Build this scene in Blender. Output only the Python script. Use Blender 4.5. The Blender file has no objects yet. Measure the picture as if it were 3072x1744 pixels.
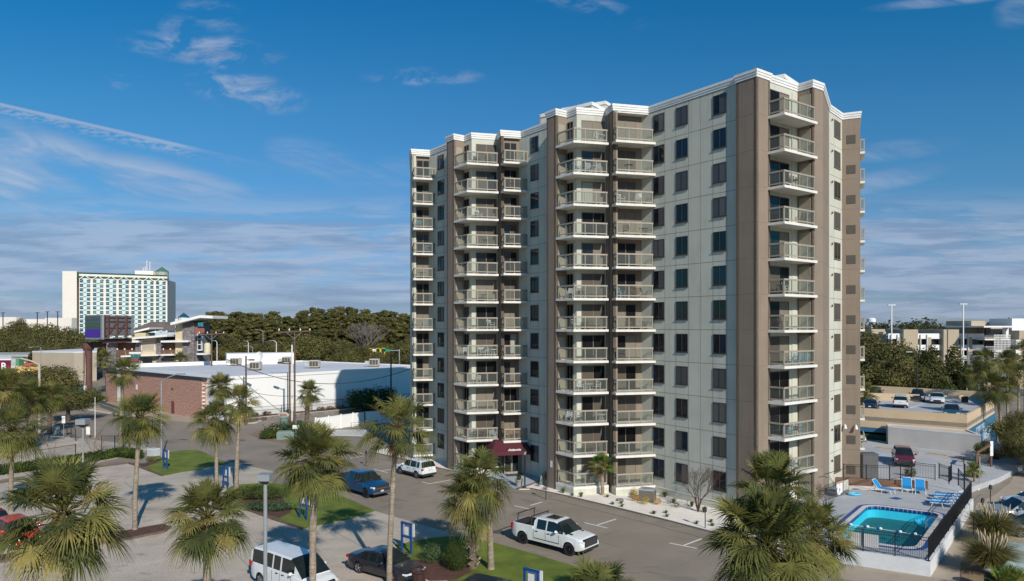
import bpy, bmesh, math, random
from mathutils import Vector, Matrix
R = math.radians
SC = bpy.context.scene
COL = SC.collection
FL, CX, HY, H = 2100.0, 1536.0, 977.5, 14.8
def G(x, y, z=0.0):
    Y = FL*(H-z)/(y-HY); return Vector(((x-CX)/FL*Y, Y, z))
def D(x, y, Y):
    return Vector(((x-CX)/FL*Y, Y, H-(y-HY)*Y/FL))
def crop(x0, y0, s):
    return lambda x, y, z=0.0: G(x0+x/s, y0+y/s, z)
k3 = crop(0,1240,2.889); k4 = crop(650,1240,2.889); k5 = crop(1300,1240,2.889); k6 = crop(2400,1240,2.888)
def dirv(a): return Vector((math.cos(R(a)), math.sin(R(a)), 0))

# ---------------------------------------------------------------- materials
MT = {}
def nd(nt, t, **kw):
    n = nt.nodes.new(t)
    for k, v in kw.items():
        if k.startswith('i_'): n.inputs[int(k[2:])].default_value = v
        else: setattr(n, k, v)
    return n
def mat(name, col, rough=0.8, var=0.12, scale=1.5, metal=0.0, spec=0.5, bump=0.0, bscale=None, fine=0.0, fscale=25, coat=0.0, col2=None, thr=None, uvw=False, detail=4, emit=None, blotch=0.0, blscale=.4, streak=0.0, rings=0.0):
    if name in MT: return MT[name]
    m = bpy.data.materials.new(name); m.use_nodes = True
    nt = m.node_tree; b = nt.nodes['Principled BSDF']; L = nt.links.new
    b.inputs['Roughness'].default_value = rough; b.inputs['Metallic'].default_value = metal
    b.inputs['Specular IOR Level'].default_value = spec
    b.inputs['Coat Weight'].default_value = coat; b.inputs['Coat Roughness'].default_value = 0.06
    c = tuple(col)+(1,)
    b.inputs['Base Color'].default_value = c
    geo = nd(nt, 'ShaderNodeTexCoord')
    out = None
    if var > 0 or col2:
        n1 = nd(nt, 'ShaderNodeTexNoise'); n1.inputs['Scale'].default_value = scale; n1.inputs['Detail'].default_value = detail
        L(geo.outputs['Object'], n1.inputs['Vector'])
        cr = nd(nt, 'ShaderNodeValToRGB')
        e = cr.color_ramp.elements
        lo, hi = thr if thr else (0.3, 0.7)
        e[0].position = lo; e[1].position = hi
        if col2: e[0].color = c; e[1].color = tuple(col2)+(1,)
        else:
            e[0].color = tuple(x*(1-var) for x in col)+(1,); e[1].color = tuple(min(1, x*(1+var)) for x in col)+(1,)
        L(n1.outputs['Fac'], cr.inputs['Fac']); out = cr.outputs['Color']
    if fine > 0:
        n2 = nd(nt, 'ShaderNodeTexNoise'); n2.inputs['Scale'].default_value = fscale; n2.inputs['Detail'].default_value = 3
        L(geo.outputs['Object'], n2.inputs['Vector'])
        mr = nd(nt, 'ShaderNodeMapRange'); mr.inputs[1].default_value = .25; mr.inputs[2].default_value = .75
        mr.inputs[3].default_value = 1-fine; mr.inputs[4].default_value = 1+fine
        L(n2.outputs['Fac'], mr.inputs[0])
        mx = nd(nt, 'ShaderNodeVectorMath', operation='SCALE')
        if out: L(out, mx.inputs[0])
        else: mx.inputs[0].default_value = col
        L(mr.outputs[0], mx.inputs['Scale']); out = mx.outputs[0]
    if blotch > 0 and out:
        n4 = nd(nt, 'ShaderNodeTexNoise'); n4.inputs['Scale'].default_value = blscale; n4.inputs['Detail'].default_value = 6; n4.inputs['Distortion'].default_value = 1.2
        mp4 = nd(nt, 'ShaderNodeMapping'); mp4.inputs['Scale'].default_value = (1,1.7,1); mp4.inputs['Rotation'].default_value = (0,0,.8)
        L(geo.outputs['Object'], mp4.inputs[0]); L(mp4.outputs[0], n4.inputs['Vector'])
        mr4 = nd(nt, 'ShaderNodeMapRange'); mr4.inputs[1].default_value = .57; mr4.inputs[2].default_value = .70; mr4.inputs[3].default_value = 1; mr4.inputs[4].default_value = 1-blotch
        L(n4.outputs['Fac'], mr4.inputs[0]); mx4 = nd(nt, 'ShaderNodeVectorMath', operation='SCALE'); L(out, mx4.inputs[0]); L(mr4.outputs[0], mx4.inputs['Scale']); out = mx4.outputs[0]
    if (streak > 0 or rings > 0) and out:
        for (sc_, lo_, hi_, am) in ((((2.2,2.2,.10), .50, .74, streak), ((.5,.5,.35), .55, .72, streak*.6), ((7,7,.25), .55, .80, streak*.5)) if not rings else (((1,1,13), .42, .62, rings), ((5,5,.8), .45, .65, rings*.6))):
            n5 = nd(nt, 'ShaderNodeTexNoise'); n5.inputs['Scale'].default_value = 1.0; n5.inputs['Detail'].default_value = 5; n5.inputs['Roughness'].default_value = .65
            mp5 = nd(nt, 'ShaderNodeMapping'); mp5.inputs['Scale'].default_value = sc_
            L(geo.outputs['Object'], mp5.inputs[0]); L(mp5.outputs[0], n5.inputs['Vector'])
            mr5 = nd(nt, 'ShaderNodeMapRange'); mr5.inputs[1].default_value = lo_; mr5.inputs[2].default_value = hi_; mr5.inputs[3].default_value = 1.02; mr5.inputs[4].default_value = 1-am
            L(n5.outputs['Fac'], mr5.inputs[0]); mx5 = nd(nt, 'ShaderNodeVectorMath', operation='SCALE'); L(out, mx5.inputs[0]); L(mr5.outputs[0], mx5.inputs['Scale']); out = mx5.outputs[0]
    if out: L(out, b.inputs['Base Color'])
    if bump > 0:
        n3 = nd(nt, 'ShaderNodeTexNoise'); n3.inputs['Scale'].default_value = bscale or scale*8; n3.inputs['Detail'].default_value = 4
        L(geo.outputs['Object'], n3.inputs['Vector'])
        bp = nd(nt, 'ShaderNodeBump'); bp.inputs['Strength'].default_value = bump; bp.inputs['Distance'].default_value = 0.03
        L(n3.outputs['Fac'], bp.inputs['Height']); L(bp.outputs['Normal'], b.inputs['Normal'])
    if emit:
        b.inputs['Emission Color'].default_value = tuple(emit[:3])+(1,); b.inputs['Emission Strength'].default_value = emit[3]
    m['c'] = 1
    del m['c']
    MT[name] = m
    return m
def brickmat(name, c1, c2, mortar, bw, bh, ms=0.01, rough=.85, offs=.5, var=0.2, spec=.4, ns=1.2):
    if name in MT: return MT[name]
    m = bpy.data.materials.new(name); m.use_nodes = True
    nt = m.node_tree; b = nt.nodes['Principled BSDF']; L = nt.links.new
    uv = nd(nt, 'ShaderNodeUVMap'); uv.uv_map = 'UVMap'
    br = nd(nt, 'ShaderNodeTexBrick'); br.offset = offs
    br.inputs['Scale'].default_value = 1; br.inputs['Brick Width'].default_value = bw; br.inputs['Row Height'].default_value = bh
    br.inputs['Mortar Size'].default_value = ms; br.inputs['Color1'].default_value = tuple(c1)+(1,)
    br.inputs['Color2'].default_value = tuple(c2)+(1,); br.inputs['Mortar'].default_value = tuple(mortar)+(1,)
    L(uv.outputs[0], br.inputs['Vector'])
    n = nd(nt, 'ShaderNodeTexNoise'); n.inputs['Scale'].default_value = ns; n.inputs['Detail'].default_value = 5
    L(uv.outputs[0], n.inputs['Vector'])
    mr = nd(nt, 'ShaderNodeMapRange'); mr.inputs[1].default_value=.3; mr.inputs[2].default_value=.7; mr.inputs[3].default_value = 1-var; mr.inputs[4].default_value = 1+var
    L(n.outputs['Fac'], mr.inputs[0])
    mx = nd(nt, 'ShaderNodeVectorMath', operation='SCALE'); L(br.outputs['Color'], mx.inputs[0]); L(mr.outputs[0], mx.inputs['Scale'])
    L(mx.outputs[0], b.inputs['Base Color']); b.inputs['Roughness'].default_value = rough; b.inputs['Specular IOR Level'].default_value = spec
    MT[name] = m; return m
def stripemat(name, c1, c2, freq=9.0, rough=.5, coat=0.0, vert=True, var=.3):
    """soft stripes painting the shading of folds into the colour, for curtains / metal siding"""
    if name in MT: return MT[name]
    m = bpy.data.materials.new(name); m.use_nodes = True
    nt = m.node_tree; b = nt.nodes['Principled BSDF']; L = nt.links.new
    uv = nd(nt, 'ShaderNodeUVMap'); uv.uv_map = 'UVMap'
    w = nd(nt, 'ShaderNodeTexWave'); w.bands_direction = 'X' if vert else 'Y'; w.inputs['Scale'].default_value = freq/3.14
    w.inputs['Distortion'].default_value = var*3; w.inputs['Detail'].default_value = 1; w.inputs['Detail Scale'].default_value = .6
    L(uv.outputs[0], w.inputs['Vector'])
    mx = nd(nt, 'ShaderNodeMix', data_type='RGBA'); mx.inputs[6].default_value = tuple(c1)+(1,); mx.inputs[7].default_value = tuple(c2)+(1,)
    L(w.outputs['Fac'], mx.inputs[0]); L(mx.outputs[2], b.inputs['Base Color'])
    b.inputs['Roughness'].default_value = rough; b.inputs['Coat Weight'].default_value = coat; b.inputs['Coat Roughness'].default_value = .03
    MT[name] = m; return m
def glassmat(name, tint, dif, fac=0.14):
    if name in MT: return MT[name]
    m = bpy.data.materials.new(name); m.use_nodes = True
    nt = m.node_tree; b = nt.nodes['Principled BSDF']; L = nt.links.new
    b.inputs['Base Color'].default_value = tuple(dif)+(1,); b.inputs['Roughness'].default_value = .06
    t = nd(nt, 'ShaderNodeBsdfTransparent'); t.inputs[0].default_value = tuple(tint)+(1,)
    mx = nd(nt, 'ShaderNodeMixShader'); mx.inputs[0].default_value = fac
    L(t.outputs[0], mx.inputs[1]); L(b.outputs[0], mx.inputs[2]); L(mx.outputs[0], nt.nodes['Material Output'].inputs[0])
    MT[name] = m; return m

# ---------------------------------------------------------------- mesh builder
WL = {}
def tag(o, label=None, cat=None, group=None, kind=None):
    if label: o['label'] = label
    if cat: o['category'] = cat
    if group: o['group'] = group
    if kind: o['kind'] = kind
    return o
def empty(name, loc, label, cat, group=None, rz=0):
    o = bpy.data.objects.new(name, None); o.empty_display_size = .3
    COL.objects.link(o); o.location = loc; o.rotation_euler = (0,0,rz)
    WL[o.name] = Vector(loc) if rz == 0 else Vector(loc)
    return tag(o, label, cat, group)
class MB:
    def __init__(s): s.v = []; s.f = []; s.m = []; s.cur = 0
    def slot(s, i): s.cur = i; return s
    def face(s, pts):
        n = len(s.v); s.v.extend(Vector(p) for p in pts); s.f.append(tuple(range(n, n+len(pts)))); s.m.append(s.cur); return s
    def grid(s, rows, closed=False):
        n = len(s.v); k = len(rows[0])
        for r in rows: s.v.extend(Vector(p) for p in r)
        for i in range(len(rows)-1):
            for j in range(k if closed else k-1):
                a = n+i*k+j; b = n+i*k+(j+1)%k; s.f.append((a, b, b+k, a+k)); s.m.append(s.cur)
        return s
    def prism(s, poly, z0, z1, top=True, bottom=True):
        p = [Vector((q[0], q[1], 0)) for q in poly]
        if sum(p[i].x*p[(i+1)%len(p)].y-p[(i+1)%len(p)].x*p[i].y for i in range(len(p))) < 0: p.reverse()
        n = len(s.v); k = len(p)
        s.v.extend(Vector((q.x, q.y, z0)) for q in p); s.v.extend(Vector((q.x, q.y, z1)) for q in p)
        for i in range(k):
            j = (i+1) % k; s.f.append((n+i, n+j, n+k+j, n+k+i)); s.m.append(s.cur)
        tris = [tuple(range(k))]
        if k > 5:
            from mathutils.geometry import tessellate_polygon
            tris = []
            for t in tessellate_polygon([p]):
                a, b, c = (p[q] for q in t); tris.append(tuple(t) if (b.x-a.x)*(c.y-a.y)-(b.y-a.y)*(c.x-a.x) > 0 else tuple(reversed(t)))
        for t in tris:
            if top: s.f.append(tuple(n+k+i for i in t)); s.m.append(s.cur)
            if bottom: s.f.append(tuple(n+i for i in reversed(t))); s.m.append(s.cur)
        return s
    def box(s, x0, x1, y0, y1, z0, z1):
        return s.prism([(x0,y0),(x1,y0),(x1,y1),(x0,y1)], z0, z1)
    def wbox(s, a, b, thick, z0, z1, off=0.0):
        """upright slab from a to b; thick measured to the LEFT of a->b, starting at off"""
        a = Vector((a[0],a[1],0)); b = Vector((b[0],b[1],0)); t = (b-a).normalized(); n = Vector((-t.y, t.x, 0))
        return s.prism([a+n*off, b+n*off, b+n*(off+thick), a+n*(off+thick)], z0, z1)
    def bar(s, a, b, w, h=None, up=Vector((0,0,1))):
        a = Vector(a); b = Vector(b); h = h or w; d = (b-a).normalized()
        u = d.cross(up)
        if u.length < 1e-3: u = d.cross(Vector((1,0,0)))
        u.normalize(); v = u.cross(d).normalized(); n = len(s.v)
        for p in (a, b):
            for (i, j) in ((-1,-1),(1,-1),(1,1),(-1,1)): s.v.append(p+u*(i*w/2)+v*(j*h/2))
        for f in ((0,1,5,4),(1,2,6,5),(2,3,7,6),(3,0,4,7),(3,2,1,0),(4,5,6,7)):
            s.f.append(tuple(n+i for i in f)); s.m.append(s.cur)
        return s
    def tube(s, pts, rad, n=8, cap=True):
        pts = [Vector(p) for p in pts]; rs = rad if isinstance(rad, (list, tuple)) else [rad]*len(pts); rows = []
        pu = None
        for i, p in enumerate(pts):
            d = (pts[min(i+1, len(pts)-1)]-pts[max(i-1, 0)]).normalized()
            if pu is None:
                pu = d.cross(Vector((0,1,0)) if abs(d.y) < .9 else Vector((1,0,0)))
            pu = (pu - d*pu.dot(d)).normalized(); w = d.cross(pu)
            rows.append([p+(pu*math.cos(2*math.pi*k/n)+w*math.sin(2*math.pi*k/n))*rs[i] for k in range(n)])
        s.grid(rows, True)
        if cap: s.face(rows[-1]); s.face(list(reversed(rows[0])))
        return s
    def lathe(s, c, prof, n=16, cap=True):
        c = Vector(c); rows = [[c+Vector((r*math.cos(2*math.pi*k/n), r*math.sin(2*math.pi*k/n), z)) for k in range(n)] for r, z in prof]
        s.grid(rows, True)
        if cap: s.face(rows[-1]); s.face(list(reversed(rows[0])))
        return s
    def blob(s, c, rx, ry, rz, n=10, m=6):
        c = Vector(c)
        return s.grid([[c+Vector((rx*math.sin(a)*math.cos(2*math.pi*k/n), ry*math.sin(a)*math.sin(2*math.pi*k/n), rz*math.cos(a))) for k in range(n)]
            for a in [math.pi*(.999-i/m*.998) for i in range(m+1)]], True)
    def xform(s, M):
        s.v = [M @ p for p in s.v]; return s
    def add(s, o, M=None):
        n = len(s.v); s.v.extend((M @ p) if M else p for p in o.v)
        s.f.extend(tuple(i+n for i in f) for f in o.f); s.m.extend(o.m); return s
    def mesh(s, name, mats, org=Vector((0,0,0)), smooth=None, uv=True):
        me = bpy.data.meshes.new(name)
        me.from_pydata([tuple(p-org) for p in s.v], [], s.f)
        for m in (mats if isinstance(mats, (list, tuple)) else [mats]): me.materials.append(m)
        me.polygons.foreach_set('material_index', s.m)
        if uv:
            l = me.uv_layers.new(name='UVMap').data
            for p in me.polygons:
                nn = p.normal
                t = None
                if abs(nn.z) < .75:
                    t = Vector((-nn.y, nn.x, 0)).normalized()
                for li in p.loop_indices:
                    q = me.vertices[me.loops[li].vertex_index].co + org
                    l[li].uv = (q.x, q.y) if t is None else (q.dot(t), q.z)
        if smooth is not None:
            me.polygons.foreach_set('use_smooth', [True]*len(me.polygons))
            if smooth < 180: me.set_sharp_from_angle(angle=R(smooth))
        return me
    def build(s, name, mats, parent=None, base=None, smooth=None, local=False, label=None, cat=None, group=None, kind=None, uv=True):
        """world-space vertices; the object's origin goes to base (or to its parent's)"""
        org = Vector((0,0,0))
        if not local:
            if parent is not None: org = WL.get(parent.name, Vector((0,0,0)))
            elif base is not None: org = Vector(base)
        me = s.mesh(name, mats, org, smooth, uv)
        o = bpy.data.objects.new(name, me); COL.objects.link(o)
        if parent is not None:
            o.parent = parent; WL[o.name] = org
        else:
            o.location = Vector(base) if base is not None else (0,0,0); WL[o.name] = o.location.copy()
        return tag(o, label, cat, group, kind)
def copy_tree(o, parent=None):
    c = o.copy(); COL.objects.link(c)
    for k in ('label','group','category'):
        pass
    if parent is not None: c.parent = parent
    for ch in list(o.children): copy_tree(ch, c)
    return c
def place(proto, loc, rz, label, used=set(), group=None, scale=None):
    """the first time uses the prototype itself, afterwards copies of it with all its parts"""
    if proto.name in used: o = copy_tree(proto)
    else: used.add(proto.name); o = proto
    o.location = loc; o.rotation_euler = (0,0,rz)
    if scale: o.scale = (scale,)*3
    o['label'] = label
    if group: o['group'] = group
    return o
def sheet(name, pts, z, m, kind='structure', **kw):
    """flat ground sheet of a little thickness"""
    return MB().prism([(p[0], p[1]) for p in pts], -0.05, z, bottom=False).build(name, m, kind=kind, **kw)
# ---------------------------------------------------------------- camera, sun, sky
cam = bpy.data.cameras.new('camera'); co = bpy.data.objects.new('camera', cam); COL.objects.link(co)
co.location = (0,0,H); co.rotation_euler = (R(90),0,0); cam.sensor_width = 36; cam.lens = 36*FL/3072
cam.shift_y = (HY-872)/3072; cam.clip_end = 9000; cam.clip_start = .5
SC.camera = co
SC.render.resolution_x, SC.render.resolution_y = 1024, 581
SUN_EL, SUN_AZ = 31.8, -66.0   # azimuth measured from +X, where the sun stands
sl = bpy.data.lights.new('sun', 'SUN'); sl.energy = 4.3; sl.angle = R(.55); sl.color = (1,.93,.83)
so = bpy.data.objects.new('sun', sl); COL.objects.link(so)
sd = Vector((math.cos(R(SUN_AZ))*math.cos(R(SUN_EL)), math.sin(R(SUN_AZ))*math.cos(R(SUN_EL)), math.sin(R(SUN_EL))))
so.rotation_euler = sd.to_track_quat('Z', 'Y').to_euler()
SC.view_settings.view_transform = 'Standard'; SC.view_settings.look = 'None'; SC.view_settings.exposure = 0.0; SC.view_settings.gamma = 1
w = bpy.data.worlds.new('World'); SC.world = w; w.use_nodes = True
nt = w.node_tree; L = nt.links.new; bg = nt.nodes['Background']; bg.inputs[1].default_value = 0.085
sky = nd(nt, 'ShaderNodeTexSky', sky_type='NISHITA', sun_disc=False, sun_elevation=R(SUN_EL), sun_rotation=R(90-SUN_AZ))
sky.air_density = 1.0; sky.dust_density = 0.4; sky.ozone_density = 3.0
def vec(x): return x
def M2(op, a, b=None, c=None, clamp=False):
    n = nd(nt, 'ShaderNodeMath', operation=op); n.use_clamp = clamp
    for i, q in enumerate((a, b, c)):
        if q is None: continue
        if isinstance(q, (int, float)): n.inputs[i].default_value = q
        else: L(q, n.inputs[i])
    return n.outputs[0]
tc = nd(nt, 'ShaderNodeTexCoord'); sx = nd(nt, 'ShaderNodeSeparateXYZ'); L(tc.outputs['Generated'], sx.inputs[0])
dy = M2('MAXIMUM', M2('ABSOLUTE', sx.outputs[1]), .06)
U = M2('DIVIDE', sx.outputs[0], dy); V = M2('DIVIDE', sx.outputs[2], dy)
def noise(su, sv, scale, det=5, rough=.55, off=0.0, dist=0.0, rot=0.0):
    cb = nd(nt, 'ShaderNodeCombineXYZ')
    if rot:
        u = M2('ADD', M2('MULTIPLY', U, math.cos(rot)), M2('MULTIPLY', V, math.sin(rot)))
        v = M2('SUBTRACT', M2('MULTIPLY', V, math.cos(rot)), M2('MULTIPLY', U, math.sin(rot)))
    else: u, v = U, V
    L(M2('MULTIPLY', u, su), cb.inputs[0]); L(M2('MULTIPLY', v, sv), cb.inputs[1]); cb.inputs[2].default_value = off
    n = nd(nt, 'ShaderNodeTexNoise'); n.inputs['Scale'].default_value = scale; n.inputs['Detail'].default_value = det
    n.inputs['Roughness'].default_value = rough; n.inputs['Distortion'].default_value = dist
    L(cb.outputs[0], n.inputs['Vector']); return n.outputs['Fac']
def ramp(x, a, b, c=0.0, d=1.0):
    n = nd(nt, 'ShaderNodeMapRange', interpolation_type='SMOOTHSTEP'); L(x, n.inputs[0])
    for i, q in enumerate((a, b, c, d)): n.inputs[i+1].default_value = q
    return n.outputs[0]
def band(x, a, b, c, d):   # 0 below a, 1 b..c, 0 above d
    return M2('MULTIPLY', ramp(x, a, b), ramp(x, c, d, 1.0, 0.0))
def blobm(u0, v0, ru, rv, rot=0.0):
    du = M2('SUBTRACT', U, u0); dv = M2('SUBTRACT', V, v0)
    a = M2('ADD', M2('MULTIPLY', du, math.cos(rot)), M2('MULTIPLY', dv, math.sin(rot)))
    b = M2('SUBTRACT', M2('MULTIPLY', dv, math.cos(rot)), M2('MULTIPLY', du, math.sin(rot)))
    r = M2('ADD', M2('POWER', M2('ABSOLUTE', M2('DIVIDE', a, ru)), 2), M2('POWER', M2('ABSOLUTE', M2('DIVIDE', b, rv)), 2))
    return ramp(r, 0.0, 1.0, 1.0, 0.0)
def uv(x, y): return ((x-CX)/FL, (HY-y)/FL)
# low layered cloud deck
lay = M2('MULTIPLY', band(V, -.02, .015, .125, .21), ramp(noise(1.6, 11, 3.2, 8, .62, 3.0, .6), .33, .52))
lay2 = M2('MULTIPLY', band(V, -.02, .0, .08, .15), ramp(noise(3.0, 20, 6.0, 6, .62, 9.0, .6), .38, .70, .25, .9))
base = M2('MULTIPLY', band(V, -.05, .0, .105, .20), .35)
low = M2('MAXIMUM', M2('MAXIMUM', M2('MULTIPLY', lay, .74), M2('MULTIPLY', lay2, .8)), base)
# cirrus fans at the left
ci = noise(1.4, 6.5, 3.2, 6, .6, 1.0, .8, -.28)
m1 = M2('MAXIMUM', blobm(*uv(150, 480), .20, .050, -.30), blobm(*uv(470, 555), .20, .045, -.22))
m1 = M2('MAXIMUM', m1, blobm(*uv(30, 545), .075, .040, 0)); m1 = M2('MAXIMUM', m1, M2('MULTIPLY', blobm(*uv(90, 630), .11, .018, -.06), .8))
m1 = M2('MAXIMUM', m1, M2('MULTIPLY', blobm(*uv(960, 490), .095, .036, -.3), .85)); m1 = M2('MAXIMUM', m1, M2('MULTIPLY', blobm(*uv(1140, 540), .09, .035, .15), .6))
m1 = M2('MAXIMUM', m1, M2('MULTIPLY', blobm(*uv(1070, 612), .07, .014, -.15), .7))
m1 = M2('MAXIMUM', m1, M2('MULTIPLY', blobm(*uv(2700, 450), .10, .018, .12), .55)); m1 = M2('MAXIMUM', m1, M2('MULTIPLY', blobm(*uv(2640, 545), .12, .02, .2), .55))
m1 = M2('MAXIMUM', m1, M2('MULTIPLY', blobm(*uv(2830, 4), .13, .010, .1), .6)); m1 = M2('MAXIMUM', m1, M2('MULTIPLY', blobm(*uv(3065, 25), .05, .03, .4), .5))
cir = M2('MULTIPLY', m1, ramp(ci, .30, .68))
# small puffs higher up
pf = noise(5, 11, 3.0, 6, .62, 5.0, .5)
m2 = M2('MAXIMUM', blobm(*uv(600, 148), .14, .026, -.12), blobm(*uv(740, 275), .10, .034, -.20))
m2 = M2('MAXIMUM', m2, blobm(*uv(700, 165), .06, .034, -.2)); m2 = M2('MAXIMUM', m2, M2('MULTIPLY', blobm(*uv(1270, 230), .10, .016, 0), .8))
m2 = M2('MAXIMUM', m2, M2('MULTIPLY', blobm(*uv(530, 105), .035, .035, -.3), .6)); m2 = M2('MAXIMUM', m2, M2('MULTIPLY', blobm(*uv(640, 50), .06, .03, -.3), .5))
m2 = M2('MAXIMUM', m2, M2('MULTIPLY', blobm(*uv(370, 235), .028, .02, 0), .6)); m2 = M2('MAXIMUM', m2, M2('MULTIPLY', blobm(*uv(1750, 10), .12, .022, -.3), .5))
puf = M2('MULTIPLY', M2('MULTIPLY', m2, ramp(pf, .42, .66)), .68)
# contrail
(u0, v0), (u1, v1) = uv(0, 312), uv(560, 440); sl_ = (v1-v0)/(u1-u0)
dl = M2('SUBTRACT', V, M2('ADD', M2('MULTIPLY', U, sl_), v0-sl_*u0))
core = M2('MULTIPLY', band(dl, -.006, -.0015, .0005, .003), .62)
feather = M2('MULTIPLY', band(dl, -.022, -.006, -.001, .001), ramp(noise(30, 90, 2.0, 3, .6, 2.0), .40, .62, 0, .55))
tr = M2('MULTIPLY', M2('MAXIMUM', core, feather), M2('ADD', M2('MULTIPLY', ramp(U, u1-.02, u1+.03, 1.0, 0.0), .8), M2('MULTIPLY', ramp(U, u1, uv(1010,0)[0], 1.0, 0.0), .22)))
cl = M2('MAXIMUM', M2('MAXIMUM', M2('MULTIPLY', cir, .72), puf), M2('MAXIMUM', tr, low))
cl = M2('MULTIPLY', cl, ramp(sx.outputs[2], -.03, .0))
hs = nd(nt, 'ShaderNodeHueSaturation'); hs.inputs['Saturation'].default_value = 1.25; hs.inputs['Value'].default_value = 1.0; L(sky.outputs[0], hs.inputs['Color'])
tint = nd(nt, 'ShaderNodeMix', data_type='RGBA', blend_type='MULTIPLY'); tint.inputs[0].default_value = 1; tint.inputs[7].default_value = (.80, .97, 1.06, 1)
L(hs.outputs[0], tint.inputs[6])
rp = nd(nt, 'ShaderNodeValToRGB'); e = rp.color_ramp.elements
stops = [(-.05,(.46,.55,.84)),(.0,(.50,.59,.88)),(.056,(.52,.61,.90)),(.132,(.66,.80,.93)),(.22,(.74,.95,1.0)),(.32,(.66,1.04,1.05)),(.46,(.30,1.05,1.10))]
e[0].position = 0; e[1].position = 1
mrv = nd(nt, 'ShaderNodeMapRange'); L(V, mrv.inputs[0]); mrv.inputs[1].default_value = -.05; mrv.inputs[2].default_value = .46
for i, (v, c) in enumerate(stops):
    el = e[0] if i == 0 else (e[len(e)-1] if i == len(stops)-1 else e.new((v+.05)/.51)); el.color = tuple(q/1.2 for q in c)+(1,)
L(mrv.outputs[0], rp.inputs[0])
sc2 = nd(nt, 'ShaderNodeVectorMath', operation='SCALE'); L(rp.outputs[0], sc2.inputs[0]); sc2.inputs['Scale'].default_value = 1.2
tn2 = nd(nt, 'ShaderNodeVectorMath', operation='MULTIPLY'); L(tint.outputs[2], tn2.inputs[0]); L(sc2.outputs[0], tn2.inputs[1])
# low deck: grey blue undersides, paler tops; cirrus nearly white
ccol = nd(nt, 'ShaderNodeMix', data_type='RGBA'); ccol.inputs[6].default_value = (2.9, 3.8, 5.7, 1); ccol.inputs[7].default_value = (5.2, 6.1, 7.9, 1)
L(M2('MAXIMUM', M2('MULTIPLY', M2('MAXIMUM', cir, tr), 1.1, None, True), M2('MULTIPLY', ramp(noise(1.5, 14, 4.0, 5, .62, 21.0, .3), .36, .60), .80)), ccol.inputs[0])
mixc = nd(nt, 'ShaderNodeMix', data_type='RGBA'); L(cl, mixc.inputs[0]); L(tn2.outputs[0], mixc.inputs[6]); L(ccol.outputs[2], mixc.inputs[7])
L(mixc.outputs[2], bg.inputs[0])
# ---------------------------------------------------------------- materials of the tower
m_cream = mat('cream_stucco', (.54,.535,.45), .9, .08, .35, fine=.04, fscale=14, bump=.15, bscale=30, streak=.13)
m_brown = mat('brown_stucco', (.245,.19,.145), .9, .08, .4, fine=.04, fscale=14, bump=.15, bscale=30, streak=.13)
m_joint = mat('wall_joint', (.17,.165,.145), .9, .2, 3)
m_white = mat('white_trim', (.74,.73,.70), .7, .06, 1.2, fine=.05, streak=.06)
m_slab = mat('slab_paint', (.70,.68,.63), .75, .08, 1.5, fine=.08, fscale=9, streak=.10)
m_rail = mat('tan_rail', (.34,.30,.24), .6, .08, 2)
m_frame = mat('dark_frame', (.05,.045,.04), .5, .1, 2)
m_bframe = mat('bronze_frame', (.16,.13,.10), .5, .1, 2)
m_bglass = glassmat('balcony_glass', (.88,.91,.89), (.36,.38,.36), .10)
m_winA = mat('dark_window', (.012,.014,.018), .05, .5, 1.5, spec=.38)
m_winB = mat('blue_window', (.012,.022,.04), .05, .5, .8, spec=.4)
m_winC = stripemat('blind_window', (.05,.05,.05), (.09,.088,.08), 60, .4, .25)
m_cur1 = stripemat('beige_curtain', (.15,.125,.095), (.25,.21,.16), 22, .7, .12)  # curtain colours darkened for balcony shade; stripe pairs paint the fold shading
m_cur2 = stripemat('pale_curtain', (.28,.28,.24), (.42,.41,.36), 20, .7, .12)
m_cur3 = stripemat('brown_curtain', (.05,.04,.032), (.12,.095,.07), 24, .7, .12)
m_cur4 = stripemat('teal_curtain', (.12,.28,.27), (.3,.5,.47), 20, .5, .8)
m_vent = stripemat('vent_louvre', (.05,.045,.038), (.11,.095,.075), 60, .7, 0, False, 0)
m_roof = mat('roof_membrane', (.5,.5,.5), .9, .1, .5)

ST, Z0, NF = 2.75, 0.72, 12
def rayx(x): return (x-CX)/FL
def walk(P, d, x):
    a = rayx(x); t = (a*P.y-P.x)/(d.x-a*d.y); return P+d*t
m_, n_, p_, q_ = dirv(-54), dirv(36), dirv(14), dirv(-76)
pQ = Vector((12.179, 62.40, 0))
pP = walk(pQ, p_, 1839.6); pO = walk(pP, q_, 1817.3); pN = walk(pO, p_, 1730.3); pM = walk(pN, m_, 1700.3)
pL = walk(pM, n_, 1667.3); pK = walk(pL, m_, 1639.7)
pI = walk(Vector((3.38, 67.0, 0)), m_, 1563.4); pJ = walk(pI, m_, 1639.7)
pK2 = walk(pK, n_, 1663)                                   # hidden back edge of the brown block
# where the block's back side meets the recessed wall
def cross(P, d, Q, e):
    den = d.x*e.y-d.y*e.x; t = ((Q.x-P.x)*e.y-(Q.y-P.y)*e.x)/den; return P+d*t
pK2 = cross(pK, n_, pI, m_)
pH = walk(pI, p_, 1503.3); pG = walk(pH, q_, 1492.5); pF = walk(pG, p_, 1415.1); pE = walk(pF, m_, 1392.5)
pD = walk(pE, n_, 1361.5); pC = walk(pD, m_, 1340.1)
pB = walk(Vector((-7.01, 75.0, 0)), m_, 1291.0); pC2 = cross(pC, n_, pB, m_)
pA = walk(pB, p_, 1235.9); pA2 = pA + dirv(104)*1.9
pR = walk(pQ, m_, 2214.5); pS = pR - n_*.25; pT = walk(pS, m_, 2269.4); pU = walk(pT, n_, 2310)
pU1 = pU + (dirv(126))*.15; pV = walk(pU1, n_, 2392.5); pW = walk(pV, m_, 2437.8); pX = walk(pW, n_, 2468.8)
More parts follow.
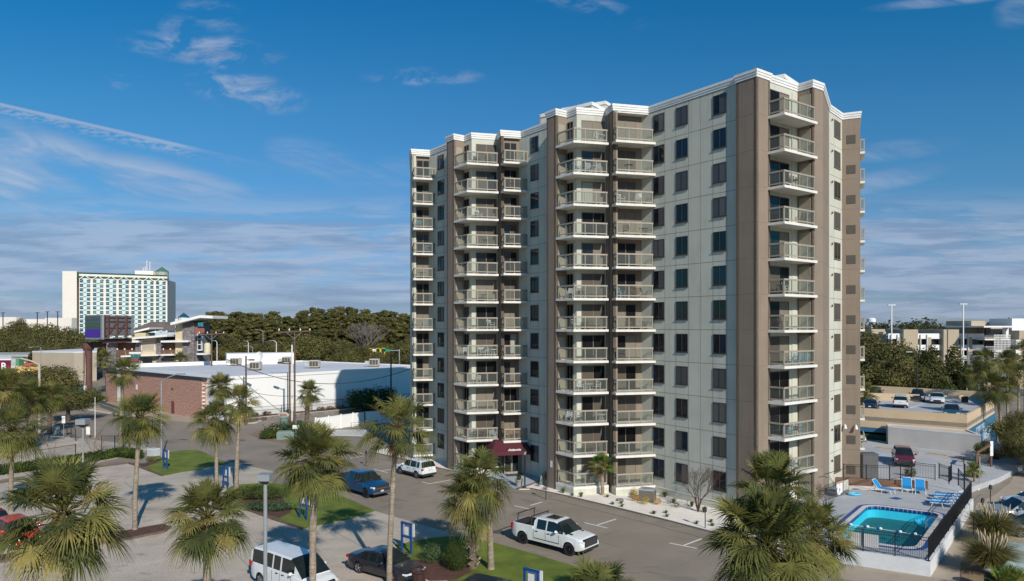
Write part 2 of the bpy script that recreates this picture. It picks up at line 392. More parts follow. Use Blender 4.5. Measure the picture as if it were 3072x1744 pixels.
pZ = Vector((28.098, 61.92, 0)); pX2 = pZ - dirv(60)*.5
pAA = Vector((30.363, 64.41, 0)); pBB = Vector((31.735, 63.79, 0)); pCC = pBB + dirv(65)*9
pDD = pCC + dirv(155)*12
back = [pDD, Vector((14, 82, 0)), Vector((8, 97, 0)), Vector((-12.55, 86.9, 0)), pA2]
OUT = [pA, pB, pC2, pC, pD, pE, pF, pG, pH, pI, pK2, pK, pL, pM, pN, pO, pP, pQ, pR, pS, pT, pU, pU1, pV, pW, pX, pX2, pZ, pAA, pBB, pCC] + back
ROOFZ = Z0+ST*NF
tower = empty('apartment_tower', (15, 62, 0), 'twelve storey cream and brown stucco apartment tower with glass railed balconies and white cornice', 'apartment building')

def wall(a, b, mt, z0=-.3, z1=ROOFZ+.2, joints=(), floors=True):
    """outer face runs from a to b (left to right seen from outside); body .25 thick behind it"""
    mb = MB(); mb.wbox(a, b, .25, z0, z1)
    a = Vector((a[0],a[1],0)); b = Vector((b[0],b[1],0)); t = (b-a).normalized(); L_ = (b-a).length
    mb.slot(1)
    if floors and L_ > .3:
        for k in range(1, NF+1):
            z = Z0+ST*k; mb.wbox(a+t*.01, b-t*.01, .006, z-.018, z+.018, -.004)
    for s in joints: mb.wbox(a+t*(s-.014), a+t*(s+.014), .006, Z0, ROOFZ, -.003)
    return mb.build('wall', [mt, m_joint], tower)
def along(a, b, x):   # distance from a at which wall a-b crosses the ray of column x
    p = walk(a, (b-a).normalized(), x); return (p-a).length
cr, br = m_cream, m_brown
def rec(corner_l, corner_r, depth, fin, colr):
    """shallow loggia behind a p-facing column: fin front, back wall, cheek"""
    inn = dirv(104)
    wall(corner_l, corner_l+p_*fin, m_brown if colr else m_cream)
    bl = corner_l+inn*depth; 
    brp = cross(bl, p_, corner_r, m_)
    wall(corner_l+p_*fin, corner_l+p_*fin+inn*depth, m_brown if colr else m_cream, floors=False) if False else None
    MB().wbox(corner_l+p_*fin+inn*.25, corner_l+p_*fin+inn*depth, .02, -.3, ROOFZ).build('wall', [m_brown if colr else m_cream], tower) if depth > .3 else None
    wall(bl, brp, m_brown, floors=False); wall(brp, corner_r, m_cream)
    return bl, brp
# walls, left to right
wall(pA2, pA, cr)
rA, rA2 = rec(pA, pB, .35, .45, False)
wx = [along(pB, pC2, x) for x in (1313.7, 1331.9)]
wall(pB, pC2, cr, joints=(wx[0]-.06, wx[1]+.06, .45*wx[0]))
wall(pC2, pC, br); wall(pC, pD, br); wall(pD, pE, br); wall(pE, pF, cr, floors=False); wall(pF, pG, cr, floors=False)
wall(pG, pH, br)
rH, rH2 = rec(pH, pI, .35, .27, True)
wi = [along(pI, pK2, x) for x in (1592.4, 1615.4)]
wall(pI, pK2, cr, joints=(wi[0]-.06, wi[1]+.06, .5*wi[0], wi[1]+.9))
wall(pK2, pK, br); wall(pK, pL, br); wall(pL, pM, br); wall(pM, pN, cr, floors=False); wall(pN, pO, cr, floors=False)
wall(pO, pP, br)
rP, rP2 = rec(pP, pQ, .8, .42, True)
wq = [[along(pQ, pR, x) for x in ab] for ab in ((1960.7,1993.3),(2028.8,2063.9),(2140,2179))]
wall(pQ, pR, cr, joints=(wq[0][0]-.05, wq[0][1]+.05, wq[1][0]-.05, wq[1][1]+.05, along(pQ,pR,2101), wq[2][0]-.05, wq[2][1]+.05))
wall(pR, pS, br, floors=False); wall(pS, pT, br); wall(pT, pU, br); wall(pU, pU1, br, floors=False); wall(pU1, pV, cr, floors=False)
wall(pV, pW, br, floors=False); wall(pW, pX, br); wall(pX, pX2, br); wall(pX2, pZ, cr, floors=False)
wz = [along(pZ, pAA, x) for x in (2502, 2520)]
wall(pZ, pAA, cr, joints=(wz[0]-.05,)); wall(pAA, pBB, br); wall(pBB, pCC, cr)
for a, b in ((pCC, pDD), (pDD, back[1]), (back[1], back[2]), (back[2], back[3]), (back[3], back[4])): wall(a, b, cr)
# plinth ledge along the main wall
MB().wbox(pQ-m_*0+m_*.6, pR, .06, -.3, Z0-.12, -.06).build('plinth', m_cream, tower)
MB().wbox(pQ+m_*.6, pR, .08, Z0-.12, Z0-.06, -.085).build('plinth_ledge', m_slab, tower)
# roof and cornice
MB().prism(OUT, ROOFZ, ROOFZ+.1).build('roof', m_roof, tower)
def offset_poly(P, d):
    out = []; n = len(P)
    for i in range(n):
        a, b, c = P[i-1], P[i], P[(i+1) % n]
        t1 = (b-a).normalized(); t2 = (c-b).normalized()
        n1 = Vector((t1.y, -t1.x, 0)); n2 = Vector((t2.y, -t2.x, 0))
        k = 1+n1.dot(n2)
        out.append(b+(n1+n2)*(d/max(k, .35)))
    return out
def cornice(P, z0, z1, d):
    o = offset_poly(P, d); i_ = offset_poly(P, -.25); mb = MB(); n = len(P)
    up = lambda p, z: Vector((p.x, p.y, z))
    mb.grid([[up(p, z0) for p in i_], [up(p, z0) for p in o], [up(p, z1) for p in o], [up(p, z1) for p in i_]], True)
    mb.grid([[up(p, z1) for p in i_], [up(p, z0) for p in i_]], True)
    return mb
c1 = cornice(OUT, ROOFZ+.02, ROOFZ+.21, .05); c2 = cornice(OUT, ROOFZ+.214, ROOFZ+.40, .09); c3 = cornice(OUT, ROOFZ+.404, ROOFZ+.60, .13)
c1.add(c2).add(c3).build('cornice', m_white, tower)
# soffits over the loggias
for a, b, c, d in ((pA, pB, rA2, rA), (pH, pI, rH2, rH), (pP, pQ, rP2, rP)):
    MB().prism([a, b, c, d], ROOFZ-.12, ROOFZ-.02).build('soffit', m_slab, tower)
# gabled lift houses on the roof
def lift(name, c, d, L_, W_, h, rise):
    t = dirv(d); n = Vector((-t.y, t.x, 0)); c = Vector((c[0], c[1], 0)); mb = MB()
    P = lambda u, v, z: c+t*u+n*v+Vector((0,0,z))
    z0, z1 = ROOFZ, ROOFZ+h
    for s in (-1, 1):
        mb.face([P(s*L_/2,-W_/2,z0), P(s*L_/2,W_/2,z0), P(s*L_/2,W_/2,z1), P(s*L_/2,0,z1+rise), P(s*L_/2,-W_/2,z1)])
        mb.face([P(-L_/2,s*W_/2,z0), P(L_/2,s*W_/2,z0), P(L_/2,s*W_/2,z1), P(-L_/2,s*W_/2,z1)])
    mb.build('lift_house', m_cream, tower)
    rf = MB(); e = .25
    for s in (-1, 1):
        a = [P(-L_/2-e,s*(W_/2+e),z1-.1), P(L_/2+e,s*(W_/2+e),z1-.1), P(L_/2+e,0,z1+rise), P(-L_/2-e,0,z1+rise)]
        rf.face(a); rf.face([q+Vector((0,0,.22)) for q in a])
        for i in range(4): rf.face([a[i], a[(i+1)%4], a[(i+1)%4]+Vector((0,0,.22)), a[i]+Vector((0,0,.22))])
    rf.build('gable_roof', m_white, tower)
def liftbox(K, l1, l2, z, fall=0.0, d1=141, d2=52):
    """cream lift house whose near corner K faces the street; white capping, ridge falling away"""
    K = Vector((K[0], K[1], 0)); a = K+dirv(d1)*l1; b = K+dirv(d2)*l2; c = b+dirv(d1)*l1
    mb = MB(); u = lambda p, q: Vector((p.x, p.y, q)); za, zb, zc = z-fall*1.0, z-fall*.9, z-fall*1.6
    pts = [(K,z),(b,zb),(c,zc),(a,za)]
    for (p, q), (r_, t_) in zip(pts, pts[1:]+pts[:1]): mb.face([u(p,ROOFZ), u(r_,ROOFZ), u(r_,t_), u(p,q)])
    mb.build('lift_house', m_cream, tower)
    cb = MB(); o = offset_poly([K,b,c,a], .10); zz = [z,zb,zc,za]
    cb.grid([[u(p,q-.22) for p, q in zip(o,zz)], [u(p,q+.12) for p, q in zip(o,zz)]], True); cb.face([u(p,q+.12) for p, q in zip(o,zz)]); cb.face(list(reversed([u(p,q-.22) for p, q in zip(o,zz)])))
    cb.build('capping', m_white, tower)
liftbox((8.13,71.4), 6.6, 3.3, 37.5, 0.0, 140, 54); liftbox((9.8,73.6), 5.0, 2.4, 38.3, 0.0, 150, 56); liftbox((22.57,58.1), 1.6, 3.8, 35.55, .0, 146, 47)
MB().box(3.1,4.4,76.2,77.4,ROOFZ,36.6).build('lift_house', m_cream, tower); MB().box(3.0,3.7,75.6,76.1,ROOFZ,37.4).box(2.9,3.8,75.5,76.2,37.4,37.6).build('roof_vent', m_brown, tower)
for p in (pA, pF, pI, pN, pQ, pR, pT, (pT+pU)/2, pC, pL):
    MB().bar(p+Vector((0,.3,ROOFZ+.55)), p+Vector((0,.3,ROOFZ+1.1)), .02).build('lightning_rod', m_frame, tower)
# chimney cluster by the left lift house

# ---- windows
def win_mesh(w_, h_, glass, frame):
    """local: outside faces -Y, x along the wall, origin at the sill centre"""
    fr = MB(); t = .05
    for x0, x1, z0, z1 in ((-w_/2, w_/2, 0, t), (-w_/2, w_/2, h_-t, h_), (-w_/2, -w_/2+t, t, h_-t), (w_/2-t, w_/2, t, h_-t), (-.03, .03, t, h_-t)):
        fr.box(x0, x1, -.05, .0, z0, z1)
    fr.box(-w_/2-.04, w_/2+.04, -.09, .0, -.06, -.003)
    pn = MB().box(-w_/2+.03, 0, -.022, -.004, .03, h_-.03); pn.slot(1).box(0, w_/2-.03, -.030, -.004, .03, h_-.03)
    return fr, pn
rngw = random.Random(11)
m_winD = stripemat('shutter_window', (.04,.04,.042), (.16,.155,.145), 26, .4, .2, False, 0)
win_pool = [m_winA]*6+[m_winB]*3+[m_winC]*4+[m_winD]
meshcache = {}
def window_at(pos, tdir, w_, h_, z, glass, frame=None):
    frame = frame or m_frame
    key = ('w', round(w_,2), round(h_,2), frame.name)
    if key not in meshcache:
        fr, pn = win_mesh(w_, h_, glass, frame)
        meshcache[key] = (fr.mesh('window', [frame]), {}, pn)
    fm, pans, pn = meshcache[key]
    g2 = glass if rngw.random() < .45 else rngw.choice([m_winA, m_winC, m_winA, m_winB, m_winD]); gk = (glass.name, g2.name)
    if gk not in pans: pans[gk] = pn.mesh('pane', [glass, g2])
    o = bpy.data.objects.new('window', fm); COL.objects.link(o); o.parent = tower
    o.location = Vector((pos.x, pos.y, z))-WL[tower.name]; o.rotation_euler = (0,0,math.atan2(tdir.y, tdir.x))
    g = bpy.data.objects.new('pane', pans[gk]); COL.objects.link(g); g.parent = o
    return o
def mid(a, t, s): return a+t*((s[0]+s[1])/2)
frames = {}
for k in range(NF):
    z = Z0+ST*k+.85
    for i, s in enumerate(wq):
        g = rngw.choice(win_pool)
        if k == 10: g = m_winB
        window_at(mid(pQ, m_, s), m_, s[1]-s[0], 1.54, z, g)
    window_at(mid(pI, m_, wi), m_, wi[1]-wi[0], 1.5, z, m_winB if k == 11 else rngw.choice(win_pool), m_bframe if k == 7 else None)
    window_at(mid(pB, m_, wx), m_, wx[1]-wx[0], 1.5, z, rngw.choice(win_pool+[m_cur3]*4))
    window_at(mid(pZ, (pAA-pZ).normalized(), wz), (pAA-pZ).normalized(), wz[1]-wz[0], 1.5, z, rngw.choice([m_winA, m_winC, m_cur3, m_winC]), m_bframe)
# vents on the right brown face
tb = (pBB-pAA).normalized(); s0, s1 = along(pAA, pBB, 2539.6), along(pAA, pBB, 2566.8)
vm = None
for k in range(NF):
    if vm is None:
        b_ = MB(); w_ = s1-s0; b_.box(-w_/2, w_/2, -.03, 0, 0, .78)
        vm = b_.mesh('vent_grille', [m_vent])
    o = bpy.data.objects.new('vent_grille', vm); COL.objects.link(o); o.parent = tower
    p = pAA+tb*((s0+s1)/2); o.location = Vector((p.x, p.y, Z0+ST*k+.5))-WL[tower.name]; o.rotation_euler = (0,0,math.atan2(tb.y, tb.x))

# ---- sliding doors
def door_at(pos, tdir, w_, z, glassL, glassR, h_=2.25, split=.5):
    key = ('d', round(w_,2), round(h_,2), split)
    if key not in meshcache:
        fr = MB(); t = .06; xm = -w_/2+w_*split
        for x0, x1, z0, z1 in ((-w_/2, w_/2, 0, t), (-w_/2, w_/2, h_-t, h_), (-w_/2, -w_/2+t, t, h_-t), (w_/2-t, w_/2, t, h_-t), (xm-.035, xm+.035, t, h_-t)):
            fr.box(x0, x1, -.05, .0, z0, z1)
        meshcache[key] = (fr.mesh('sliding_door', [m_bframe]), {}, (MB().box(-w_/2+.03, xm, -.02, -.004, .03, h_-.03), MB().box(xm, w_/2-.03, -.02, -.004, .03, h_-.03)))
    fm, pans, pn = meshcache[key]
    o = bpy.data.objects.new('sliding_door', fm); COL.objects.link(o); o.parent = tower
    o.location = Vector((pos.x, pos.y, z))-WL[tower.name]; o.rotation_euler = (0,0,math.atan2(tdir.y, tdir.x))
    for i, gl in enumerate((glassL, glassR)):
        if (i, gl.name) not in pans: pans[(i, gl.name)] = pn[i].mesh('pane', [gl])
        g = bpy.data.objects.new('pane', pans[(i, gl.name)]); COL.objects.link(g); g.parent = o
rngd = random.Random(23)
m_dark = mat('unlit_room_paint', (.008,.008,.009), .3, .4, 1.5, spec=.15)  # near-black pane colour stands for the unlit room behind the door
dpool = [m_dark]*9+[m_winA]*3+[m_cur1]*5+[m_cur3]*5+[m_cur2]
def dd():
    a = rngd.choice(dpool); return a, (a if rngd.random() < .5 else rngd.choice(dpool))
# columns: (slab polygon, inside walls) -------------------------------------------------
nO = Vector((p_.y, -p_.x, 0))                      # outward normal of the p faces
nM = -n_                                           # outward normal of the m faces
nN = Vector((n_.y, -n_.x, 0))                      # outward normal of the n faces
def railing(pts, glass_in=.04):
    """rail + posts as one mesh, panes as another, along an open polyline in plan"""
    rl, gl = MB(), MB()
    for a, b in zip(pts, pts[1:]):
        L_ = (b-a).length; t = (b-a).normalized(); up = Vector((0,0,1))
        if L_ < .1: continue
        rl.bar(a+up*1.10-t*.04, b+up*1.10+t*.04, .09, .13); rl.bar(a+up*.19, b+up*.19, .05, .10)
        k = max(1, round(L_/1.12))
        for i in range(k+1):
            q = a+t*(L_*i/k); q = q+t*(.04 if i == 0 else (-.04 if i == k else 0)); rl.bar(q+up*.0, q+up*1.04, .065, .065, Vector((t.x, t.y, 0)))
        gl.wbox(a+t*.05, b-t*.05, .012, .24, 1.04, -.006)
    return rl, gl
def column(poly, rail, floors, name='balcony'):
    """slab from the polygon; everything is stored once and copied per storey"""
    base = Vector((0,0,0)); sb = MB().prism(poly, -.2, .0)
    rl, gl = railing(rail)
    ms, mr, mg = sb.mesh('balcony', [m_slab], WL[tower.name]), rl.mesh('railing', [m_rail], WL[tower.name]), gl.mesh('glass_panel', [m_bglass], WL[tower.name])
    for k in floors:
        o = bpy.data.objects.new('balcony', ms); COL.objects.link(o); o.parent = tower; o.location = (0,0,Z0+ST*k)
        for nm, me in (('railing', mr), ('glass_panel', mg)):
            c = bpy.data.objects.new(nm, me); COL.objects.link(c); c.parent = o
def inset_line(pts, d):
    """pull an open polyline inwards (to its left) by d"""
    out = []
    for i, p in enumerate(pts):
        ns = []
        if i > 0: t = (p-pts[i-1]).normalized(); ns.append(Vector((-t.y, t.x, 0)))
        if i < len(pts)-1: t = (pts[i+1]-p).normalized(); ns.append(Vector((-t.y, t.x, 0)))
        s = sum(ns, Vector((0,0,0))); s = s/len(ns); s = s/(s.length**2) if len(ns) == 2 else s
        out.append(p+s*d)
    return out
slabs = {}
def bay(D_, E_, F_, G_, x2, x3):
    s2 = walk(D_, m_, x2); s3 = walk(s2, p_, x3)
    s5 = cross(s3, dirv(104), F_, p_)
    return [D_, s2, s3, s3+dirv(104)*(s5-s3).length*.98, G_+nO*.02, F_, E_], [D_, s2, s3]
for nm, a in (('c2', (pD, pE, pF, pG, 1400.7, 1496)), ('c4', (pL, pM, pN, pO, 1720.5, 1826))):
    poly, fr = bay(*a); rails = inset_line(fr, .14); rails[0] = rails[0]+m_*.15; rails[2] = rails[2]-p_*.1
    column(poly, rails, range(NF)); slabs[nm] = poly
    E_, F_, G_ = a[1], a[2], a[3]
    LF = (G_-F_).length
    for k in range(NF):
        z = Z0+ST*k; g1, g2 = dd()
        door_at(F_+p_*(LF*.56)+nO*.0, p_, LF*.80, z, g1, g2)
        g = rngd.choice([m_dark, m_dark, m_dark, m_cur3])
        le = (F_-E_).length; door_at(E_+m_*(le*.36), m_, le*.62, z, g, g, 2.25, .5)
# door sized storage panel on the inner brown cheeks
for a, b in ((pD, pE), (pL, pM)):
    t = (b-a).normalized(); l = (b-a).length
    for k in range(NF): 
        if k == 0: pm = MB().box(-.38,.38,-.03,0,0,2.05).mesh('storage_door', [m_rail])
        o = bpy.data.objects.new('storage_door', pm); COL.objects.link(o); o.parent = tower
        p = a+t*(l*.52); o.location = Vector((p.x, p.y, Z0+ST*k))-WL[tower.name]; o.rotation_euler = (0,0,math.atan2(t.y, t.x))
def colp(corner_l, corner_r, xl, xr, prot, rl_, rr_, dep, dw, fin, floor0=0):
    a = walk(corner_l+nO*prot, p_, xl); b = walk(corner_l+nO*prot, p_, xr)
    wl = cross(b, n_, corner_r, m_) if dep < .6 else cross(a, p_, corner_r, m_)
    al = a+dirv(104)*prot
    if dep < .6: poly = [al, a, b, wl, corner_r, rr_, rl_+p_*.1]; fr = [al, a, b, wl]
    else: poly = [al, a, wl-p_*.02, corner_r, rr_, rl_+p_*.1]; fr = [al, a, wl-p_*.25]
    column(poly, inset_line(fr, .13), range(floor0, NF))
    L_ = (rr_-rl_).length
    for k in range(floor0, NF):
        g1, g2 = dd()
        door_at(rl_+p_*(fin+.08+dw/2), p_, dw, Z0+ST*k, g1, g2)
    return a, b
colp(pA, pB, 1240.4, 1298.9, 1.2, rA, rA2, .35, 1.45, .45)
cH = colp(pH, pI, 1511.0, 1574.0, 1.2, rH, rH2, .35, 1.35, .27, 1)
cP = colp(pP, pQ, 1847.9, 1963.7, .8, rP, rP2, .8, 2.0, .42)
# front right corner column
cu0 = walk(pT, n_, 2303.5); cu1 = walk(cu0, m_, 2353.7); cu2 = walk(cu1, n_, 2452.6); cu3 = cu2+dirv(126)*(cu1-cu0).length
column([cu0, cu1, cu2, cu3, pW+nN*.01, pV, pU1, pU], inset_line([cu0, cu1, cu2-n_*.25], .13), range(1, NF))
MB().prism([cu0, cu1, cu2, cu3, pW+nN*.01, pV, pU1, pU], -.3, Z0).build('balcony_base', m_cream, tower)
LV = (pV-pU1).length
for k in range(NF):
    g1 = rngd.choice([m_dark, m_dark, m_winA, m_cur3]); g2 = rngd.choice([m_dark, m_cur3, m_dark, m_cur1])
    door_at(pU1+n_*(LV*.36), n_, LV*.66, Z0+ST*k, g1, g2)
    if k == 0:
        pm = MB().box(-.3,.3,-.05,0,-.2,ST-.2).mesh('pier', [m_cream]); pn2 = MB().box(-.5,.5,-.03,0,.02,2.3).mesh('storage_door', [m_rail])
    o = bpy.data.objects.new('pier', pm); COL.objects.link(o); o.parent = tower
    p = pU1+n_*(LV*.87); o.location = Vector((p.x, p.y, Z0+ST*k))-WL[tower.name]; o.rotation_euler = (0,0,R(36))
    o = bpy.data.objects.new('storage_door', pn2); COL.objects.link(o); o.parent = tower
    p = (pV+pW)/2; o.location = Vector((p.x, p.y, Z0+ST*k))-WL[tower.name]; o.rotation_euler = (0,0,R(-54))
# far right balconies
t65 = dirv(65); o65 = Vector((t65.y, -t65.x, 0)); e0 = pBB+t65*1.4
poly = [e0, e0+o65*.42, e0+o65*.42+t65*3, e0+t65*3]
column(poly, [e0+o65*.02+t65*.05, e0+o65*.38+t65*.05, e0+o65*.38+t65*2.9], range(1, NF))
# stucco bases under the ground floor balconies
for a, f in ((slabs['c2'], 0), (slabs['c4'], 0)):
    MB().prism(offset_poly(a, -.04) if False else a, -.3, Z0-.2).build('balcony_base', m_cream, tower)
MB().prism([cP[0]+dirv(104)*.8, cP[0], walk(cP[0], p_, 1963), pQ, rP2, rP], -.3, Z0-.2).build('balcony_base', m_cream, tower)
# number plaque, wall lamps, small lights down the right cheek
MB().wbox(walk(pK, m_, 1651)+nM*.03, walk(pK, m_, 1657)+nM*.03, .02, 1.95, 2.55).build('sign_plate', m_white, tower)
t_ = (pAA-pZ).normalized(); o_ = Vector((t_.y, -t_.x, 0))
for k in range(NF):
    p = pZ+t_*.35+o_*.12; MB().blob((p.x, p.y, Z0+ST*k+2.1), .07, .07, .12).build('wall_light', m_frame, tower)
for s in (.25, 1.15):
    p = pAA+tb*s+Vector((tb.y, -tb.x, 0))*.18
    MB().tube([p+Vector((0,0,5.75)), p+Vector((-.02,-.1,5.6)), p+Vector((-.05,-.2,5.35))], [.05,.1,.13], 10).bar(p+Vector((0,.2,5.75)), p+Vector((0,0,5.75)), .04).build('floodlight', m_white, tower)
# entrance: glass doors under the awning
m_awn = mat('burgundy_canvas', (.085,.012,.02), .75, .06, 3)
dm = p_; base0 = pH+p_*.35+nO*.05
EL = walk(pH+nO*.35, p_, 1514); ER = walk(pH+nO*.35, p_, 1556)
wd = (ER-EL).length
dmb = MB(); 
for s in (0, .47, .53, 1): dmb.bar(EL+p_*wd*s+Vector((0,0,.1)), EL+p_*wd*s+Vector((0,0,2.5)), .07)
dmb.bar(EL+Vector((0,0,2.5)), ER+Vector((0,0,2.5)), .07, .12); dmb.bar(EL+Vector((0,0,.16)), ER+Vector((0,0,.16)), .07, .2)
dmb.bar(EL+p_*wd*.45+nO*.08+Vector((0,0,.9)), EL+p_*wd*.45+nO*.08+Vector((0,0,1.5)), .03); dmb.bar(EL+p_*wd*.55+nO*.08+Vector((0,0,.9)), EL+p_*wd*.55+nO*.08+Vector((0,0,1.5)), .03)
dr = dmb.build('entrance_door', m_rail, tower)
MB().wbox(EL, ER, .02, .26, 2.44, .0).build('pane', m_winA, dr)
# awning
z1, z2 = 2.55, 3.45
fa, fb = Vector((-2.0,67.4,z1)), Vector((1.72,68.3,z1)); inn = dirv(104)
ba, bb = fa+inn*2.9, fb+inn*2.0; bb = Vector((2.75, 70.0, z1))
ta, tb_ = fa+inn*1.35+p_*.75+Vector((0,0,z2-z1)), fb+inn*1.35-p_*.2+Vector((0,0,z2-z1)); tc_ = tb_+inn*.9+p_*.4; td = ta+inn*1.3
aw = MB(); vz = Vector((0,0,-.32))
aw.face([fa, fb, tb_, ta]).face([ba, fa, ta, td]).face([fb, bb, tc_, tb_]).face([ta, tb_, tc_, td])
for a, b in ((fa, fb), (ba, fa), (fb, bb)): aw.face([a+vz, b+vz, b, a])
aw.add(MB().bar(fa+vz, Vector((fa.x, fa.y, 2.2)), .03))
awn = aw.build('awning', m_awn, tower)
def text_mesh(s, size, m, name='lettering', shear=0.0, extrude=.01, bold=0.0):
    c = bpy.data.curves.new(name, 'FONT'); c.body = s; c.size = size; c.shear = shear; c.extrude = extrude; c.align_x = 'CENTER'; c.align_y = 'CENTER'; c.offset = bold
    o = bpy.data.objects.new(name, c); COL.objects.link(o); dg = bpy.context.evaluated_depsgraph_get()
    me = bpy.data.meshes.new_from_object(o.evaluated_get(dg)); bpy.data.objects.remove(o); bpy.data.curves.remove(c)
    me.materials.clear(); me.materials.append(m); me.name = name
    return me
def put_text(s, size, m, pos, tdir, updir, parent=None, **kw):
    me = text_mesh(s, size, m, **kw); o = bpy.data.objects.new('lettering', me); COL.objects.link(o)
    t = tdir.normalized(); u = (updir-t*updir.dot(t)).normalized(); n = t.cross(u)
    Mx = Matrix((t, u, n)).transposed(); me.transform(Mx.to_4x4())
    if parent is not None: o.parent = parent; o.location = Vector(pos)-WL[parent.name]; WL[o.name] = WL[parent.name]
    else: o.location = pos
    return o
mt_w = mat('lettering_white', (.8,.8,.78), .6, 0)
sl_n = (fb-fa).cross(ta-fa).normalized()
if sl_n.y > 0: sl_n = -sl_n
tx = fa*.42+fb*.58+(ta-fa)*.13+Vector((0,0,.02))
put_text('Atlantis', .42, mt_w, tx+sl_n*.03, p_, (ta-fa).normalized(), awn, shear=.45, bold=.008)
# rod frame at right of awning
# ---------------------------------------------------------------- ground surfaces
m_ground = mat('earth', (.085,.085,.05), .95, .35, .02, fine=.15, fscale=1.0)
m_asph = mat('asphalt', (.265,.22,.172), .92, .13, .22, fine=.16, fscale=11, bump=.3, bscale=60, blotch=.22, blscale=.35)
m_asph2 = mat('dark_asphalt', (.11,.105,.10), .92, .14, .15, fine=.12, fscale=8)
m_gravel = mat('tan_gravel', (.48,.405,.33), .95, .16, .33, fine=.24, fscale=9, bump=.4, bscale=25, detail=7, blotch=.30, blscale=.55)
m_conc = mat('concrete', (.47,.41,.33), .9, .12, .45, fine=.07, fscale=5, detail=7, blotch=.15, blscale=.8)
m_conc2 = mat('grey_concrete', (.26,.22,.165), .9, .12, .5, fine=.08, fscale=6, blotch=.25, blscale=.5)
m_sidew = mat('sidewalk_concrete', (.38,.31,.235), .9, .10, .6, fine=.06, fscale=6)
m_lawn = mat('lawn_grass', (.125,.165,.016), .95, .28, .7, fine=.35, fscale=26, bump=.6, bscale=60)
m_lawn2 = mat('lawn_grass_pale', (.085,.14,.02), .95, .3, .9, fine=.35, fscale=26, bump=.6, bscale=60)
m_wgrav = mat('white_gravel', (.82,.75,.67), .95, .10, .6, fine=.32, fscale=16, bump=.7, bscale=30, detail=6)
m_mulch = mat('red_mulch', (.10,.045,.032), .95, .25, 2, fine=.3, fscale=14, bump=.5, bscale=30)
m_timber = mat('timber_edge', (.13,.095,.07), .9, .25, 3, fine=.2, fscale=20)
m_kerb = mat('brown_kerb', (.17,.125,.105), .85, .15, 2)
m_kerbw = mat('pale_kerb', (.55,.52,.46), .9, .1, 2)
m_paint = mat('road_paint', (.68,.66,.62), .8, .08, 5)
m_ypaint = mat('yellow_paint', (.62,.42,.17), .8, .15, 4)
m_blueconc = mat('blue_grey_floor', (.40,.44,.48), .7, .06, 1.0, fine=.04)
m_deck = mat('pool_deck_paint', (.40,.415,.435), .8, .06, .8, fine=.05, fscale=8)
m_lot = mat('grey_blue_lot', (.43,.43,.44), .85, .12, .25, fine=.08, fscale=5)
m_straw = mat('pine_straw', (.24,.165,.10), .95, .25, 2, fine=.3, fscale=12)
MB().prism([(-5000,-300),(5000,-300),(5000,7000),(-5000,7000)], -.5, 0).build('ground', m_ground, kind='structure')
def g(*pts): return [G(x, y) for x, y in pts]
# one asphalt sheet for streets and lots near the tower
sheet('road', [(-170,15),(120,15),(130,100),(60,240),(-70,260),(-230,250),(-230,120)], .004, m_asph)
sheet('street', [(-260,262),(-260,238),(-30,176),(130,150),(130,172),(-30,200)], .008, m_asph2)
gl = g((-700,1500),(0,1447),(385,1389),(480,1428),(560,1440),(700,1455),(813,1462),(1000,1482),(1126,1534),(1350,1605),(1473,1640),(1819,1760)) + [Vector((5,28,0)),Vector((5,10,0)),Vector((-60,10,0))]
sheet('gravel_lot', gl, .008, m_gravel)
sheet('sand_lot', g((-500,1390),(-300,1320),(130,1305),(300,1322),(448,1342),(440,1356),(300,1388),(0,1440),(-500,1500)), .010, m_gravel)
drive = [k4(1375,850),k4(2030,1040),k4(1545,1150),k4(960,1330),k4(560,1470),k4(130,1470),k4(-238,1250),k4(0,1190),k4(745,1005)]
sheet('driveway', drive, .014, m_conc)
d1 = [k3(960,612),k3(1410,545),k3(1975,440),k4(130,428),k4(490,505),k4(470,610),k4(200,622),k4(110,640),k3(1600,735),k3(1230,800),k3(960,720)]
sheet('driveway', d1, .014, m_conc)
def joints(name, segs, m, z, w_=.05):
    mb = MB()
    for a, b in segs:
        t = (b-a).normalized(); n = Vector((-t.y,t.x,0))*w_/2
        mb.prism([a-n, b-n, b+n, a+n], z-.01, z)
    return mb.build(name, m, kind='structure')
m_dj = mat('joint_dark', (.13,.115,.10), .95, .1, 2)
joints('concrete_joint', [(k4(1150,900),k4(1800,1090)),(k4(900,960),k4(1350,1210)),(k4(560,1050),k4(880,1360)),(k4(330,1110),k4(480,1230)),(k3(1600,512),k3(1900,640)),(k3(1080,598),k3(1300,790)),
   (k4(150,1170),k4(190,1245)),(k4(190,1245),k4(330,1380))], m_dj, .018, .03)
# lawns
def lawn(pts, z=.05, m=m_lawn): return sheet('lawn', pts, z, m)
lawn([k3(1262,470),k3(1300,440),k3(1380,405),k3(1440,345),k3(1560,325),k3(1700,320),k3(1760,338),k3(1860,385),k3(1975,440),k3(1700,490),k3(1412,545)])
lawn([k4(60,690),k4(120,640),k4(200,622),k4(330,612),k4(470,607),k4(700,640),k4(1010,690),k4(1200,770),k4(1375,850),k4(1150,920),k4(745,1005),k4(500,925),k4(290,850),k4(150,760)])
lawn([k4(1545,1150),k4(1750,1105),k5(0,1085),k5(120,1072),k5(270,1070),k5(500,1120),k5(700,1175),k5(1060,1280),k5(1340,1370),k5(1500,1440),k5(1560,1560),k5(700,1700),k5(200,1500),k4(1690,1270),k4(1600,1200)])
sheet('mulch_bed', [k3(1115,432),k3(1250,440),k3(1340,395),k3(1405,405),k3(1370,425),k3(1270,468),k3(1200,465)], .055, m_mulch)
sheet('mulch_bed', [k4(40,690),k4(170,690),k4(540,700),k4(640,830),k4(640,870),k4(540,915),k4(300,850)], .06, m_mulch)
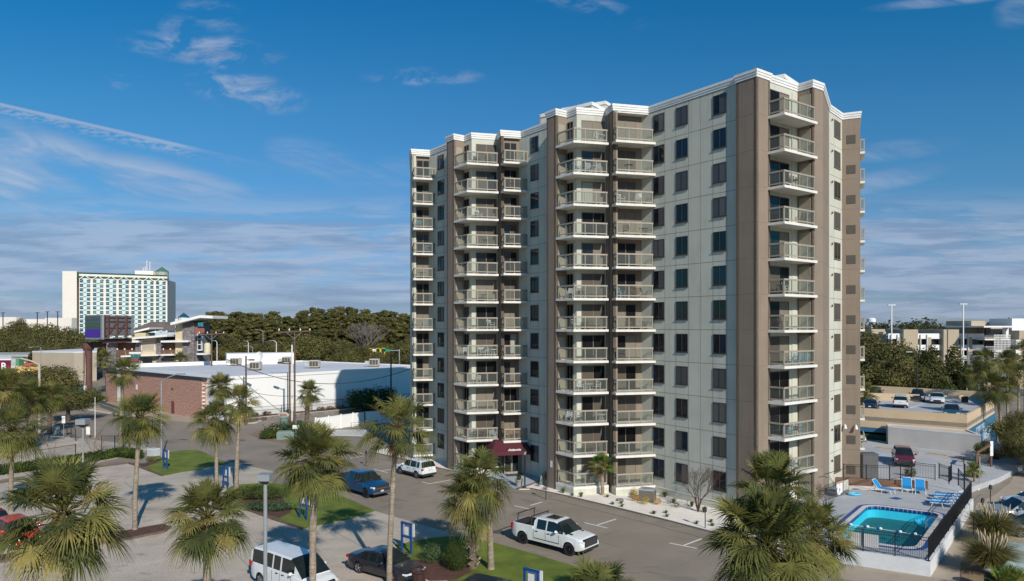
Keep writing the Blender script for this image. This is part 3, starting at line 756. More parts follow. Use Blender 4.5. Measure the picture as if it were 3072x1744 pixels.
sheet('mulch_bed', [k4(1640,1270),k4(1760,1280),k4(1900,1300),k5(240,1240),k5(330,1380),k5(200,1450),k4(1850,1456),k4(1700,1380)], .06, m_mulch)
sheet('mulch_bed', [k3(-200,1330),k3(0,1290),k3(560,1190),k3(1130,1085),k3(1420,1028),k3(1470,985),k3(1410,962),k3(900,1055),k3(400,1150),k3(0,1235),k3(-200,1270)], .05, m_mulch)
def timbers(pts, m=m_timber, h=.16, w_=.16):
    mb = MB()
    for a, b in zip(pts, pts[1:]): 
        mb.wbox(a, b, w_, -.02, h, -w_/2)
    return mb.build('timber_edging', m, kind='structure')
timbers([k3(-200,1345),k3(0,1300),k3(560,1200),k3(660,1180),k3(1130,1095)]); timbers([k3(1130,1095),k3(1420,1036),k3(1480,990)])
timbers([k3(0,608),k3(430,548),k3(860,470),k3(1110,438)]); timbers([k3(1115,438),k3(1200,468),k3(1412,548)])
timbers([k4(160,762),k4(290,852),k4(500,928),k4(745,1008)])
# white gravel bed, kerb and gutter lane
kerbp = [G(1105,1357),G(1200,1378),G(1312,1407),G(1430,1432)]
kerbq = [G(1558,1470),G(1590,1469),G(1700,1492),G(1850,1528),G(2000,1565.4),G(2120,1597),G(2235,1622)]
sheet('white_gravel_bed', kerbp+[G(1480,1440),Vector((-1,72,0)),Vector((-8,84,0)),Vector((-12,88,0))], .06, m_wgrav)
sheet('white_gravel_bed', kerbq+[Vector((17.6,46.6,0)),Vector((20,53,0)),Vector((12,64,0)),Vector((2,71,0)),G(1640,1425),G(1617,1449)], .06, m_wgrav)
def kerb(pts, m, h=.13, w_=.16, name='kerb'):
    mb = MB()
    for a, b in zip(pts, pts[1:]): mb.wbox(a, b, w_, -.02, h, 0)
    return mb.build(name, m, kind='structure')
kerb([p for p in kerbp], m_kerb); kerb([G(1617,1447),G(1549,1469)]+kerbq[1:], m_kerb)
def shift(pts, d): return [p+Vector((-.68,-.73,0))*d for p in pts]
strip = kerbp+[G(1480,1444)]+kerbq
sheet('gutter_lane', strip+list(reversed(shift(strip, 1.45))), .008, m_conc2)
joints('concrete_joint', list(zip(shift(strip,1.45), shift(strip,1.45)[1:])), m_dj, .014, .07)
sheet('entrance_apron', [G(1478,1448),G(1549,1469),G(1617,1447),Vector((2.9,70.2,0)),Vector((2.5,71.5,0)),Vector((-2,71,0)),Vector((-4,71,0))], .075, m_blueconc)
MB().prism([EL+nO*1.3+p_*-.1, ER+nO*1.3+p_*.2, ER+nO*.2+p_*.2, EL+nO*.2-p_*.1], .07, .09).build('doormat', mat('doormat', (.07,.06,.06), .95, .1, 5), base=EL+nO*.7, label='dark doormat on the pale blue apron before the entrance', cat='doormat')
# parking marks
mk = []
for a, b, c, d in (((1310,950),(1508,996),(1412,973),(1582,918)),):
    mk += [(k5(*a),k5(*b)),(k5(*c),k5(*d))]
mk += [(k5(840,800),k5(942,771)),(k5(705,803),k5(842,834))]
mk += [(k4(1780,597),k4(1845,612)),(k4(1845,612),k4(2030,578)),(k4(1365,485),k4(1480,516)),(k4(1425,500),k4(1510,488)),(k4(1160,390),k4(1265,374))]
def P(x, y): return G(x*1.19766, y*1.19766)
mk += [(P(1678,1361),P(1745,1374)),(P(1712,1367),P(1757,1350))]
joints('parking_mark', mk, m_paint, .012, .12)
joints('yellow_kerb_mark', [(G(1040,1352),G(1090,1366))], m_ypaint, .10, .25)
# pale kerbs round the lot behind
kerb([G(742,1256,.6),G(800,1250,.6),G(933,1238,.6),G(1085,1224,.6)], m_kerbw, .62, .35)
sheet('planting_strip', [G(742,1256,.6),G(800,1250,.6),G(933,1238,.6),G(1085,1224,.6),Vector((-17,130,0)),Vector((-16,137,0)),Vector((-43.7,107.6,0))], .58, m_mulch)
kerb([G(746,1272),G(770,1270),G(788,1262),G(778,1258)], m_kerbw, .15, .25)
kerb([G(228,1211),G(250,1228),G(320,1240),G(420,1253)], m_kerbw, .15, .3)
sheet('pavement', [G(226,1207),G(320,1199),G(605,1256),G(600,1268),G(420,1258),G(250,1230)], .012, m_sidew)
sheet('mulch_bed', [G(752,1305),G(775,1292),G(800,1294),G(860,1290),G(935,1296),G(950,1310),G(905,1330),G(850,1330),G(800,1322)], .06, m_straw)
joints('kerb_line', [(G(989,1309),G(1085,1312)),(G(1085,1312),G(1120,1330))], m_kerbw, .12, .2)
sheet('ramp_slab', [G(989,1307),G(1085,1310),G(1110,1290),G(1010,1292)], .10, mat('pale_green_slab', (.55,.56,.50), .9, .06, 1))
sheet('parking_apron', [G(330,1112),G(200,1135),G(170,1122),G(300,1100)], .014, m_asph2)
# manholes, stains on asphalt
mb = MB()
for c in (k5(210,925), k5(560,1030), k4(215,235)):
    mb.lathe((c.x,c.y,0), [(.45,.0),(.45,.013)], 20)
mb.build('manhole_cover', mat('manhole', (.10,.08,.07), .7, .15, 6), kind='structure')
rc = random.Random(12); cm = MB()
for i in range(26):
    x, y = rc.uniform(-30,14), rc.uniform(44,92); a = rc.uniform(2.0,2.6) if rc.random() < .6 else rc.uniform(.3,1.0); p = Vector((x,y,0))
    for k in range(rc.randrange(4,12)):
        a += rc.uniform(-.35,.35); q = p+Vector((math.cos(a), math.sin(a), 0))*rc.uniform(.5,1.3); t = (q-p).normalized(); n = Vector((-t.y,t.x,0))*.018
        cm.face([Vector((v.x,v.y,.0075)) for v in (p-n,q-n,q+n,p+n)]); p = q
cm.build('asphalt_crack', mat('crack', (.08,.07,.06), .95, .1, 3), kind='structure')
m_st = mat('tyre_stain', (.10,.09,.08), .9, .1, 2)
# right hand side: pavement, road behind the pool
sheet('pavement', [G(2556,1694)+Vector((-2.5,-2.0,0)),G(2556,1694),Vector((24.6,41.2,0)),Vector((37.1,56.2,0)),Vector((38.8,58.4,0)),Vector((42.0,61.0,0)),Vector((47,66,0)),Vector((52,72,0)),Vector((58,76,0)),Vector((62,72,0)),Vector((52,60,0)),Vector((44,52,0)),Vector((36,42.5,0)),Vector((29,34,0)),Vector((27.5,32,0)),Vector((25,36,0)),Vector((22.5,39,0))], .016, m_sidew)
joints('concrete_joint', [(k6(1250,1215),k6(1390,1250)),(k6(1340,1035),k6(1500,1075)),(k6(1170,1290),k6(1300,1310)),(k6(1450,890),k6(1640,925)),(k6(1500,760),k6(1570,700)),(k6(1400,1330),k6(1170,1300))], m_dj, .020, .03)
sheet('planting_bed', [k6(1520,1165),k6(1640,1185),k6(1800,1190),k6(2050,1240),k6(2100,1600),k6(1400,1600),k6(1390,1300)], .05, m_straw)
sheet('parking_lot', [Vector((24,59.5,0)),Vector((37,59.3,0)),Vector((46,66,0)),Vector((58,77,0)),Vector((56,84,0)),Vector((44,100,0)),Vector((20,100,0)),Vector((28,64,0))], .5, m_lot)
lot = lambda x, y: G(x, y, .504)
def l6(x, y, z=.504): return k6(x, y, z)
joints('parking_mark', [(l6(760,350),l6(830,330)),(l6(1000,385),l6(1070,352)),(l6(1230,425),l6(1300,380)),(l6(600,520),l6(660,535))], m_ypaint, .51, .12)
mb = MB()
for a, b in (((655,298),(810,317)),((878,323),(1035,345)),((1105,350),(1275,373)),((1350,378),(1500,395))):
    a, b = l6(*a), l6(*b); mb.wbox(a, b, .16, .5, .62)
mb.build('wheel_stop', m_ypaint, kind='structure')

# ---------------------------------------------------------------- pool terrace
DZ = .85
FRc, BRc = Vector((24.63,41.2,0)), Vector((37.05,56.2,0))
FLc = Vector((17.0,45.6,0)); 
deckp = [FRc, BRc, Vector((35.9,59.1,0)), Vector((28.6,59.6,0)), Vector((27.2,59.9,0)), Vector((24.6,57.2,0)), Vector((19.3,54.2,0)), FLc]
pTL, pTR, pBR_ = G(2607.7,1517,DZ), G(2820.7,1543,DZ), G(2746,1650,DZ)
pTR = Vector((31.75,51.9,0)); pTL = Vector((27.7,54.35,0)); pBR_ = Vector((25.15,43.75,0)); pBL = pBR_+pTL-pTR
def rounded(P, r, n=6):
    out = []
    for i in range(len(P)):
        a, b, c = P[i-1], P[i], P[(i+1)%len(P)]
        p0 = b+(a-b).normalized()*r; p1 = b+(c-b).normalized()*r
        for k in range(n+1):
            t = k/n; out.append(p0*(1-t)**2+b*2*t*(1-t)+p1*t*t)
    return out
pool0 = [Vector((p.x,p.y,0)) for p in (pBR_, pTR, pTL, pBL)]
cyc = rounded(pool0, 1.0)
def ringmesh(P, di, do, z, th=.02):
    i_ = offset_poly(P, di); o = offset_poly(P, do); mb = MB(); u = lambda p, q: Vector((p.x,p.y,q))
    mb.grid([[u(p,z) for p in i_],[u(p,z) for p in o],[u(p,z-th) for p in o],[u(p,z-th) for p in i_],[u(p,z) for p in i_]], True); return mb
m_coping = mat('coping_stone', (.62,.56,.53), .8, .08, 4)
m_blue = mat('blue_band', (.02,.075,.26), .6, .12, 2)
deck = MB(); 
# deck with a hole: bridge ring between the pool outline and the deck outline
hole = [Vector((p.x,p.y,0)) for p in cyc]
bm = bmesh.new()
ov = [bm.verts.new((p.x,p.y,DZ)) for p in deckp]; hv = [bm.verts.new((p.x,p.y,DZ)) for p in hole]
es = [bm.edges.new((ov[i], ov[(i+1)%len(ov)])) for i in range(len(ov))]+[bm.edges.new((hv[i], hv[(i+1)%len(hv)])) for i in range(len(hv))]
bmesh.ops.triangle_fill(bm, use_beauty=True, use_dissolve=False, edges=es, normal=(0,0,1))
for f in bm.faces:
    f.normal_update()
    if f.normal.z < 0: f.normal_flip()
me = bpy.data.meshes.new('pool_deck'); bm.to_mesh(me); bm.free(); me.materials.append(m_deck)
o = bpy.data.objects.new('pool_deck', me); COL.objects.link(o); o['kind'] = 'structure'
joints('deck_joint', [(k6(380,670,DZ),k6(1150,760,DZ)) if False else (Vector((21,52,0)),Vector((33,52.5,0))) if False else (k6(400,740,DZ),k6(1380,855,DZ))], mat('joint_grey', (.2,.2,.2), .9, 0), DZ+.004, .025)
pool = empty('swimming_pool', (26.4,49,DZ), 'rectangular turquoise swimming pool with rounded corners and blue band on the raised deck', 'swimming pool')
ringmesh(cyc, 0, .30, DZ+.05, .06).build('coping', m_coping, pool)
ringmesh(cyc, .30, .62, DZ+.012, .02).build('blue_border', m_blue, pool)
m_tile = brickmat('pool_tile', (.015,.04,.16), (.03,.07,.25), (.30,.35,.45), .3, .3, .03, .3, 0)
inner = offset_poly(cyc, -.004); mb = MB()
mb.grid([[Vector((p.x,p.y,DZ+.03)) for p in inner], [Vector((p.x,p.y,DZ-.25)) for p in inner]], True).build('tile_band', m_tile, pool)
m_plaster = mat('pool_plaster', (.50,.92,.97), .8, .05, 1)
zb = lambda p: (-.9 if (p-pBR_).length < 99 else 0)
MB().grid([[Vector((p.x,p.y,DZ-.24)) for p in inner], [Vector((p.x,p.y,-.25)) for p in inner]], True).face([Vector((p.x,p.y,-.25)) for p in inner]).build('basin', m_plaster, pool)
mw = bpy.data.materials.new('pool_water'); mw.use_nodes = True; b = mw.node_tree.nodes['Principled BSDF']
t = nd(mw.node_tree, 'ShaderNodeBsdfTransparent'); t.inputs[0].default_value = (.30,.82,.95,1); mx = nd(mw.node_tree, 'ShaderNodeMixShader'); mx.inputs[0].default_value = .12
b.inputs['Base Color'].default_value = (.0,.30,.42,1); b.inputs['Roughness'].default_value = .04
nn = nd(mw.node_tree, 'ShaderNodeTexNoise'); nn.inputs['Scale'].default_value = 5.0; tcw = nd(mw.node_tree, 'ShaderNodeTexCoord'); mw.node_tree.links.new(tcw.outputs['Object'], nn.inputs['Vector'])
bp = nd(mw.node_tree, 'ShaderNodeBump'); bp.inputs['Strength'].default_value = .5; bp.inputs['Distance'].default_value = .03; mw.node_tree.links.new(nn.outputs['Fac'], bp.inputs['Height']); mw.node_tree.links.new(bp.outputs[0], b.inputs['Normal'])
mw.node_tree.links.new(t.outputs[0], mx.inputs[1]); mw.node_tree.links.new(b.outputs[0], mx.inputs[2]); mw.node_tree.links.new(mx.outputs[0], mw.node_tree.nodes['Material Output'].inputs[0])
MB().face([Vector((p.x,p.y,DZ-.10)) for p in inner]).build('water', mw, pool)
MT['pool_water'] = mw
# steps at the far right corner of the pool
st = MB()
for i in range(4):
    r = 2.6-.5*i; c = pool0[1]
    st.prism([c+Vector((-.05,-.05,0))]+[c+(Vector((math.cos(a),math.sin(a),0))*r) for a in [R(147+ (230-147)*k/8) for k in range(9)]], -.24, -.12+.12*i)
st.build('pool_steps', m_plaster, pool)
# retaining walls
m_wallw = mat('white_painted_wall', (.62,.63,.64), .85, .07, .9, fine=.05, fscale=9)
rw = MB().wbox(FLc+Vector((-6,3.6,0))*0, FRc, .28, -.2, DZ+.06, 0); rw.wbox(FRc, BRc, .28, -.2, DZ+.06, 0)
rw.build('retaining_wall', m_wallw, base=(30.8,48.7,0), label='low white painted wall holding up the raised pool deck', cat='wall')
m_black = mat('black_metal', (.012,.012,.014), .45, .1, 3, spec=.5)
def picket_fence(name, pts, z, h, label, gap=.115, posts=1.9, lean=False, extra=None):
    root = empty(name, (pts[0].x, pts[0].y, z), label, 'fence', 'black metal pool fences')
    pm = MB()
    for a, b in zip(pts, pts[1:]):
        L_ = (b-a).length; t = (b-a).normalized(); up = Vector((0,0,1)); n = max(1, round(L_/posts)); zz = Vector((0,0,z))
        pm.bar(a+zz+up*h, b+zz+up*h, .035, .035); pm.bar(a+zz+up*.12, b+zz+up*.12, .03, .03); pm.bar(a+zz+up*(h-.16), b+zz+up*(h-.16), .03, .03)
        k = int(L_/gap)
        for i in range(1, k): 
            q = a+t*(L_*i/k)+zz; pm.bar(q+up*.12, q+up*h, .016, .016, Vector((t.x,t.y,0)))
        for i in range(n+1):
            q = a+t*(L_*i/n)+zz; MB().bar(q, q+up*(h+.06), .06, .06, Vector((t.x,t.y,0))).build('post', m_black, root)
    pm.build('picket_panel', m_black, root); return root
ins = lambda p, d: p
f0 = FLc+Vector((.15,.15,0)); f1 = FRc+Vector((-.02,.17,0)); f2 = BRc+Vector((-.2,-.02,0))
picket_fence('pool_fence', [f0, f1], DZ+.05, 1.35, 'black picket fence on the white wall at the near edge of the pool')
picket_fence('pool_fence', [f1+Vector((.02,.03,0)), f2], DZ+.05, 1.35, 'black picket fence along the right side of the pool above the sloping pavement', gap=.115)
zz = DZ
fb0, fb1 = k6(376,655,DZ), k6(775,672,DZ); fb2 = k6(870,640,DZ)+Vector((0.6,2.6,0)); 
picket_fence('pool_fence', [fb0, fb1], DZ, 1.25, 'black picket fence behind the pool between the tower wall and the loungers')
picket_fence('pool_fence', [fb1, k6(965,640,DZ), k6(1170,668,DZ)], DZ, 1.3, 'black picket fence right behind the pair of upright blue loungers')
picket_fence('pool_fence', [k6(1205,655,DZ), k6(1290,690,DZ)], DZ, 1.3, 'short black picket panel beside the open pool gate')
picket_fence('pool_gate', [k6(1290,705,DZ), k6(1320,690,DZ)+Vector((.5,.9,0))], DZ, 1.35, 'open black pool gate standing at an angle', posts=3)
picket_fence('pool_fence', [k6(1372,715,DZ), f2], DZ, 1.35, 'black picket panel by the far right corner of the pool deck')
# ---------------------------------------------------------------- vehicles
m_tyre = mat('tyre_rubber', (.02,.02,.021), .85, .2, 6)
m_rimd = mat('dark_alloy', (.05,.05,.055), .35, 0, metal=.8)
m_rims = mat('silver_alloy', (.45,.45,.46), .3, 0, metal=.9)
m_trim = mat('black_trim', (.025,.025,.028), .6, .1, 4)
m_cglass = mat('car_glass', (.012,.018,.018), .03, .2, 2, spec=.8)
m_lamp = mat('headlamp_lens', (.65,.68,.72), .08, 0, spec=.8, coat=.5)
m_tail = mat('tail_lens', (.35,.01,.015), .15, 0, coat=.6)
m_chrome = mat('chrome', (.6,.6,.62), .15, 0, metal=1)
m_plate = mat('number_plate', (.6,.62,.6), .5, .1, 9)
def paint(name, c): return mat('paint_'+name, c, .28, .03, .7, coat=.7, spec=.5)
def lerp_pts(pts, x):
    if x <= pts[0][0]: return pts[0][1]
    for (a, b), (c, d) in zip(pts, pts[1:]):
        if x <= c:
            t = (x-a)/(c-a); return b+(d-b)*t
    return pts[-1][1]
def make_car(spec, col, name, label, cat='car', rim=None, front_only=False, group=None):
    """local frame: x forward, origin on the ground under the centre"""
    s = spec; L_, W = s['L'], s['W']/2; x0, x1 = -L_/2, L_/2
    root = empty(name, (0,0,0), label, cat, group)
    ax, r = s['ax'], s['r']; ra = r+.07; cl = s.get('cl', .24)
    bed = s.get('bed')
    xs = set(round(x0+L_*i/30, 3) for i in range(31))
    for a in ax:
        for i in range(13): xs.add(round(a-ra+2*ra*i/12, 3))
        xs.add(round(a-ra-.01, 3)); xs.add(round(a+ra+.01, 3))
    if bed: 
        for q in bed: xs |= {round(q-.012, 3), round(q+.012, 3)}
    for q, _ in s['top']: xs.add(round(q, 3))
    xs = sorted(x for x in xs if x0 <= x <= x1)
    rows = []
    for x in xs:
        e = min(x-x0, x1-x); w_ = W*(1-.13*max(0, 1-e/.55)**2.2); zt = lerp_pts(s['top'], x)
        zb = cl+.12*max(0, 1-e/.35)
        for a in ax:
            if abs(x-a) < ra: zb = max(zb, r+math.sqrt(max(0, ra*ra-(x-a)**2)))
        zb = min(zb, zt-.12); hgt = zt-cl
        wf = .03 if any(abs(x-a) < ra+.12 for a in ax) else 0.0
        zm = max(zb+.02, cl+.28*hgt); zs = max(zb+.04, cl+.66*hgt)
        if bed and bed[0] < x < bed[1]:
            ring = [(0,zb),(w_-.16,zb),(w_-.02+wf,zb+.01),(w_+wf,zm),(w_-.005,zs),(w_-.03,zt-.03),(w_-.06,zt),(w_-.15,zt-.01),(w_-.16,.68),(0,.68)]
        else:
            ring = [(0,zb),(w_-.16,zb),(w_-.02+wf,zb+.01),(w_+wf,zm),(w_-.005,zs),(w_-.05,zt-.07),(w_-.12,zt-.015),(w_-.25,zt),(w_*.45,zt+.02),(0,zt+.025)]
        rows.append([Vector((x,-y,z)) for y, z in ring]+[Vector((x,y,z)) for y, z in reversed(ring[:-1])])
    body = MB(); body.grid([list(reversed(q)) for q in rows]) ; body.face(rows[0]); body.face(list(reversed(rows[-1])))
    # dark underside / arches / bed liner by slot
    nper = len(rows[0])-1
    for i in range(len(rows)-1):
        for j in range(nper):
            fi = i*nper+j; jj = nper-1-j
            k = min(jj, nper-1-jj)
            if k < 2: body.m[fi] = 1
            if k == 2 and s.get('clad'): body.m[fi] = 1
            if bed and bed[0]-.02 < rows[i][0].x < bed[1] and k >= 7: body.m[fi] = 1
    body.build('body', [col, m_trim], root, local=True, smooth=38)
    # greenhouse
    gh = s['gh']; zbelt = s['belt']; gx = sorted(set([q for q, _ in gh]+[w for ab in s['win'] for w in ab])); rows = []
    for x in gx:
        zr = lerp_pts(gh, x); zb = min(zbelt, zr-.01) if zr < zbelt+.05 else zbelt; zb = lerp_pts(s['top'], x)-.03
        zr = max(zr, zb+.015); up = zr-zb; wb = W-.07; wt = wb-up*s.get('tumble', .26)
        rows.append([Vector((x,-wb,zb)), Vector((x,-wt-.01,zr-min(.07,up*.4))), Vector((x,-wt+.10,zr)), Vector((x,0,zr+.025)), Vector((x,wt-.10,zr)), Vector((x,wt+.01,zr-min(.07,up*.4))), Vector((x,wb,zb))])
    rf, gl_ = MB(), MB()
    for i in range(len(rows)-1):
        xa, xb = gx[i], gx[i+1]; slope = abs(lerp_pts(gh, xb)-lerp_pts(gh, xa))/max(.01, xb-xa)
        for j in range(6):
            q = [rows[i][j], rows[i+1][j], rows[i+1][j+1], rows[i][j+1]]; q.reverse()
            side = j in (0, 5)
            isw = any(a-.001 <= xa and xb <= b+.001 for a, b in s['win'])
            if side: (gl_ if isw else rf).face(q)
            elif slope > .28 and (j in (2, 3, 1, 4)): (gl_).face(q)
            else: rf.face(q)
    # end caps
    rf.face(rows[0]); rf.face(list(reversed(rows[-1])))
    rf.build('roof', col, root, local=True, smooth=30); gl_.build('window', m_cglass, root, local=True)
    if s.get('backglass'):
        y = W-.28; za, zb2 = s['backglass']; xg = gx[0]
        MB().box(xg-.012, xg+.02, -y, y, za, zb2).build('rear_window', m_cglass, root, local=True)
    # door lines and handles
    dl = MB()
    for x in s.get('doors', ()):
        for sg in (-1, 1): dl.box(x-.008, x+.008, sg*(W+.004)-.004, sg*(W+.004)+.004, cl+.22, zbelt-.1)
    if s.get('doors'): dl.build('door_seam', m_trim, root, local=True)
    hb = MB()
    for x in s.get('handles', ()):
        for sg in (-1, 1): hb.box(x-.1, x+.1, sg*(W)-.025, sg*(W)+.025, zbelt-.20, zbelt-.165)
    if s.get('handles'): hb.build('door_handle', s.get('hmat', col), root, local=True)
    # bumpers, grille, lamps
    gz0, gz1, gw = s['grille']
    MB().box(x1-.16, x1+.015, -gw, gw, gz0, gz1).build('grille', s.get('gm', m_trim), root, local=True)
    MB().box(x1-.25, x1+.02, -W*.8, W*.8, cl-.02, cl+.16).build('front_bumper', m_trim, root, local=True)
    MB().box(x0-.02, x0+.25, -W*.86, W*.86, cl, cl+.22).build('rear_bumper', s.get('rb', m_trim), root, local=True)
    MB().box(x0-.028, x0, -.16, .16, s['plate'], s['plate']+.13).build('number_plate', m_plate, root, local=True)
    if s.get('fplate'): MB().box(x1+.012, x1+.03, -.15, .15, s['fplate'], s['fplate']+.13).build('number_plate', m_plate, root, local=True)
    hz = s['hl']; tz = s['tl']
    for sg in (-1, 1):
        h = MB(); h.grid([[Vector((x1-.32, sg*(W-.045), z)), Vector((x1-.06, sg*(W*.84), z)), Vector((x1+.012, sg*(gw+.02), z))] for z in hz] if sg > 0 else [[Vector((x1+.012, sg*(gw+.02), z)), Vector((x1-.06, sg*(W*.84), z)), Vector((x1-.32, sg*(W-.045), z))] for z in hz])
        h.xform(Matrix.Translation((.012, 0, 0)) @ Matrix.Diagonal((1, 1.012, 1, 1)))
        h.build('headlight', m_lamp, root, local=True)
        MB().box(x0-.012, x0+.10, min(sg*(W-.20), sg*(W-.015)), max(sg*(W-.20), sg*(W-.015)), tz[0], tz[1]).build('taillight', m_tail, root, local=True)
        MB().blob((s['mx'], sg*(W+.13), zbelt+.10), .10, .13, .10, 10, 6).bar((s['mx'], sg*(W-.08), zbelt+.02), (s['mx'], sg*(W+.05), zbelt+.06), .06).build('mirror', s.get('mm', col), root, local=True, smooth=50)
        for a in ax:
            ty = MB(); n = 28; yo = sg*(W-.01); yi = sg*(W-.25)
            prof = [(r*.66, yo), (r*.93, yo+sg*.0), (r, yo-sg*.04), (r, yi+sg*.03), (r*.9, yi), (r*.5, yi)]
            rows_ = [[Vector((a+rr*math.cos(2*math.pi*k/n), yy, r+rr*math.sin(2*math.pi*k/n))) for k in range(n)] for rr, yy in prof]
            if sg > 0: rows_ = rows_
            wh = ty.grid(rows_, True).build('wheel', m_tyre, root, local=True, smooth=40)
            rm = MB(); rm.face([Vector((a+r*.67*math.cos(2*math.pi*k/n), yo-sg*.06, r+r*.67*math.sin(2*math.pi*k/n))) for k in range(n)])
            rim_o = rm.build('wheel_well', m_trim, wh, local=True)
            sp = MB(); ns = s.get('spokes', 6)
            for k in range(ns):
                an = 2*math.pi*k/ns+.3; u = Vector((math.cos(an), 0, math.sin(an)))
                sp.bar(Vector((a, yo-sg*.03, r))+u*.02, Vector((a, yo-sg*.012, r))+u*r*.66, .05, .025, Vector((0,1,0)))
            nn_ = 24; pr = [(r*.60, yo-sg*.02), (r*.68, yo+sg*.004), (r*.70, yo-sg*.02)]
            sp.grid([[Vector((a+rr*math.cos(2*math.pi*k/nn_), yy, r+rr*math.sin(2*math.pi*k/nn_))) for k in range(nn_)] for rr, yy in pr], True)
            sp.blob((a, yo-sg*.02, r), .07, .03, .07, 8, 4)
            sp.build('rim', rim or m_rims, wh, local=True)
    return root
PICK = dict(L=5.93, W=2.03, ax=(-1.93,1.93), r=.42, cl=.42, bed=(-2.82,-1.06), top=[(-2.97,1.30),(-2.9,1.36),(-1.06,1.38),(-.9,1.30),(1.2,1.31),(1.6,1.30),(2.3,1.22),(2.75,1.14),(2.9,1.0),(2.965,.86)],
    gh=[(-1.02,1.80),(-.92,1.93),(.55,1.97),(.85,1.92),(1.68,1.30)], belt=1.30, win=[(-.78,-.02),(.08,.85),(.85,1.4)], doors=(-.98,.03,1.12), handles=(-.72,.28), grille=(.66,1.14,.72), hl=(.90,1.06), tl=(.92,1.28), plate=.75, mx=.98, backglass=(1.42,1.78), hmat=None, spokes=6, tumble=.28)
SUVS = dict(L=4.6, W=1.86, ax=(-1.36,1.33), r=.36, cl=.32, top=[(-2.3,.85),(-2.26,1.02),(-1.9,1.10),(.9,1.06),(1.5,1.02),(2.05,.90),(2.25,.74),(2.3,.62)],
    gh=[(-2.18,1.10),(-1.92,1.60),(-1.4,1.68),(.1,1.70),(.4,1.64),(1.22,1.06)], belt=1.06, win=[(-1.72,-1.28),(-1.2,-.28),(-.2,.75)], doors=(-1.22,-.24,.85), handles=(-.98,.02), grille=(.55,.80,.5), hl=(.74,.86), tl=(.88,1.04), plate=.80, mx=.72, clad=True, spokes=5)
SEDAN = dict(L=4.93, W=1.85, ax=(-1.42,1.40), r=.33, cl=.22, top=[(-2.46,.72),(-2.4,.98),(-1.7,1.04),(-1.4,.98),(.9,.94),(1.6,.86),(2.2,.72),(2.4,.58),(2.46,.48)],
    gh=[(-1.78,1.03),(-1.05,1.38),(-.6,1.44),(-.1,1.46),(.25,1.42),(1.18,.93)], belt=.95, win=[(-1.25,-.72),(-.64,-.04),(.04,.75)], doors=(-.95,0,.95), handles=(-.72,.22), grille=(.38,.60,.45), hl=(.56,.68), tl=(.80,.96), plate=.62, mx=.68, spokes=5)
VAN = dict(L=5.7, W=2.02, ax=(-1.75,1.70), r=.36, cl=.34, top=[(-2.85,1.15),(-2.8,1.28),(1.3,1.26),(1.75,1.22),(2.4,1.06),(2.75,.92),(2.85,.72)],
    gh=[(-2.80,1.92),(-2.6,2.02),(-1,2.06),(.9,2.04),(1.1,1.98),(2.02,1.20)], belt=1.26, win=[(-2.62,-1.40),(-1.28,-.72),(-.60,.02),(.16,1.30)], doors=(-1.34,-.66,.08,1.1), handles=(-.2,.35), grille=(.62,.95,.6), hl=(.70,.92), tl=(.95,1.3), plate=.8, mx=1.25, tumble=.14, spokes=8)
BIGSUV = dict(L=4.9, W=1.95, ax=(-1.45,1.42), r=.38, cl=.34, top=[(-2.45,1.0),(-2.4,1.12),(.95,1.10),(1.6,1.06),(2.2,.98),(2.4,.8),(2.45,.66)],
    gh=[(-2.36,1.12),(-2.15,1.66),(-1.7,1.76),(.1,1.78),(.42,1.72),(1.2,1.10)], belt=1.1, win=[(-1.95,-1.3),(-1.2,-.30),(-.2,.75)], doors=(-1.25,-.25,.85), handles=(-1.0,.0), grille=(.6,.9,.55), hl=(.78,.92), tl=(.95,1.25), plate=.85, mx=.74, spokes=6)
for s_ in (PICK,SUVS,SEDAN,VAN,BIGSUV): s_['hmat'] = m_trim
white = paint('white', (.72,.74,.74)); 
def put(o, x, y, deg, z=0.0): o.location = (x, y, z); o.rotation_euler = (0,0,R(deg)); return o
# white pickup
h = -40.5; fw = dirv(h); lf = dirv(h+90)
cpos = Vector((2.245,46.25,0))+lf*.9
wp = put(make_car(dict(PICK, mm=white), white, 'pickup_truck', 'white crew cab pickup with black bed rack and black wheels driving on the asphalt', 'pickup truck', m_rimd), cpos.x, cpos.y, h)
rk = MB()
for x in (-2.45, -1.25):
    rk.bar((x,-.92,1.38), (x+.05,-.86,1.98), .06); rk.bar((x,.92,1.38), (x+.05,.86,1.98), .06); rk.bar((x+.05,-.98,2.0), (x+.05,.98,2.0), .07, .05)
rk.build('ladder_rack', m_trim, wp, local=True)
MB().box(-.35,.55,-.42,.42,1.985,2.006).build('sunroof', m_cglass, wp, local=True)
mb = MB(); 
for sg in (-1,1):
    mb.box(1.55,1.95,sg*.62-.07,sg*.62+.07,1.27,1.325)
    mb.box(-.95,1.15,sg*1.015-.012,sg*1.015+.012,.62,.66)
mb.build('trim_strip', m_trim, wp, local=True)
mb = MB()
for i in range(5): mb.box(2.97,2.99,-.6,.6,.70+.09*i,.715+.09*i)
mb.build('grille_bar', m_rims, wp, local=True)
# blue pickup
blue = paint('blue', (.004,.05,.15))
bp_ = dict(PICK, gm=m_trim, fplate=.60, mm=m_trim, rb=m_chrome); h = -44; fw = dirv(h); lf = dirv(h+90)
c = Vector((-12.5,60.1,0))-fw*1.93+lf*.9
o = put(make_car(bp_, blue, 'pickup_truck', 'bright blue pickup truck half hidden behind a palm crown', 'pickup truck', m_rimd), c.x, c.y, h)
MB().box(2.93,3.0,-.85,.85,.86,.92).box(2.93,3.0,-.92,.92,.46,.60).build('chrome_bar', m_chrome, o, local=True)
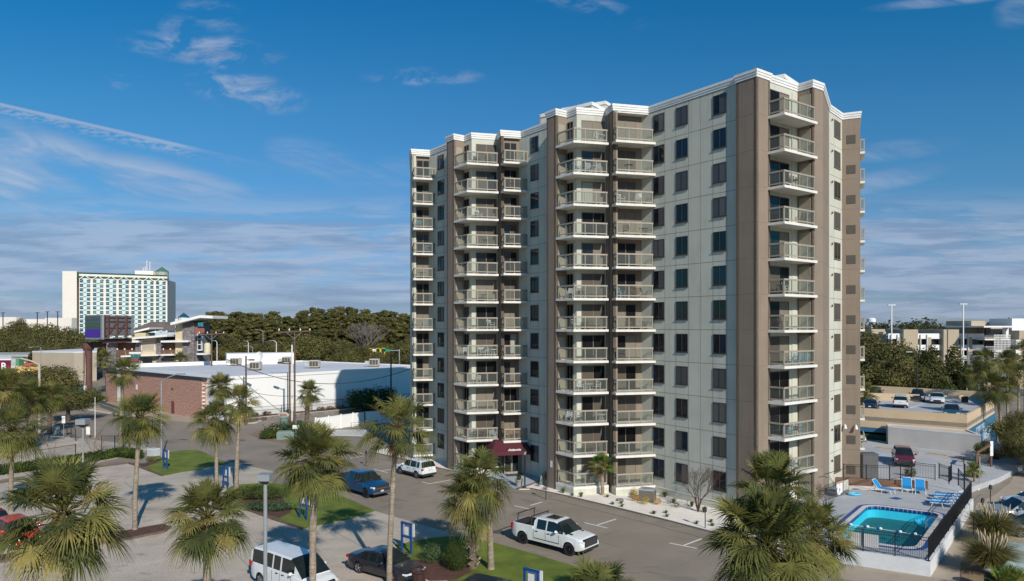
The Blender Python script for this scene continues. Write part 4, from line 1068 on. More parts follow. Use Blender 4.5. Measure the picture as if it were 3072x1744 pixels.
# white suv seen from behind
h = 134; fw = dirv(h); c = Vector((-9.2,67.8,0))+fw*1.36+dirv(h-90)*.82
put(make_car(dict(SUVS), white, 'suv', 'white suv with black lower cladding parked beside the white gravel bed', 'suv', m_rims), c.x, c.y, h)
put(make_car(dict(VAN), white, 'passenger_van', 'white passenger van with dark side windows at the bottom edge', 'van', m_rims), -12.3, 39.5, -37)
put(make_car(dict(SEDAN), paint('charcoal', (.022,.02,.024)), 'sedan', 'charcoal black sedan parked next to the white van', 'sedan', m_rims), -7.5, 41.75, -34.8)
put(make_car(dict(BIGSUV), paint('navy', (.01,.022,.045)), 'suv', 'dark navy suv at the bottom edge in front of the two trunked palm', 'suv', m_rims), -1.9, 36.2, 152)
put(make_car(dict(SUVS), paint('orange', (.55,.05,.012)), 'small_suv', 'orange red car parked behind the large palm crown at lower left', 'suv', m_rims), -33.6, 47.6, -38)
put(make_car(dict(SUVS), paint('magenta', (.25,.008,.045)), 'small_suv', 'dark crimson car at the left edge beside the mulch strip', 'suv', m_rims), -37.0, 49.8, -38)
put(make_car(dict(SUVS, clad=False, grille=(.35,.80,.62)), paint('maroon', (.13,.008,.02)), 'suv', 'maroon suv facing the pool on the pale parking lot', 'suv', m_rims), 40.6, 72.6, 245, .5)
put(make_car(dict(SUVS), white, 'suv', 'white car half hidden by the right corner of the tower', 'suv', m_rims), 40.9, 86.0, 300, .5)
silver = paint('silver', (.28,.30,.33)); grey = paint('grey', (.12,.13,.14))
put(make_car(dict(BIGSUV), silver, 'suv', 'silver suv with roof rails parked at the right edge by the meters', 'suv', m_rims), 38.6, 52.9, 172)
put(make_car(dict(SEDAN), grey, 'sedan', 'grey sedan parked at the right edge behind the pampas grass', 'sedan', m_rims), 37.0, 49.5, 172)
put(make_car(dict(SEDAN), white, 'sedan', 'white sedan roof showing beyond the silver suv', 'sedan', m_rims), 42.5, 56.6, 172)
put(make_car(dict(SEDAN), grey, 'sedan', 'grey sedan in the shade behind the brown timber frame', 'sedan', m_rims), 62.6, 79.5, 0)
# cars on the upper deck
PZ = 3.4
put(make_car(dict(SUVS, clad=False), white, 'suv', 'white boxy suv parked on the upper deck by the low middle wall', 'suv', m_rims), *D(2702,1208,98.5).to_2d(), 60, PZ)
put(make_car(dict(SEDAN), white, 'sedan', 'white sedan facing forward on the upper deck by the far beige wall', 'sedan', m_rims), *D(2812,1190,104).to_2d(), 238, PZ)
put(make_car(dict(SUVS, clad=False), paint('black', (.012,.012,.014)), 'suv', 'black suv beside the lamp pole on the upper deck', 'suv', m_rims), *D(2753,1185,106.5).to_2d(), 238, PZ)
put(make_car(dict(SUVS, clad=False), paint('black', (.012,.012,.014)), 'suv', 'black suv at the far left of the upper deck', 'suv', m_rims), *D(2628,1180,111).to_2d(), 60, PZ)
put(make_car(dict(SEDAN), paint('navy', (.01,.022,.045)), 'sedan', 'navy car next to the tower edge on the upper deck', 'sedan', m_rims), *D(2612,1215,95).to_2d(), 60, PZ)
put(make_car(dict(SEDAN), paint('teal', (.03,.07,.09)), 'sedan', 'blue grey car roof showing over the near beige wall', 'sedan', m_rims), *D(2855,1250,88.6).to_2d(), 238, PZ)
# ---------------------------------------------------------------- palms
def leafmat(name, c, rough=.55, tr=.0, var=.3, sc=1.3, k=1.25):
    if name in MT: return MT[name]
    m = mat(name, tuple(q*k for q in c), max(rough,.75), var, sc, spec=.12, fine=.2, fscale=6)
    nt_ = m.node_tree; b_ = nt_.nodes['Principled BSDF']; t_ = nd(nt_, 'ShaderNodeBsdfTranslucent'); x_ = nd(nt_, 'ShaderNodeMixShader'); x_.inputs[0].default_value = .30
    src = b_.inputs['Base Color'].links[0].from_socket; g_ = nd(nt_, 'ShaderNodeVectorMath', operation='MULTIPLY'); g_.inputs[1].default_value = (1.5,1.5,.9); nt_.links.new(src, g_.inputs[0]); nt_.links.new(g_.outputs[0], t_.inputs[0])
    nt_.links.new(b_.outputs[0], x_.inputs[1]); nt_.links.new(t_.outputs[0], x_.inputs[2]); nt_.links.new(x_.outputs[0], nt_.nodes['Material Output'].inputs[0])
    return m
m_fr = [leafmat('frond_a', (.15,.16,.05), k=1), leafmat('frond_b', (.20,.195,.06), k=1), leafmat('frond_c', (.085,.105,.04), k=1), leafmat('frond_d', (.29,.245,.085), k=1)]
m_frdead = leafmat('frond_dead', (.20,.135,.07), .8)
m_petiole = leafmat('petiole', (.14,.13,.04))
m_ptrunk = mat('palm_trunk', (.34,.275,.205), .95, .18, 2.2, fine=.25, fscale=9, bump=.8, bscale=14, rings=.35)
m_boot = mat('palm_boot', (.42,.32,.24), .95, .3, 4, fine=.25, fscale=12)
def frond(mb, base, az, el, plen, r, rng, nl=26, droop=.5, w0=.045, seg=4, spread=118):
    """one costapalmate leaf: stalk, then a fan of strips"""
    d = Vector((math.cos(az)*math.cos(el), math.sin(az)*math.cos(el), math.sin(el)))
    s = Vector((-math.sin(az), math.cos(az), 0))
    sag = Vector((0,0,-1))
    pts = [base+d*plen*t+sag*(plen*.30*droop*t*t) for t in (0,.5,1)]
    t_ = (pts[2]-pts[1]).normalized()
    mb.slot(5)
    for a, b in zip(pts, pts[1:]): mb.bar(a, b, .035, .02)
    hub = pts[2]; u = t_; n = s.cross(u).normalized()
    if n.z < 0: n = -n
    roll = rng.uniform(-.5,.5); s2 = s*math.cos(roll)+n*math.sin(roll); n2 = n*math.cos(roll)-s*math.sin(roll)
    mb.slot(rng.choices([0,1,2,3],[4,4,3,1.6])[0])
    for i in range(nl):
        a = R(-spread+2*spread*i/(nl-1)+rng.uniform(-3,3)); L_ = r*(.62+.38*math.cos(a*.62))*rng.uniform(.86,1.06)
        dd_ = (u*math.cos(a)+s2*math.sin(a)+n2*(.22*abs(math.sin(a))+rng.uniform(-.06,.10))).normalized()
        wv = dd_.cross(n2).normalized(); ww = w0*rng.uniform(.8,1.15)
        start = hub+u*(.22*r*max(0, math.cos(a)))
        prev = None; nb = len(mb.v)
        for k in range(seg+1):
            t = k/seg; bend = max(0, t-.35)
            p = start+dd_*L_*t+sag*(L_*(droop*1.05)*bend*bend*1.9)+sag*(L_*.06*t)
            wid = ww*(.5+1.1*t if t < .4 else (1.0*(1-t)/.6+.06))
            if k == seg: wid = .004
            mb.v.append(p-wv*wid/2); mb.v.append(p+wv*wid/2)
        for k in range(seg):
            q = nb+2*k; mb.f.append((q,q+1,q+3,q+2)); mb.m.append(mb.cur)
def crown_mesh(seed, nf=42, r=1.0, plen=.95, nl=26, dead=6, up=1.0, w0=.062, low=-54, droop=.58, seg=4, spread=118):
    rng = random.Random(seed); mb = MB(); ga = 2.39996
    for i in range(nf):
        t = (i+.5)/nf; el = R(84-t*(84-low)*up+rng.uniform(-17,17)); az = i*ga+rng.uniform(-.25,.25)
        pl = plen*rng.uniform(.72,1.2)*(.92+.16*math.sin(math.pi*t)); b = Vector((math.cos(az)*.10, math.sin(az)*.10, .18*(1-t)))
        frond(mb, b, az, el, pl, r*rng.uniform(.85,1.08), rng, nl, droop*rng.uniform(.5,1.2)*(.5+.7*t), w0, seg, spread)
    for i in range(dead):
        az = rng.uniform(0, 6.28); el = R(rng.uniform(-84,-62)); n0 = len(mb.m)
        frond(mb, Vector((math.cos(az)*.14, math.sin(az)*.14, -.15)), az, el, plen*.5, r*.7, rng, max(10,nl//2), .3, w0, seg, 60)
        mb.m[n0:] = [4]*(len(mb.m)-n0)
    # leaf bases round the growing point
    mb.slot(4)
    for i in range(34):
        az = i*ga; el = R(rng.uniform(10,60)); d = Vector((math.cos(az)*math.cos(el), math.sin(az)*math.cos(el), math.sin(el))); b = Vector((math.cos(az)*.12, math.sin(az)*.12, -.5+.02*i))
        mb.bar(b, b+d*rng.uniform(.18,.36), .07, .03)
    return mb.mesh('crown', m_fr+[m_frdead, m_petiole], uv=False)
CR = [crown_mesh(1, 56, .92, .88), crown_mesh(2, 46, .92, .88), crown_mesh(3, 42, .95, .9, low=-50), crown_mesh(4, 60, .88, .85, dead=10), crown_mesh(5, 58, .92, .95, low=-66, droop=.75), crown_mesh(6, 34, .98, 1.0, low=-40, dead=12)]
CRF = [crown_mesh(11, 26, 1.0, .95, 14, 3, w0=.095, seg=3), crown_mesh(12, 30, .95, .9, 14, 3, w0=.095, seg=3)]
CRN = [crown_mesh(21, 66, .92, .95, 30, 5, w0=.058, seg=5), crown_mesh(22, 84, .92, 1.0, 30, 7, w0=.058, seg=5), crown_mesh(23, 66, .88, .9, 30, 8, w0=.058, seg=5, low=-55)]
def palm(x, y, cz, label, mesh, sc=1.0, lean=(0,0), r0=.17, r1=.14, boots=False, rz=0.0, group='sabal palms around the car parks', name='palm_tree'):
    root = empty(name, (x, y, 0), label, 'palm tree', group)
    n = 14; rng = random.Random(int(abs(x*91+y*13))); pts, rr = [], []
    for i in range(n+1):
        t = i/n; wob = .05*math.sin(t*5+x)
        pts.append(Vector((x+lean[0]*t*t+wob*t*(1-t)*2, y+lean[1]*t*t, cz*t-.05*(i==0)))); rr.append((r0*1.25 if i == 0 else r0+(r1-r0)*t)*(1+.06*math.sin(t*23+x)))
    tm = MB().tube(pts, rr, 12)
    if boots:
        tm.slot(1)
        for i in range(int(cz*26*min(1, boots))):
            h_ = cz*(1-min(1,boots))+rng.uniform(.15, cz*min(1,boots)); az = i*2.39996; t = h_/cz; c = Vector((x+lean[0]*t*t, y+lean[1]*t*t, h_))
            rad = r0*.9; d = Vector((math.cos(az), math.sin(az), 0)); s = Vector((-d.y, d.x, 0))*rng.choice((-1,1))
            tip = c+d*(rad+rng.uniform(.18,.36))+Vector((0,0,rng.uniform(.16,.32)))+s*.05
            tm.bar(c+d*rad*.7, tip, .085, .03)
    tm.build('trunk', [m_ptrunk if not boots else mat('booted_trunk', (.13,.10,.075), .95, .3, 5, fine=.2), m_boot], root, smooth=50)
    c = bpy.data.objects.new('crown', mesh); COL.objects.link(c); c.parent = root; c.location = (lean[0], lean[1], cz); c.rotation_euler = (rng.uniform(-.06,.06), rng.uniform(-.06,.06), rz or rng.uniform(0,6)); c.scale = (sc,)*3
    return root
def pb(bx, by, cx, cy, label, mesh, sc=1.0, **kw):      # base pixel on the ground, crown pixel at the same depth
    b = G(bx, by); c = D(cx, cy, b.y); return palm(b.x, b.y, c.z, label, mesh, sc, lean=(c.x-b.x, 0), **kw)
def pd(bx, Y, cx, cy, label, mesh, sc=1.0, **kw):
    b = D(bx, 1000, Y); c = D(cx, cy, Y); return palm(b.x, Y, c.z, label, mesh, sc, lean=(c.x-b.x, 0), **kw)
pb(405,1590, 420,1255, 'tall thin palm standing in the mulch strip of the gravel lot', CR[0], 1.12)
pd(228,22, 188,1545, 'large palm with pale ringed trunk at the lower left', CRN[0], 1.03, r0=.17, r1=.15)
pd(623,28, 622,1555, 'palm with short fat trunk and shaggy dead skirt at bottom left of centre', CRN[2], .93, r0=.15, r1=.16)
pb(650,1467, 645,1262, 'slim palm beside the second blue sign frame', CR[4], 1.15)
pb(709,1473, 722,1208, 'dark trunked palm leaning between two blue sign frames', CR[2], 1.05, r0=.2)
pb(680,1330, 660,1160, 'palm behind the slim pair, in front of the white warehouse corner', CR[3], 1.12)
pd(938,36.8, 946,1382, 'palm with wide grey green crown hiding the blue pickup', CRN[1], 1.10, r0=.17, r1=.2)
pd(1168,40, 1192,1285, 'tallest slim palm in front of the white suv', CR[5], 1.12, r0=.16)
pb(1473,1709, 1446,1436, 'slender smooth palm beside the booted palm on the lawn', CR[4], 1.08, r0=.2)
pb(1418,1705, 1412,1505, 'palm with jagged old leaf boots down its trunk on the lawn', CR[2], 1.15, boots=1.0, r0=.26, r1=.24)
pd(2330,26, 2310,1478, 'upper palm of the big clump before the corner of the tower', CRN[0], .88, rz=1.0)
pd(2300,23, 2300,1640, 'nearest and widest palm of the big clump at lower right', CRN[1], 1.04, rz=2.2)
pd(2430,26, 2440,1610, 'right hand palm of the big clump reaching over the pool corner', CRN[2], .82, rz=.4)
pd(1785,23, 1790,1838, 'palm whose spiky top rises over the bottom edge by the lawn', CRN[2], 1.0, rz=3.0)
pb(33,1538, 38,1288, 'palm with hanging crown at the left edge of the gravel lot', CR[4], 1.22)
pb(149,1302, 150,1190, 'short booted palm left of the street corner', CR[3], 1.35, boots=.9, r0=.3)
pd(20,78, 20,1165, 'palm in the mass of crowns at the left edge, further one', CR[2], 1.5)
pd(80,84, 90,1195, 'palm in the mass of crowns at the left edge, lower one', CR[1], 1.45)
pb(362,1352, 371,1118, 'tall palm standing in front of the brick building', CR[2], 1.12)
pb(920,1294, 928,1180, 'palm with shaggy booted trunk by the white vinyl fence', CR[1], 1.10, boots=1.0, r0=.33, r1=.3)
pd(318,160, 318,1080, 'palm in front of the slate clad restaurant', CRF[0], 1.5)
pd(545,176, 542,1082, 'palm below the right canopy of the restaurant', CRF[1], 1.5)
pd(3003,89, 2988,1165, 'palm with leaning trunk right of the beige parking deck', CR[1], 1.4)
for i, (x, Y, y, l) in enumerate(((2935,111,1112,'palm behind the beige deck corner'),(3056,96,1128,'palm at the right edge above the dark hedge'),(3022,112,1085,'palm beyond the leaning one, before the balcony block'),(2900,128,1130,'palm half hidden behind the beige deck wall'),(3075,100,1060,'tall palm cut off by the right edge'),(2960,110,1080,'palm between the cedar and the leaning palm'))):
    pd(x, Y, x, y, l, (CRF+CR)[i%4], 1.2)
pd(2597,100, 2597,1182, 'palm peeping out beside the far edge of the tower', CR[2], 1.1)
# small fan palm in the white gravel bed
fanm = [leafmat('fan_a', (.10,.16,.03)), leafmat('fan_b', (.16,.19,.03)), leafmat('fan_c', (.06,.11,.03)), leafmat('fan_d', (.22,.2,.04))]
old = m_fr[:]; m_fr[:] = fanm; CRW = crown_mesh(31, 24, .52, .5, 22, 4, w0=.055, seg=3, low=-30, droop=.25, spread=95); CRS = crown_mesh(32, 20, .5, .4, 16, 0, w0=.04, seg=3, low=0, droop=.3); m_fr[:] = old
b = G(1807,1487.5); palm(b.x, b.y, 2.55, 'small fan palm growing in the white gravel bed', CRW, 1.12, boots=0, r0=.17, r1=.13)
b = k6(1510,640); palm(b.x, b.y, 1.5, 'small palm in the planting corner behind the pool fence', CRW, .8, r0=.12, r1=.1)
b = G(890,1310); palm(b.x, b.y, .6, 'low dwarf palm in the island bed beside the transformer', CRW, 1.4, r0=.12, r1=.1)
b = G(2830,1744); palm(26.6, 37.5, .35, 'dwarf palm clump beside the litter bin at lower right', CRW, 1.5, r0=.12, r1=.1)

# ---------------------------------------------------------------- leafy trees, shrubs, grasses
def clump_mesh(seed, lumps, n, leaf, mats, name='crown', flat=1.0):
    """many leaf cards spread through lumps (centre, radii); shade comes from the cards themselves"""
    rng = random.Random(seed); mb = MB(); tot = sum(l[3]*l[4]*l[5] for l in lumps)
    for l in lumps:
        c = Vector(l[:3]); k = int(n*(l[3]*l[4]*l[5])/tot); mi = rng.randrange(len(mats))
        for i in range(k):
            u = Vector((rng.gauss(0,1), rng.gauss(0,1), rng.gauss(0,1))).normalized(); rr = rng.uniform(.45,1.0)**.6
            if rng.random() < .22: rr *= rng.uniform(1.05,1.4)
            p = c+Vector((u.x*l[3]*rr, u.y*l[4]*rr, u.z*l[5]*rr)); nrm = (u+Vector((rng.uniform(-.7,.7), rng.uniform(-.7,.7), rng.uniform(-.3,.9)))).normalized()
            a = nrm.cross(Vector((rng.uniform(-1,1), rng.uniform(-1,1), rng.uniform(-1,1)))).normalized(); b_ = nrm.cross(a); s = leaf*rng.uniform(.6,1.35)
            mb.cur = mi if rng.random() < .65 else rng.randrange(len(mats))
            mb.face([p-a*s, p-b_*s*.55+a*s*.1, p+a*s*.9, p+b_*s*.6])
    return mb.mesh(name, mats, uv=False)
m_oak = [leafmat('oak_a', (.11,.105,.038)), leafmat('oak_b', (.16,.142,.052)), leafmat('oak_c', (.065,.068,.028))]
m_pine = [leafmat('pine_a', (.115,.108,.036)), leafmat('pine_b', (.165,.148,.052)), leafmat('pine_c', (.07,.072,.028))]
m_hedge = [leafmat('hedge_a', (.045,.075,.018)), leafmat('hedge_b', (.075,.10,.02)), leafmat('hedge_c', (.03,.05,.015))]
m_juni = [leafmat('juniper_a', (.05,.085,.045)), leafmat('juniper_b', (.09,.13,.06))]
m_brush = [leafmat('russet_a', (.10,.075,.035)), leafmat('russet_b', (.07,.07,.03))]
m_yel = [leafmat('yellow_a', (.45,.25,.02)), leafmat('yellow_b', (.35,.28,.03))]
m_lime = [leafmat('lime_a', (.25,.26,.03)), leafmat('lime_b', (.15,.19,.03))]
m_red = [leafmat('redleaf_a', (.18,.06,.045)), leafmat('redleaf_b', (.12,.06,.04)), leafmat('redleaf_c', (.10,.08,.03))]
m_bark = mat('bark', (.09,.07,.055), .95, .25, 2)
m_barkp = mat('pale_bark', (.19,.165,.145), .95, .2, 2)
def lumps_oak(rng, R_, Hh, k=14):
    out = []
    for i in range(k):
        a = rng.uniform(0, 6.28); d = R_*math.sqrt(rng.random())*.75; z = Hh*(.42+.46*rng.random()*(1-.45*d/R_))
        s = R_*rng.uniform(.26,.44); out.append((d*math.cos(a), d*math.sin(a), z, s, s, s*.72))
    out.append((0,0,Hh*.62,R_*.55,R_*.55,Hh*.24)); return out
def lumps_pine(rng, R_, Hh, k=16):
    out = []
    for i in range(k):
        t = rng.random(); a = rng.uniform(0, 6.28); d = R_*(1-.65*t)*rng.uniform(.25,.95); z = Hh*(.40+.56*t)
        s = R_*rng.uniform(.13,.27); out.append((d*math.cos(a), d*math.sin(a), z, s, s, s*.55))
    return out
def lumps_cone(rng, R_, Hh, k=26):
    out = []
    for i in range(k):
        t = i/k; a = i*2.4; d = R_*(1-t)*.55; z = Hh*(.10+.86*t); s = R_*(.50-.34*t)
        out.append((d*math.cos(a), d*math.sin(a), z, s, s, s*.6))
    return out
def trunkm(Hh, r, rng, forks=4, m=None):
    mb = MB(); mb.tube([(0,0,-.1),(.05,0,Hh*.25),(0,.1,Hh*.5)], [r*1.2, r, r*.7], 8)
    for i in range(forks):
        a = i*6.28/forks+rng.uniform(-.4,.4); e = rng.uniform(.25,.5)*Hh*.5
        mb.tube([(0,.05,Hh*rng.uniform(.28,.45)), (math.cos(a)*e*.5, math.sin(a)*e*.5, Hh*.55), (math.cos(a)*e, math.sin(a)*e, Hh*.72)], [r*.6, r*.4, r*.15], 6)
    return mb.mesh('trunk', [m or m_bark])
TV = {}
def variant(kind, i):
    if (kind, i) in TV: return TV[(kind, i)]
    rng = random.Random(hash(kind)%1 + i*7+len(kind))
    if kind == 'oak': v = (clump_mesh(i+1, lumps_oak(rng, 6.2, 11, 26), 9500, .22, m_oak), trunkm(10, .35, rng))
    elif kind == 'oakn': v = (clump_mesh(i+5, lumps_oak(rng, 4.6, 7.6, 26), 16000, .12, m_oak), trunkm(7, .28, rng))
    elif kind == 'pine': v = (clump_mesh(i+9, lumps_pine(rng, 5.0, 20, 80), 12000, .25, m_pine), trunkm(19, .24, rng, 5))
    elif kind == 'cone': v = (clump_mesh(i+20, lumps_cone(rng, 4.2, 12), 11000, .18, [m_oak[2], m_hedge[2], m_oak[0]]), trunkm(10, .3, rng, 0))
    elif kind == 'lime': v = (clump_mesh(i+30, lumps_oak(rng, 1.6, 4.4, 8), 500, .16, m_lime), trunkm(4, .07, rng))
    elif kind == 'red': v = (clump_mesh(i+40, lumps_oak(rng, 4.0, 9, 12), 1400, .20, m_red), trunkm(8, .2, rng))
    TV[(kind, i)] = v; return v
def tree(kind, i, x, y, sc, label, group, name='tree', rz=0.0, sz=None, cat='tree', z=0):
    cm, tm = variant(kind, i); root = empty(name, (x, y, z), label, cat, group); root.rotation_euler = (0,0,rz); root.scale = (sc, sc, sz or sc)
    for nm, me in (('crown', cm), ('trunk', tm)):
        c = bpy.data.objects.new(nm, me); COL.objects.link(c); c.parent = root
    return root
rt = random.Random(77)
# pine wood behind the warehouse: silhouette heights follow the picture
prof = [(630,955),(650,925),(690,918),(730,922),(760,935),(800,925),(860,938),(880,925),(930,913),(1000,914),(1060,916),(1130,918),(1200,928),(1260,930)]
cnt = 0
for row, Y in enumerate((262, 246, 232)):
    for i in range(17):
        px = 640+i*38+rt.uniform(-12,12)+row*9; top = lerp_pts(prof, px)+rt.uniform(-2,10)+row*12
        zt = H+(HY-top)*Y/FL; x = (px-CX)/FL*Y
        tree('pine', rt.randrange(4), x, Y+rt.uniform(-5,5), 1.0, 'pine of the dense wood behind the white warehouse, one crown among many alike', 'pines of the wood behind the warehouse', 'pine_tree', rt.uniform(0,6), zt/20.3)
# live oaks along the street in front of the wood
for i, (px, top, Y, sc) in enumerate(((640,1010,205,.9),(690,1005,215,.9),(745,1018,210,.8),(800,1012,205,.9),(905,1000,196,1.15),(950,1002,200,1.0),(1010,1020,205,.9),(1065,1030,198,.9),(1130,1025,205,1.0),(1190,1022,210,1.0),(1245,1020,205,1.0),(1040,1050,185,.7),(1140,1055,182,.75))):
    tree('oak', i%4, (px-CX)/FL*Y, Y, sc, 'rounded live oak in the row before the pine wood', 'live oaks along the far street', 'oak_tree', i*1.3, (H+(HY-top)*Y/FL)/10.6)
# oaks at far left
for i, (px, top, Y, sc) in enumerate(((10,975,235,1.0),(60,950,300,1.0),(125,960,250,1.1),(85,990,225,1.0),(160,985,232,1.1),(205,975,240,1.0),(245,990,230,1.0),(30,1010,215,.9),(110,1015,212,.9),(175,1020,215,.8),(240,1025,218,.8),(-30,990,230,1.1),(300,1010,235,.8))):
    tree('oak', i%4, (px-CX)/FL*Y, Y, sc, 'dark oak in the belt of trees left of the billboard', 'oaks left of the billboard', 'oak_tree', i*1.7, (H+(HY-top)*Y/FL)/10.6)
tree('oakn', 0, *D(110,1180,118).to_2d(), 1.55, 'wide dark live oak behind the palms at the left edge', None, 'oak_tree', .4, 1.12)
tree('oakn', 1, *D(10,1160,112).to_2d(), 1.2, 'dark live oak cut off by the left edge above the palms', None, 'oak_tree', 1.4, 1.0)
tree('oakn', 2, *D(205,1190,108).to_2d(), 1.0, 'small live oak beside the green dumpster', None, 'oak_tree', 2.4, .8)
for i, px in enumerate((136,148,167,203,240)):
    tree('lime', i%2, *D(px,1050,186).to_2d(), 1.0, 'small yellow green tree against the beige hall wall', 'small trees along the beige hall', 'young_tree', i*1.1, .95)
# trees on the right
for i, (px, top, Y, sc, kind, lb) in enumerate(((2610,990,150,1.25,'oak','tall dark oak next to the edge of the tower'),(2665,1022,140,1.1,'oak','bushy olive oak behind the upper parking deck'),(2720,1030,134,1.0,'oak','oak behind the lamp pole of the upper deck'),(2700,1060,126,.8,'oak','lower oak behind the white boxy suv'),(2795,1028,128,1.15,'cone','dark cedar behind the white sedan on the deck'),(2862,1026,131,1.15,'cone','pointed dark cedar right of the other cedar'),(2640,1080,128,.9,'oak','low dark tree above the black suv on the deck'),(2760,1050,140,1.0,'oak','oak filling the gap between the cedars and the olive oak'),(3030,1050,160,.7,'red','reddish brown tree before the balcony block'))):
    hh = {'oak':10.6,'cone':12.0,'red':8.4}[kind]
    tree(kind, i%3, (px-CX)/FL*Y, Y, sc, lb, None, {'oak':'oak_tree','cone':'cedar_tree','red':'tree'}[kind], i*.9, (H+(HY-top)*Y/FL)/hh)
for i, (x, y, s) in enumerate(((51.3,67.0,.45),(52,70.5,.62),(54.5,73.5,.7),(57,78,.75),(61,83,.8),(56,70,.7))):
    tree('oakn', i%3, x, y, s, ('low dark shrub tree beside the pavement at the right edge'), 'dark shrubs along the right hand pavement', 'shrub', i*1.2, s*.85, 'shrub')
# distant wood on the horizon (one mass)
rng = random.Random(5); lm = []
for i in range(240):
    Y = rng.uniform(480,760); u = rng.uniform(-.86,.86); x = u*Y
    if -.47 < u < -.10: continue
    lm.append((x, Y, rng.uniform(5,12)+(3 if u > .45 else 0), rng.uniform(9,16), rng.uniform(8,14), rng.uniform(4.5,7.0)))
dw = bpy.data.objects.new('distant_wood', clump_mesh(9, lm, 26000, 1.5, [leafmat('far_a',(.045,.055,.03)), leafmat('far_b',(.065,.07,.035)), leafmat('far_c',(.035,.042,.024))], 'distant_wood')); COL.objects.link(dw)
tag(dw, 'far line of dark treetops along the horizon', 'woodland', kind='stuff')

def branchy(mb, p, d, L_, r, depth, rng, spread=.6):
    e = p+d*L_; mb.tube([p, (p+e)/2+Vector((rng.uniform(-.04,.04)*L_, rng.uniform(-.04,.04)*L_, 0)), e], [r, r*.8, r*.6], 5, False)
    if depth == 0: return
    for i in range(rng.choice((2,3)) if depth > 1 else 3):
        nd_ = (d+Vector((rng.uniform(-spread,spread), rng.uniform(-spread,spread), rng.uniform(-.1,.35)))).normalized()
        branchy(mb, e, nd_, L_*rng.uniform(.62,.85), r*.58, depth-1, rng, spread)
def bare(name, loc, h, label, m, seed, depth=5, stems=3, spread=.55, r=.04, cat='tree', twigs=None):
    rng = random.Random(seed); mb = MB(); L_ = h/3.3
    for i in range(stems):
        a = i*6.28/stems; d = Vector((math.cos(a)*.28, math.sin(a)*.28, 1)).normalized() if stems > 1 else Vector((0,0,1))
        branchy(mb, Vector(loc), d, L_, r, depth, rng, spread)
    root = mb.build(name, [m], base=loc, label=label, cat=cat)
    return root
m_twig = mat('twig', (.12,.085,.07), .95, .2, 3)
m_twigr = mat('tan_twig', (.22,.165,.13), .95, .2, 3)
b = G(2095,1538); bare('bare_tree', (b.x,b.y,.05), 3.4, 'leafless reddish crape myrtle in the white gravel bed', mat('myrtle_twig', (.085,.052,.045), .95, .2, 3), 3, 7, 5, .62, .06)
b = D(1097,1060,215); bare('bare_tree', (b.x,b.y,0), 15.5, 'large leafless pale tree standing before the pine wood', m_barkp, 8, 6, 3, .6, .36)
for i, (x, y) in enumerate(((455,415),(800,375),(850,360))):
    p = k3(x, y); bare('bare_shrub', (p.x,p.y,0), 3.2-.3*i, ('leafless tan shrub by the chain link fence, left one','leafless tan shrub behind the hedge, middle one','leafless tan shrub behind the hedge, right one')[i], m_twigr, 20+i, 4, 4, .6, .03, 'shrub')
def bush(loc, rx, ry, rz, label, mats, seed, leaf=.07, n=1500, name='shrub', group=None, cat='shrub', lumps=9, kind=None):
    rng = random.Random(seed); lm = [(0,0,rz*.5,rx*.8,ry*.8,rz*.55)]
    for i in range(lumps):
        a = rng.uniform(0,6.28); lm.append((math.cos(a)*rx*.55, math.sin(a)*ry*.55, rz*rng.uniform(.3,.7), rx*.42, ry*.42, rz*.32))
    o = bpy.data.objects.new(name, clump_mesh(seed, lm, n, leaf, mats, name)); COL.objects.link(o); o.location = loc
    return tag(o, label, cat, group, kind)
def hedge_run(pts, w_, h_, label, seed, name='hedge', mats=m_hedge, leaf=.10, dens=760):
    rng = random.Random(seed); lm = []; L0 = 0
    for a, b_ in zip(pts, pts[1:]):
        L_ = (b_-a).length; k = max(2, int(L_/.45)); L0 += L_
        for i in range(k):
            q = a+(b_-a)*(i/k)-pts[0]; lm.append((q.x, q.y, h_*.46, .48, w_*.62, h_*.52))
            lm.append((q.x+rng.uniform(-.2,.2), q.y+rng.uniform(-.3,.3)*w_, h_*.74, .34, .34, h_*.27))
    o = bpy.data.objects.new(name, clump_mesh(seed, lm, int(dens*L0), leaf, mats, name)); COL.objects.link(o); o.location = (pts[0].x, pts[0].y, 0)
    return tag(o, label, 'hedge')
hedge_run([k3(-150,565), k3(0,535), k3(430,478), k3(820,415), k3(1050,375), k3(1230,400)], 1.3, 1.1, 'long clipped green hedge between the gravel lot and the fenced yard', 41)
p = k4(330,760); bush((p.x,p.y+.7,0), 2.9, 1.3, 1.15, 'low mounded brown green hedge on the lawn under the palm', [m_hedge[0], m_brush[1]], 42, .06, 5200, 'shrub')
p = k4(450,850); bush((p.x,p.y,0), 2.3, 1.0, .8, 'spreading blue green juniper at the corner of the lawn bed', m_juni, 43, .06, 3200)
p = k4(150,745); bush((p.x,p.y,0), .9, .6, .5, 'small reddish shrub at the left tip of the lawn bed', m_red[1:], 44, .05, 500)
p = G(1302,1690); bush((p.x-.2,p.y,0), .75, .75, 1.25, 'loose grey green juniper bush behind the black sedan', m_juni, 45, .05, 1800)
p = G(1368,1712); bush((p.x,p.y,0), .85, .85, 1.75, 'clipped dome shaped bush next to the booted palm', [m_hedge[0], m_brush[1], m_hedge[1]], 46, .035, 6500, lumps=0)
p = G(1668,1458); bush((p.x,p.y,0), 1.35, 1.1, 1.75, 'rounded russet shrub beside the entrance apron', m_brush, 47, .05, 4000)
p = G(848,1312); bush((p.x,p.y,0), 3.0, 1.5, 2.0, 'leafy green shrub mass in the island bed', m_hedge, 48, .10, 4200)
p = G(805,1318); bush((p.x,p.y,0), 1.3, 1.1, 1.3, 'green shrub at the left end of the island bed', m_hedge[:2], 49, .09, 1300)
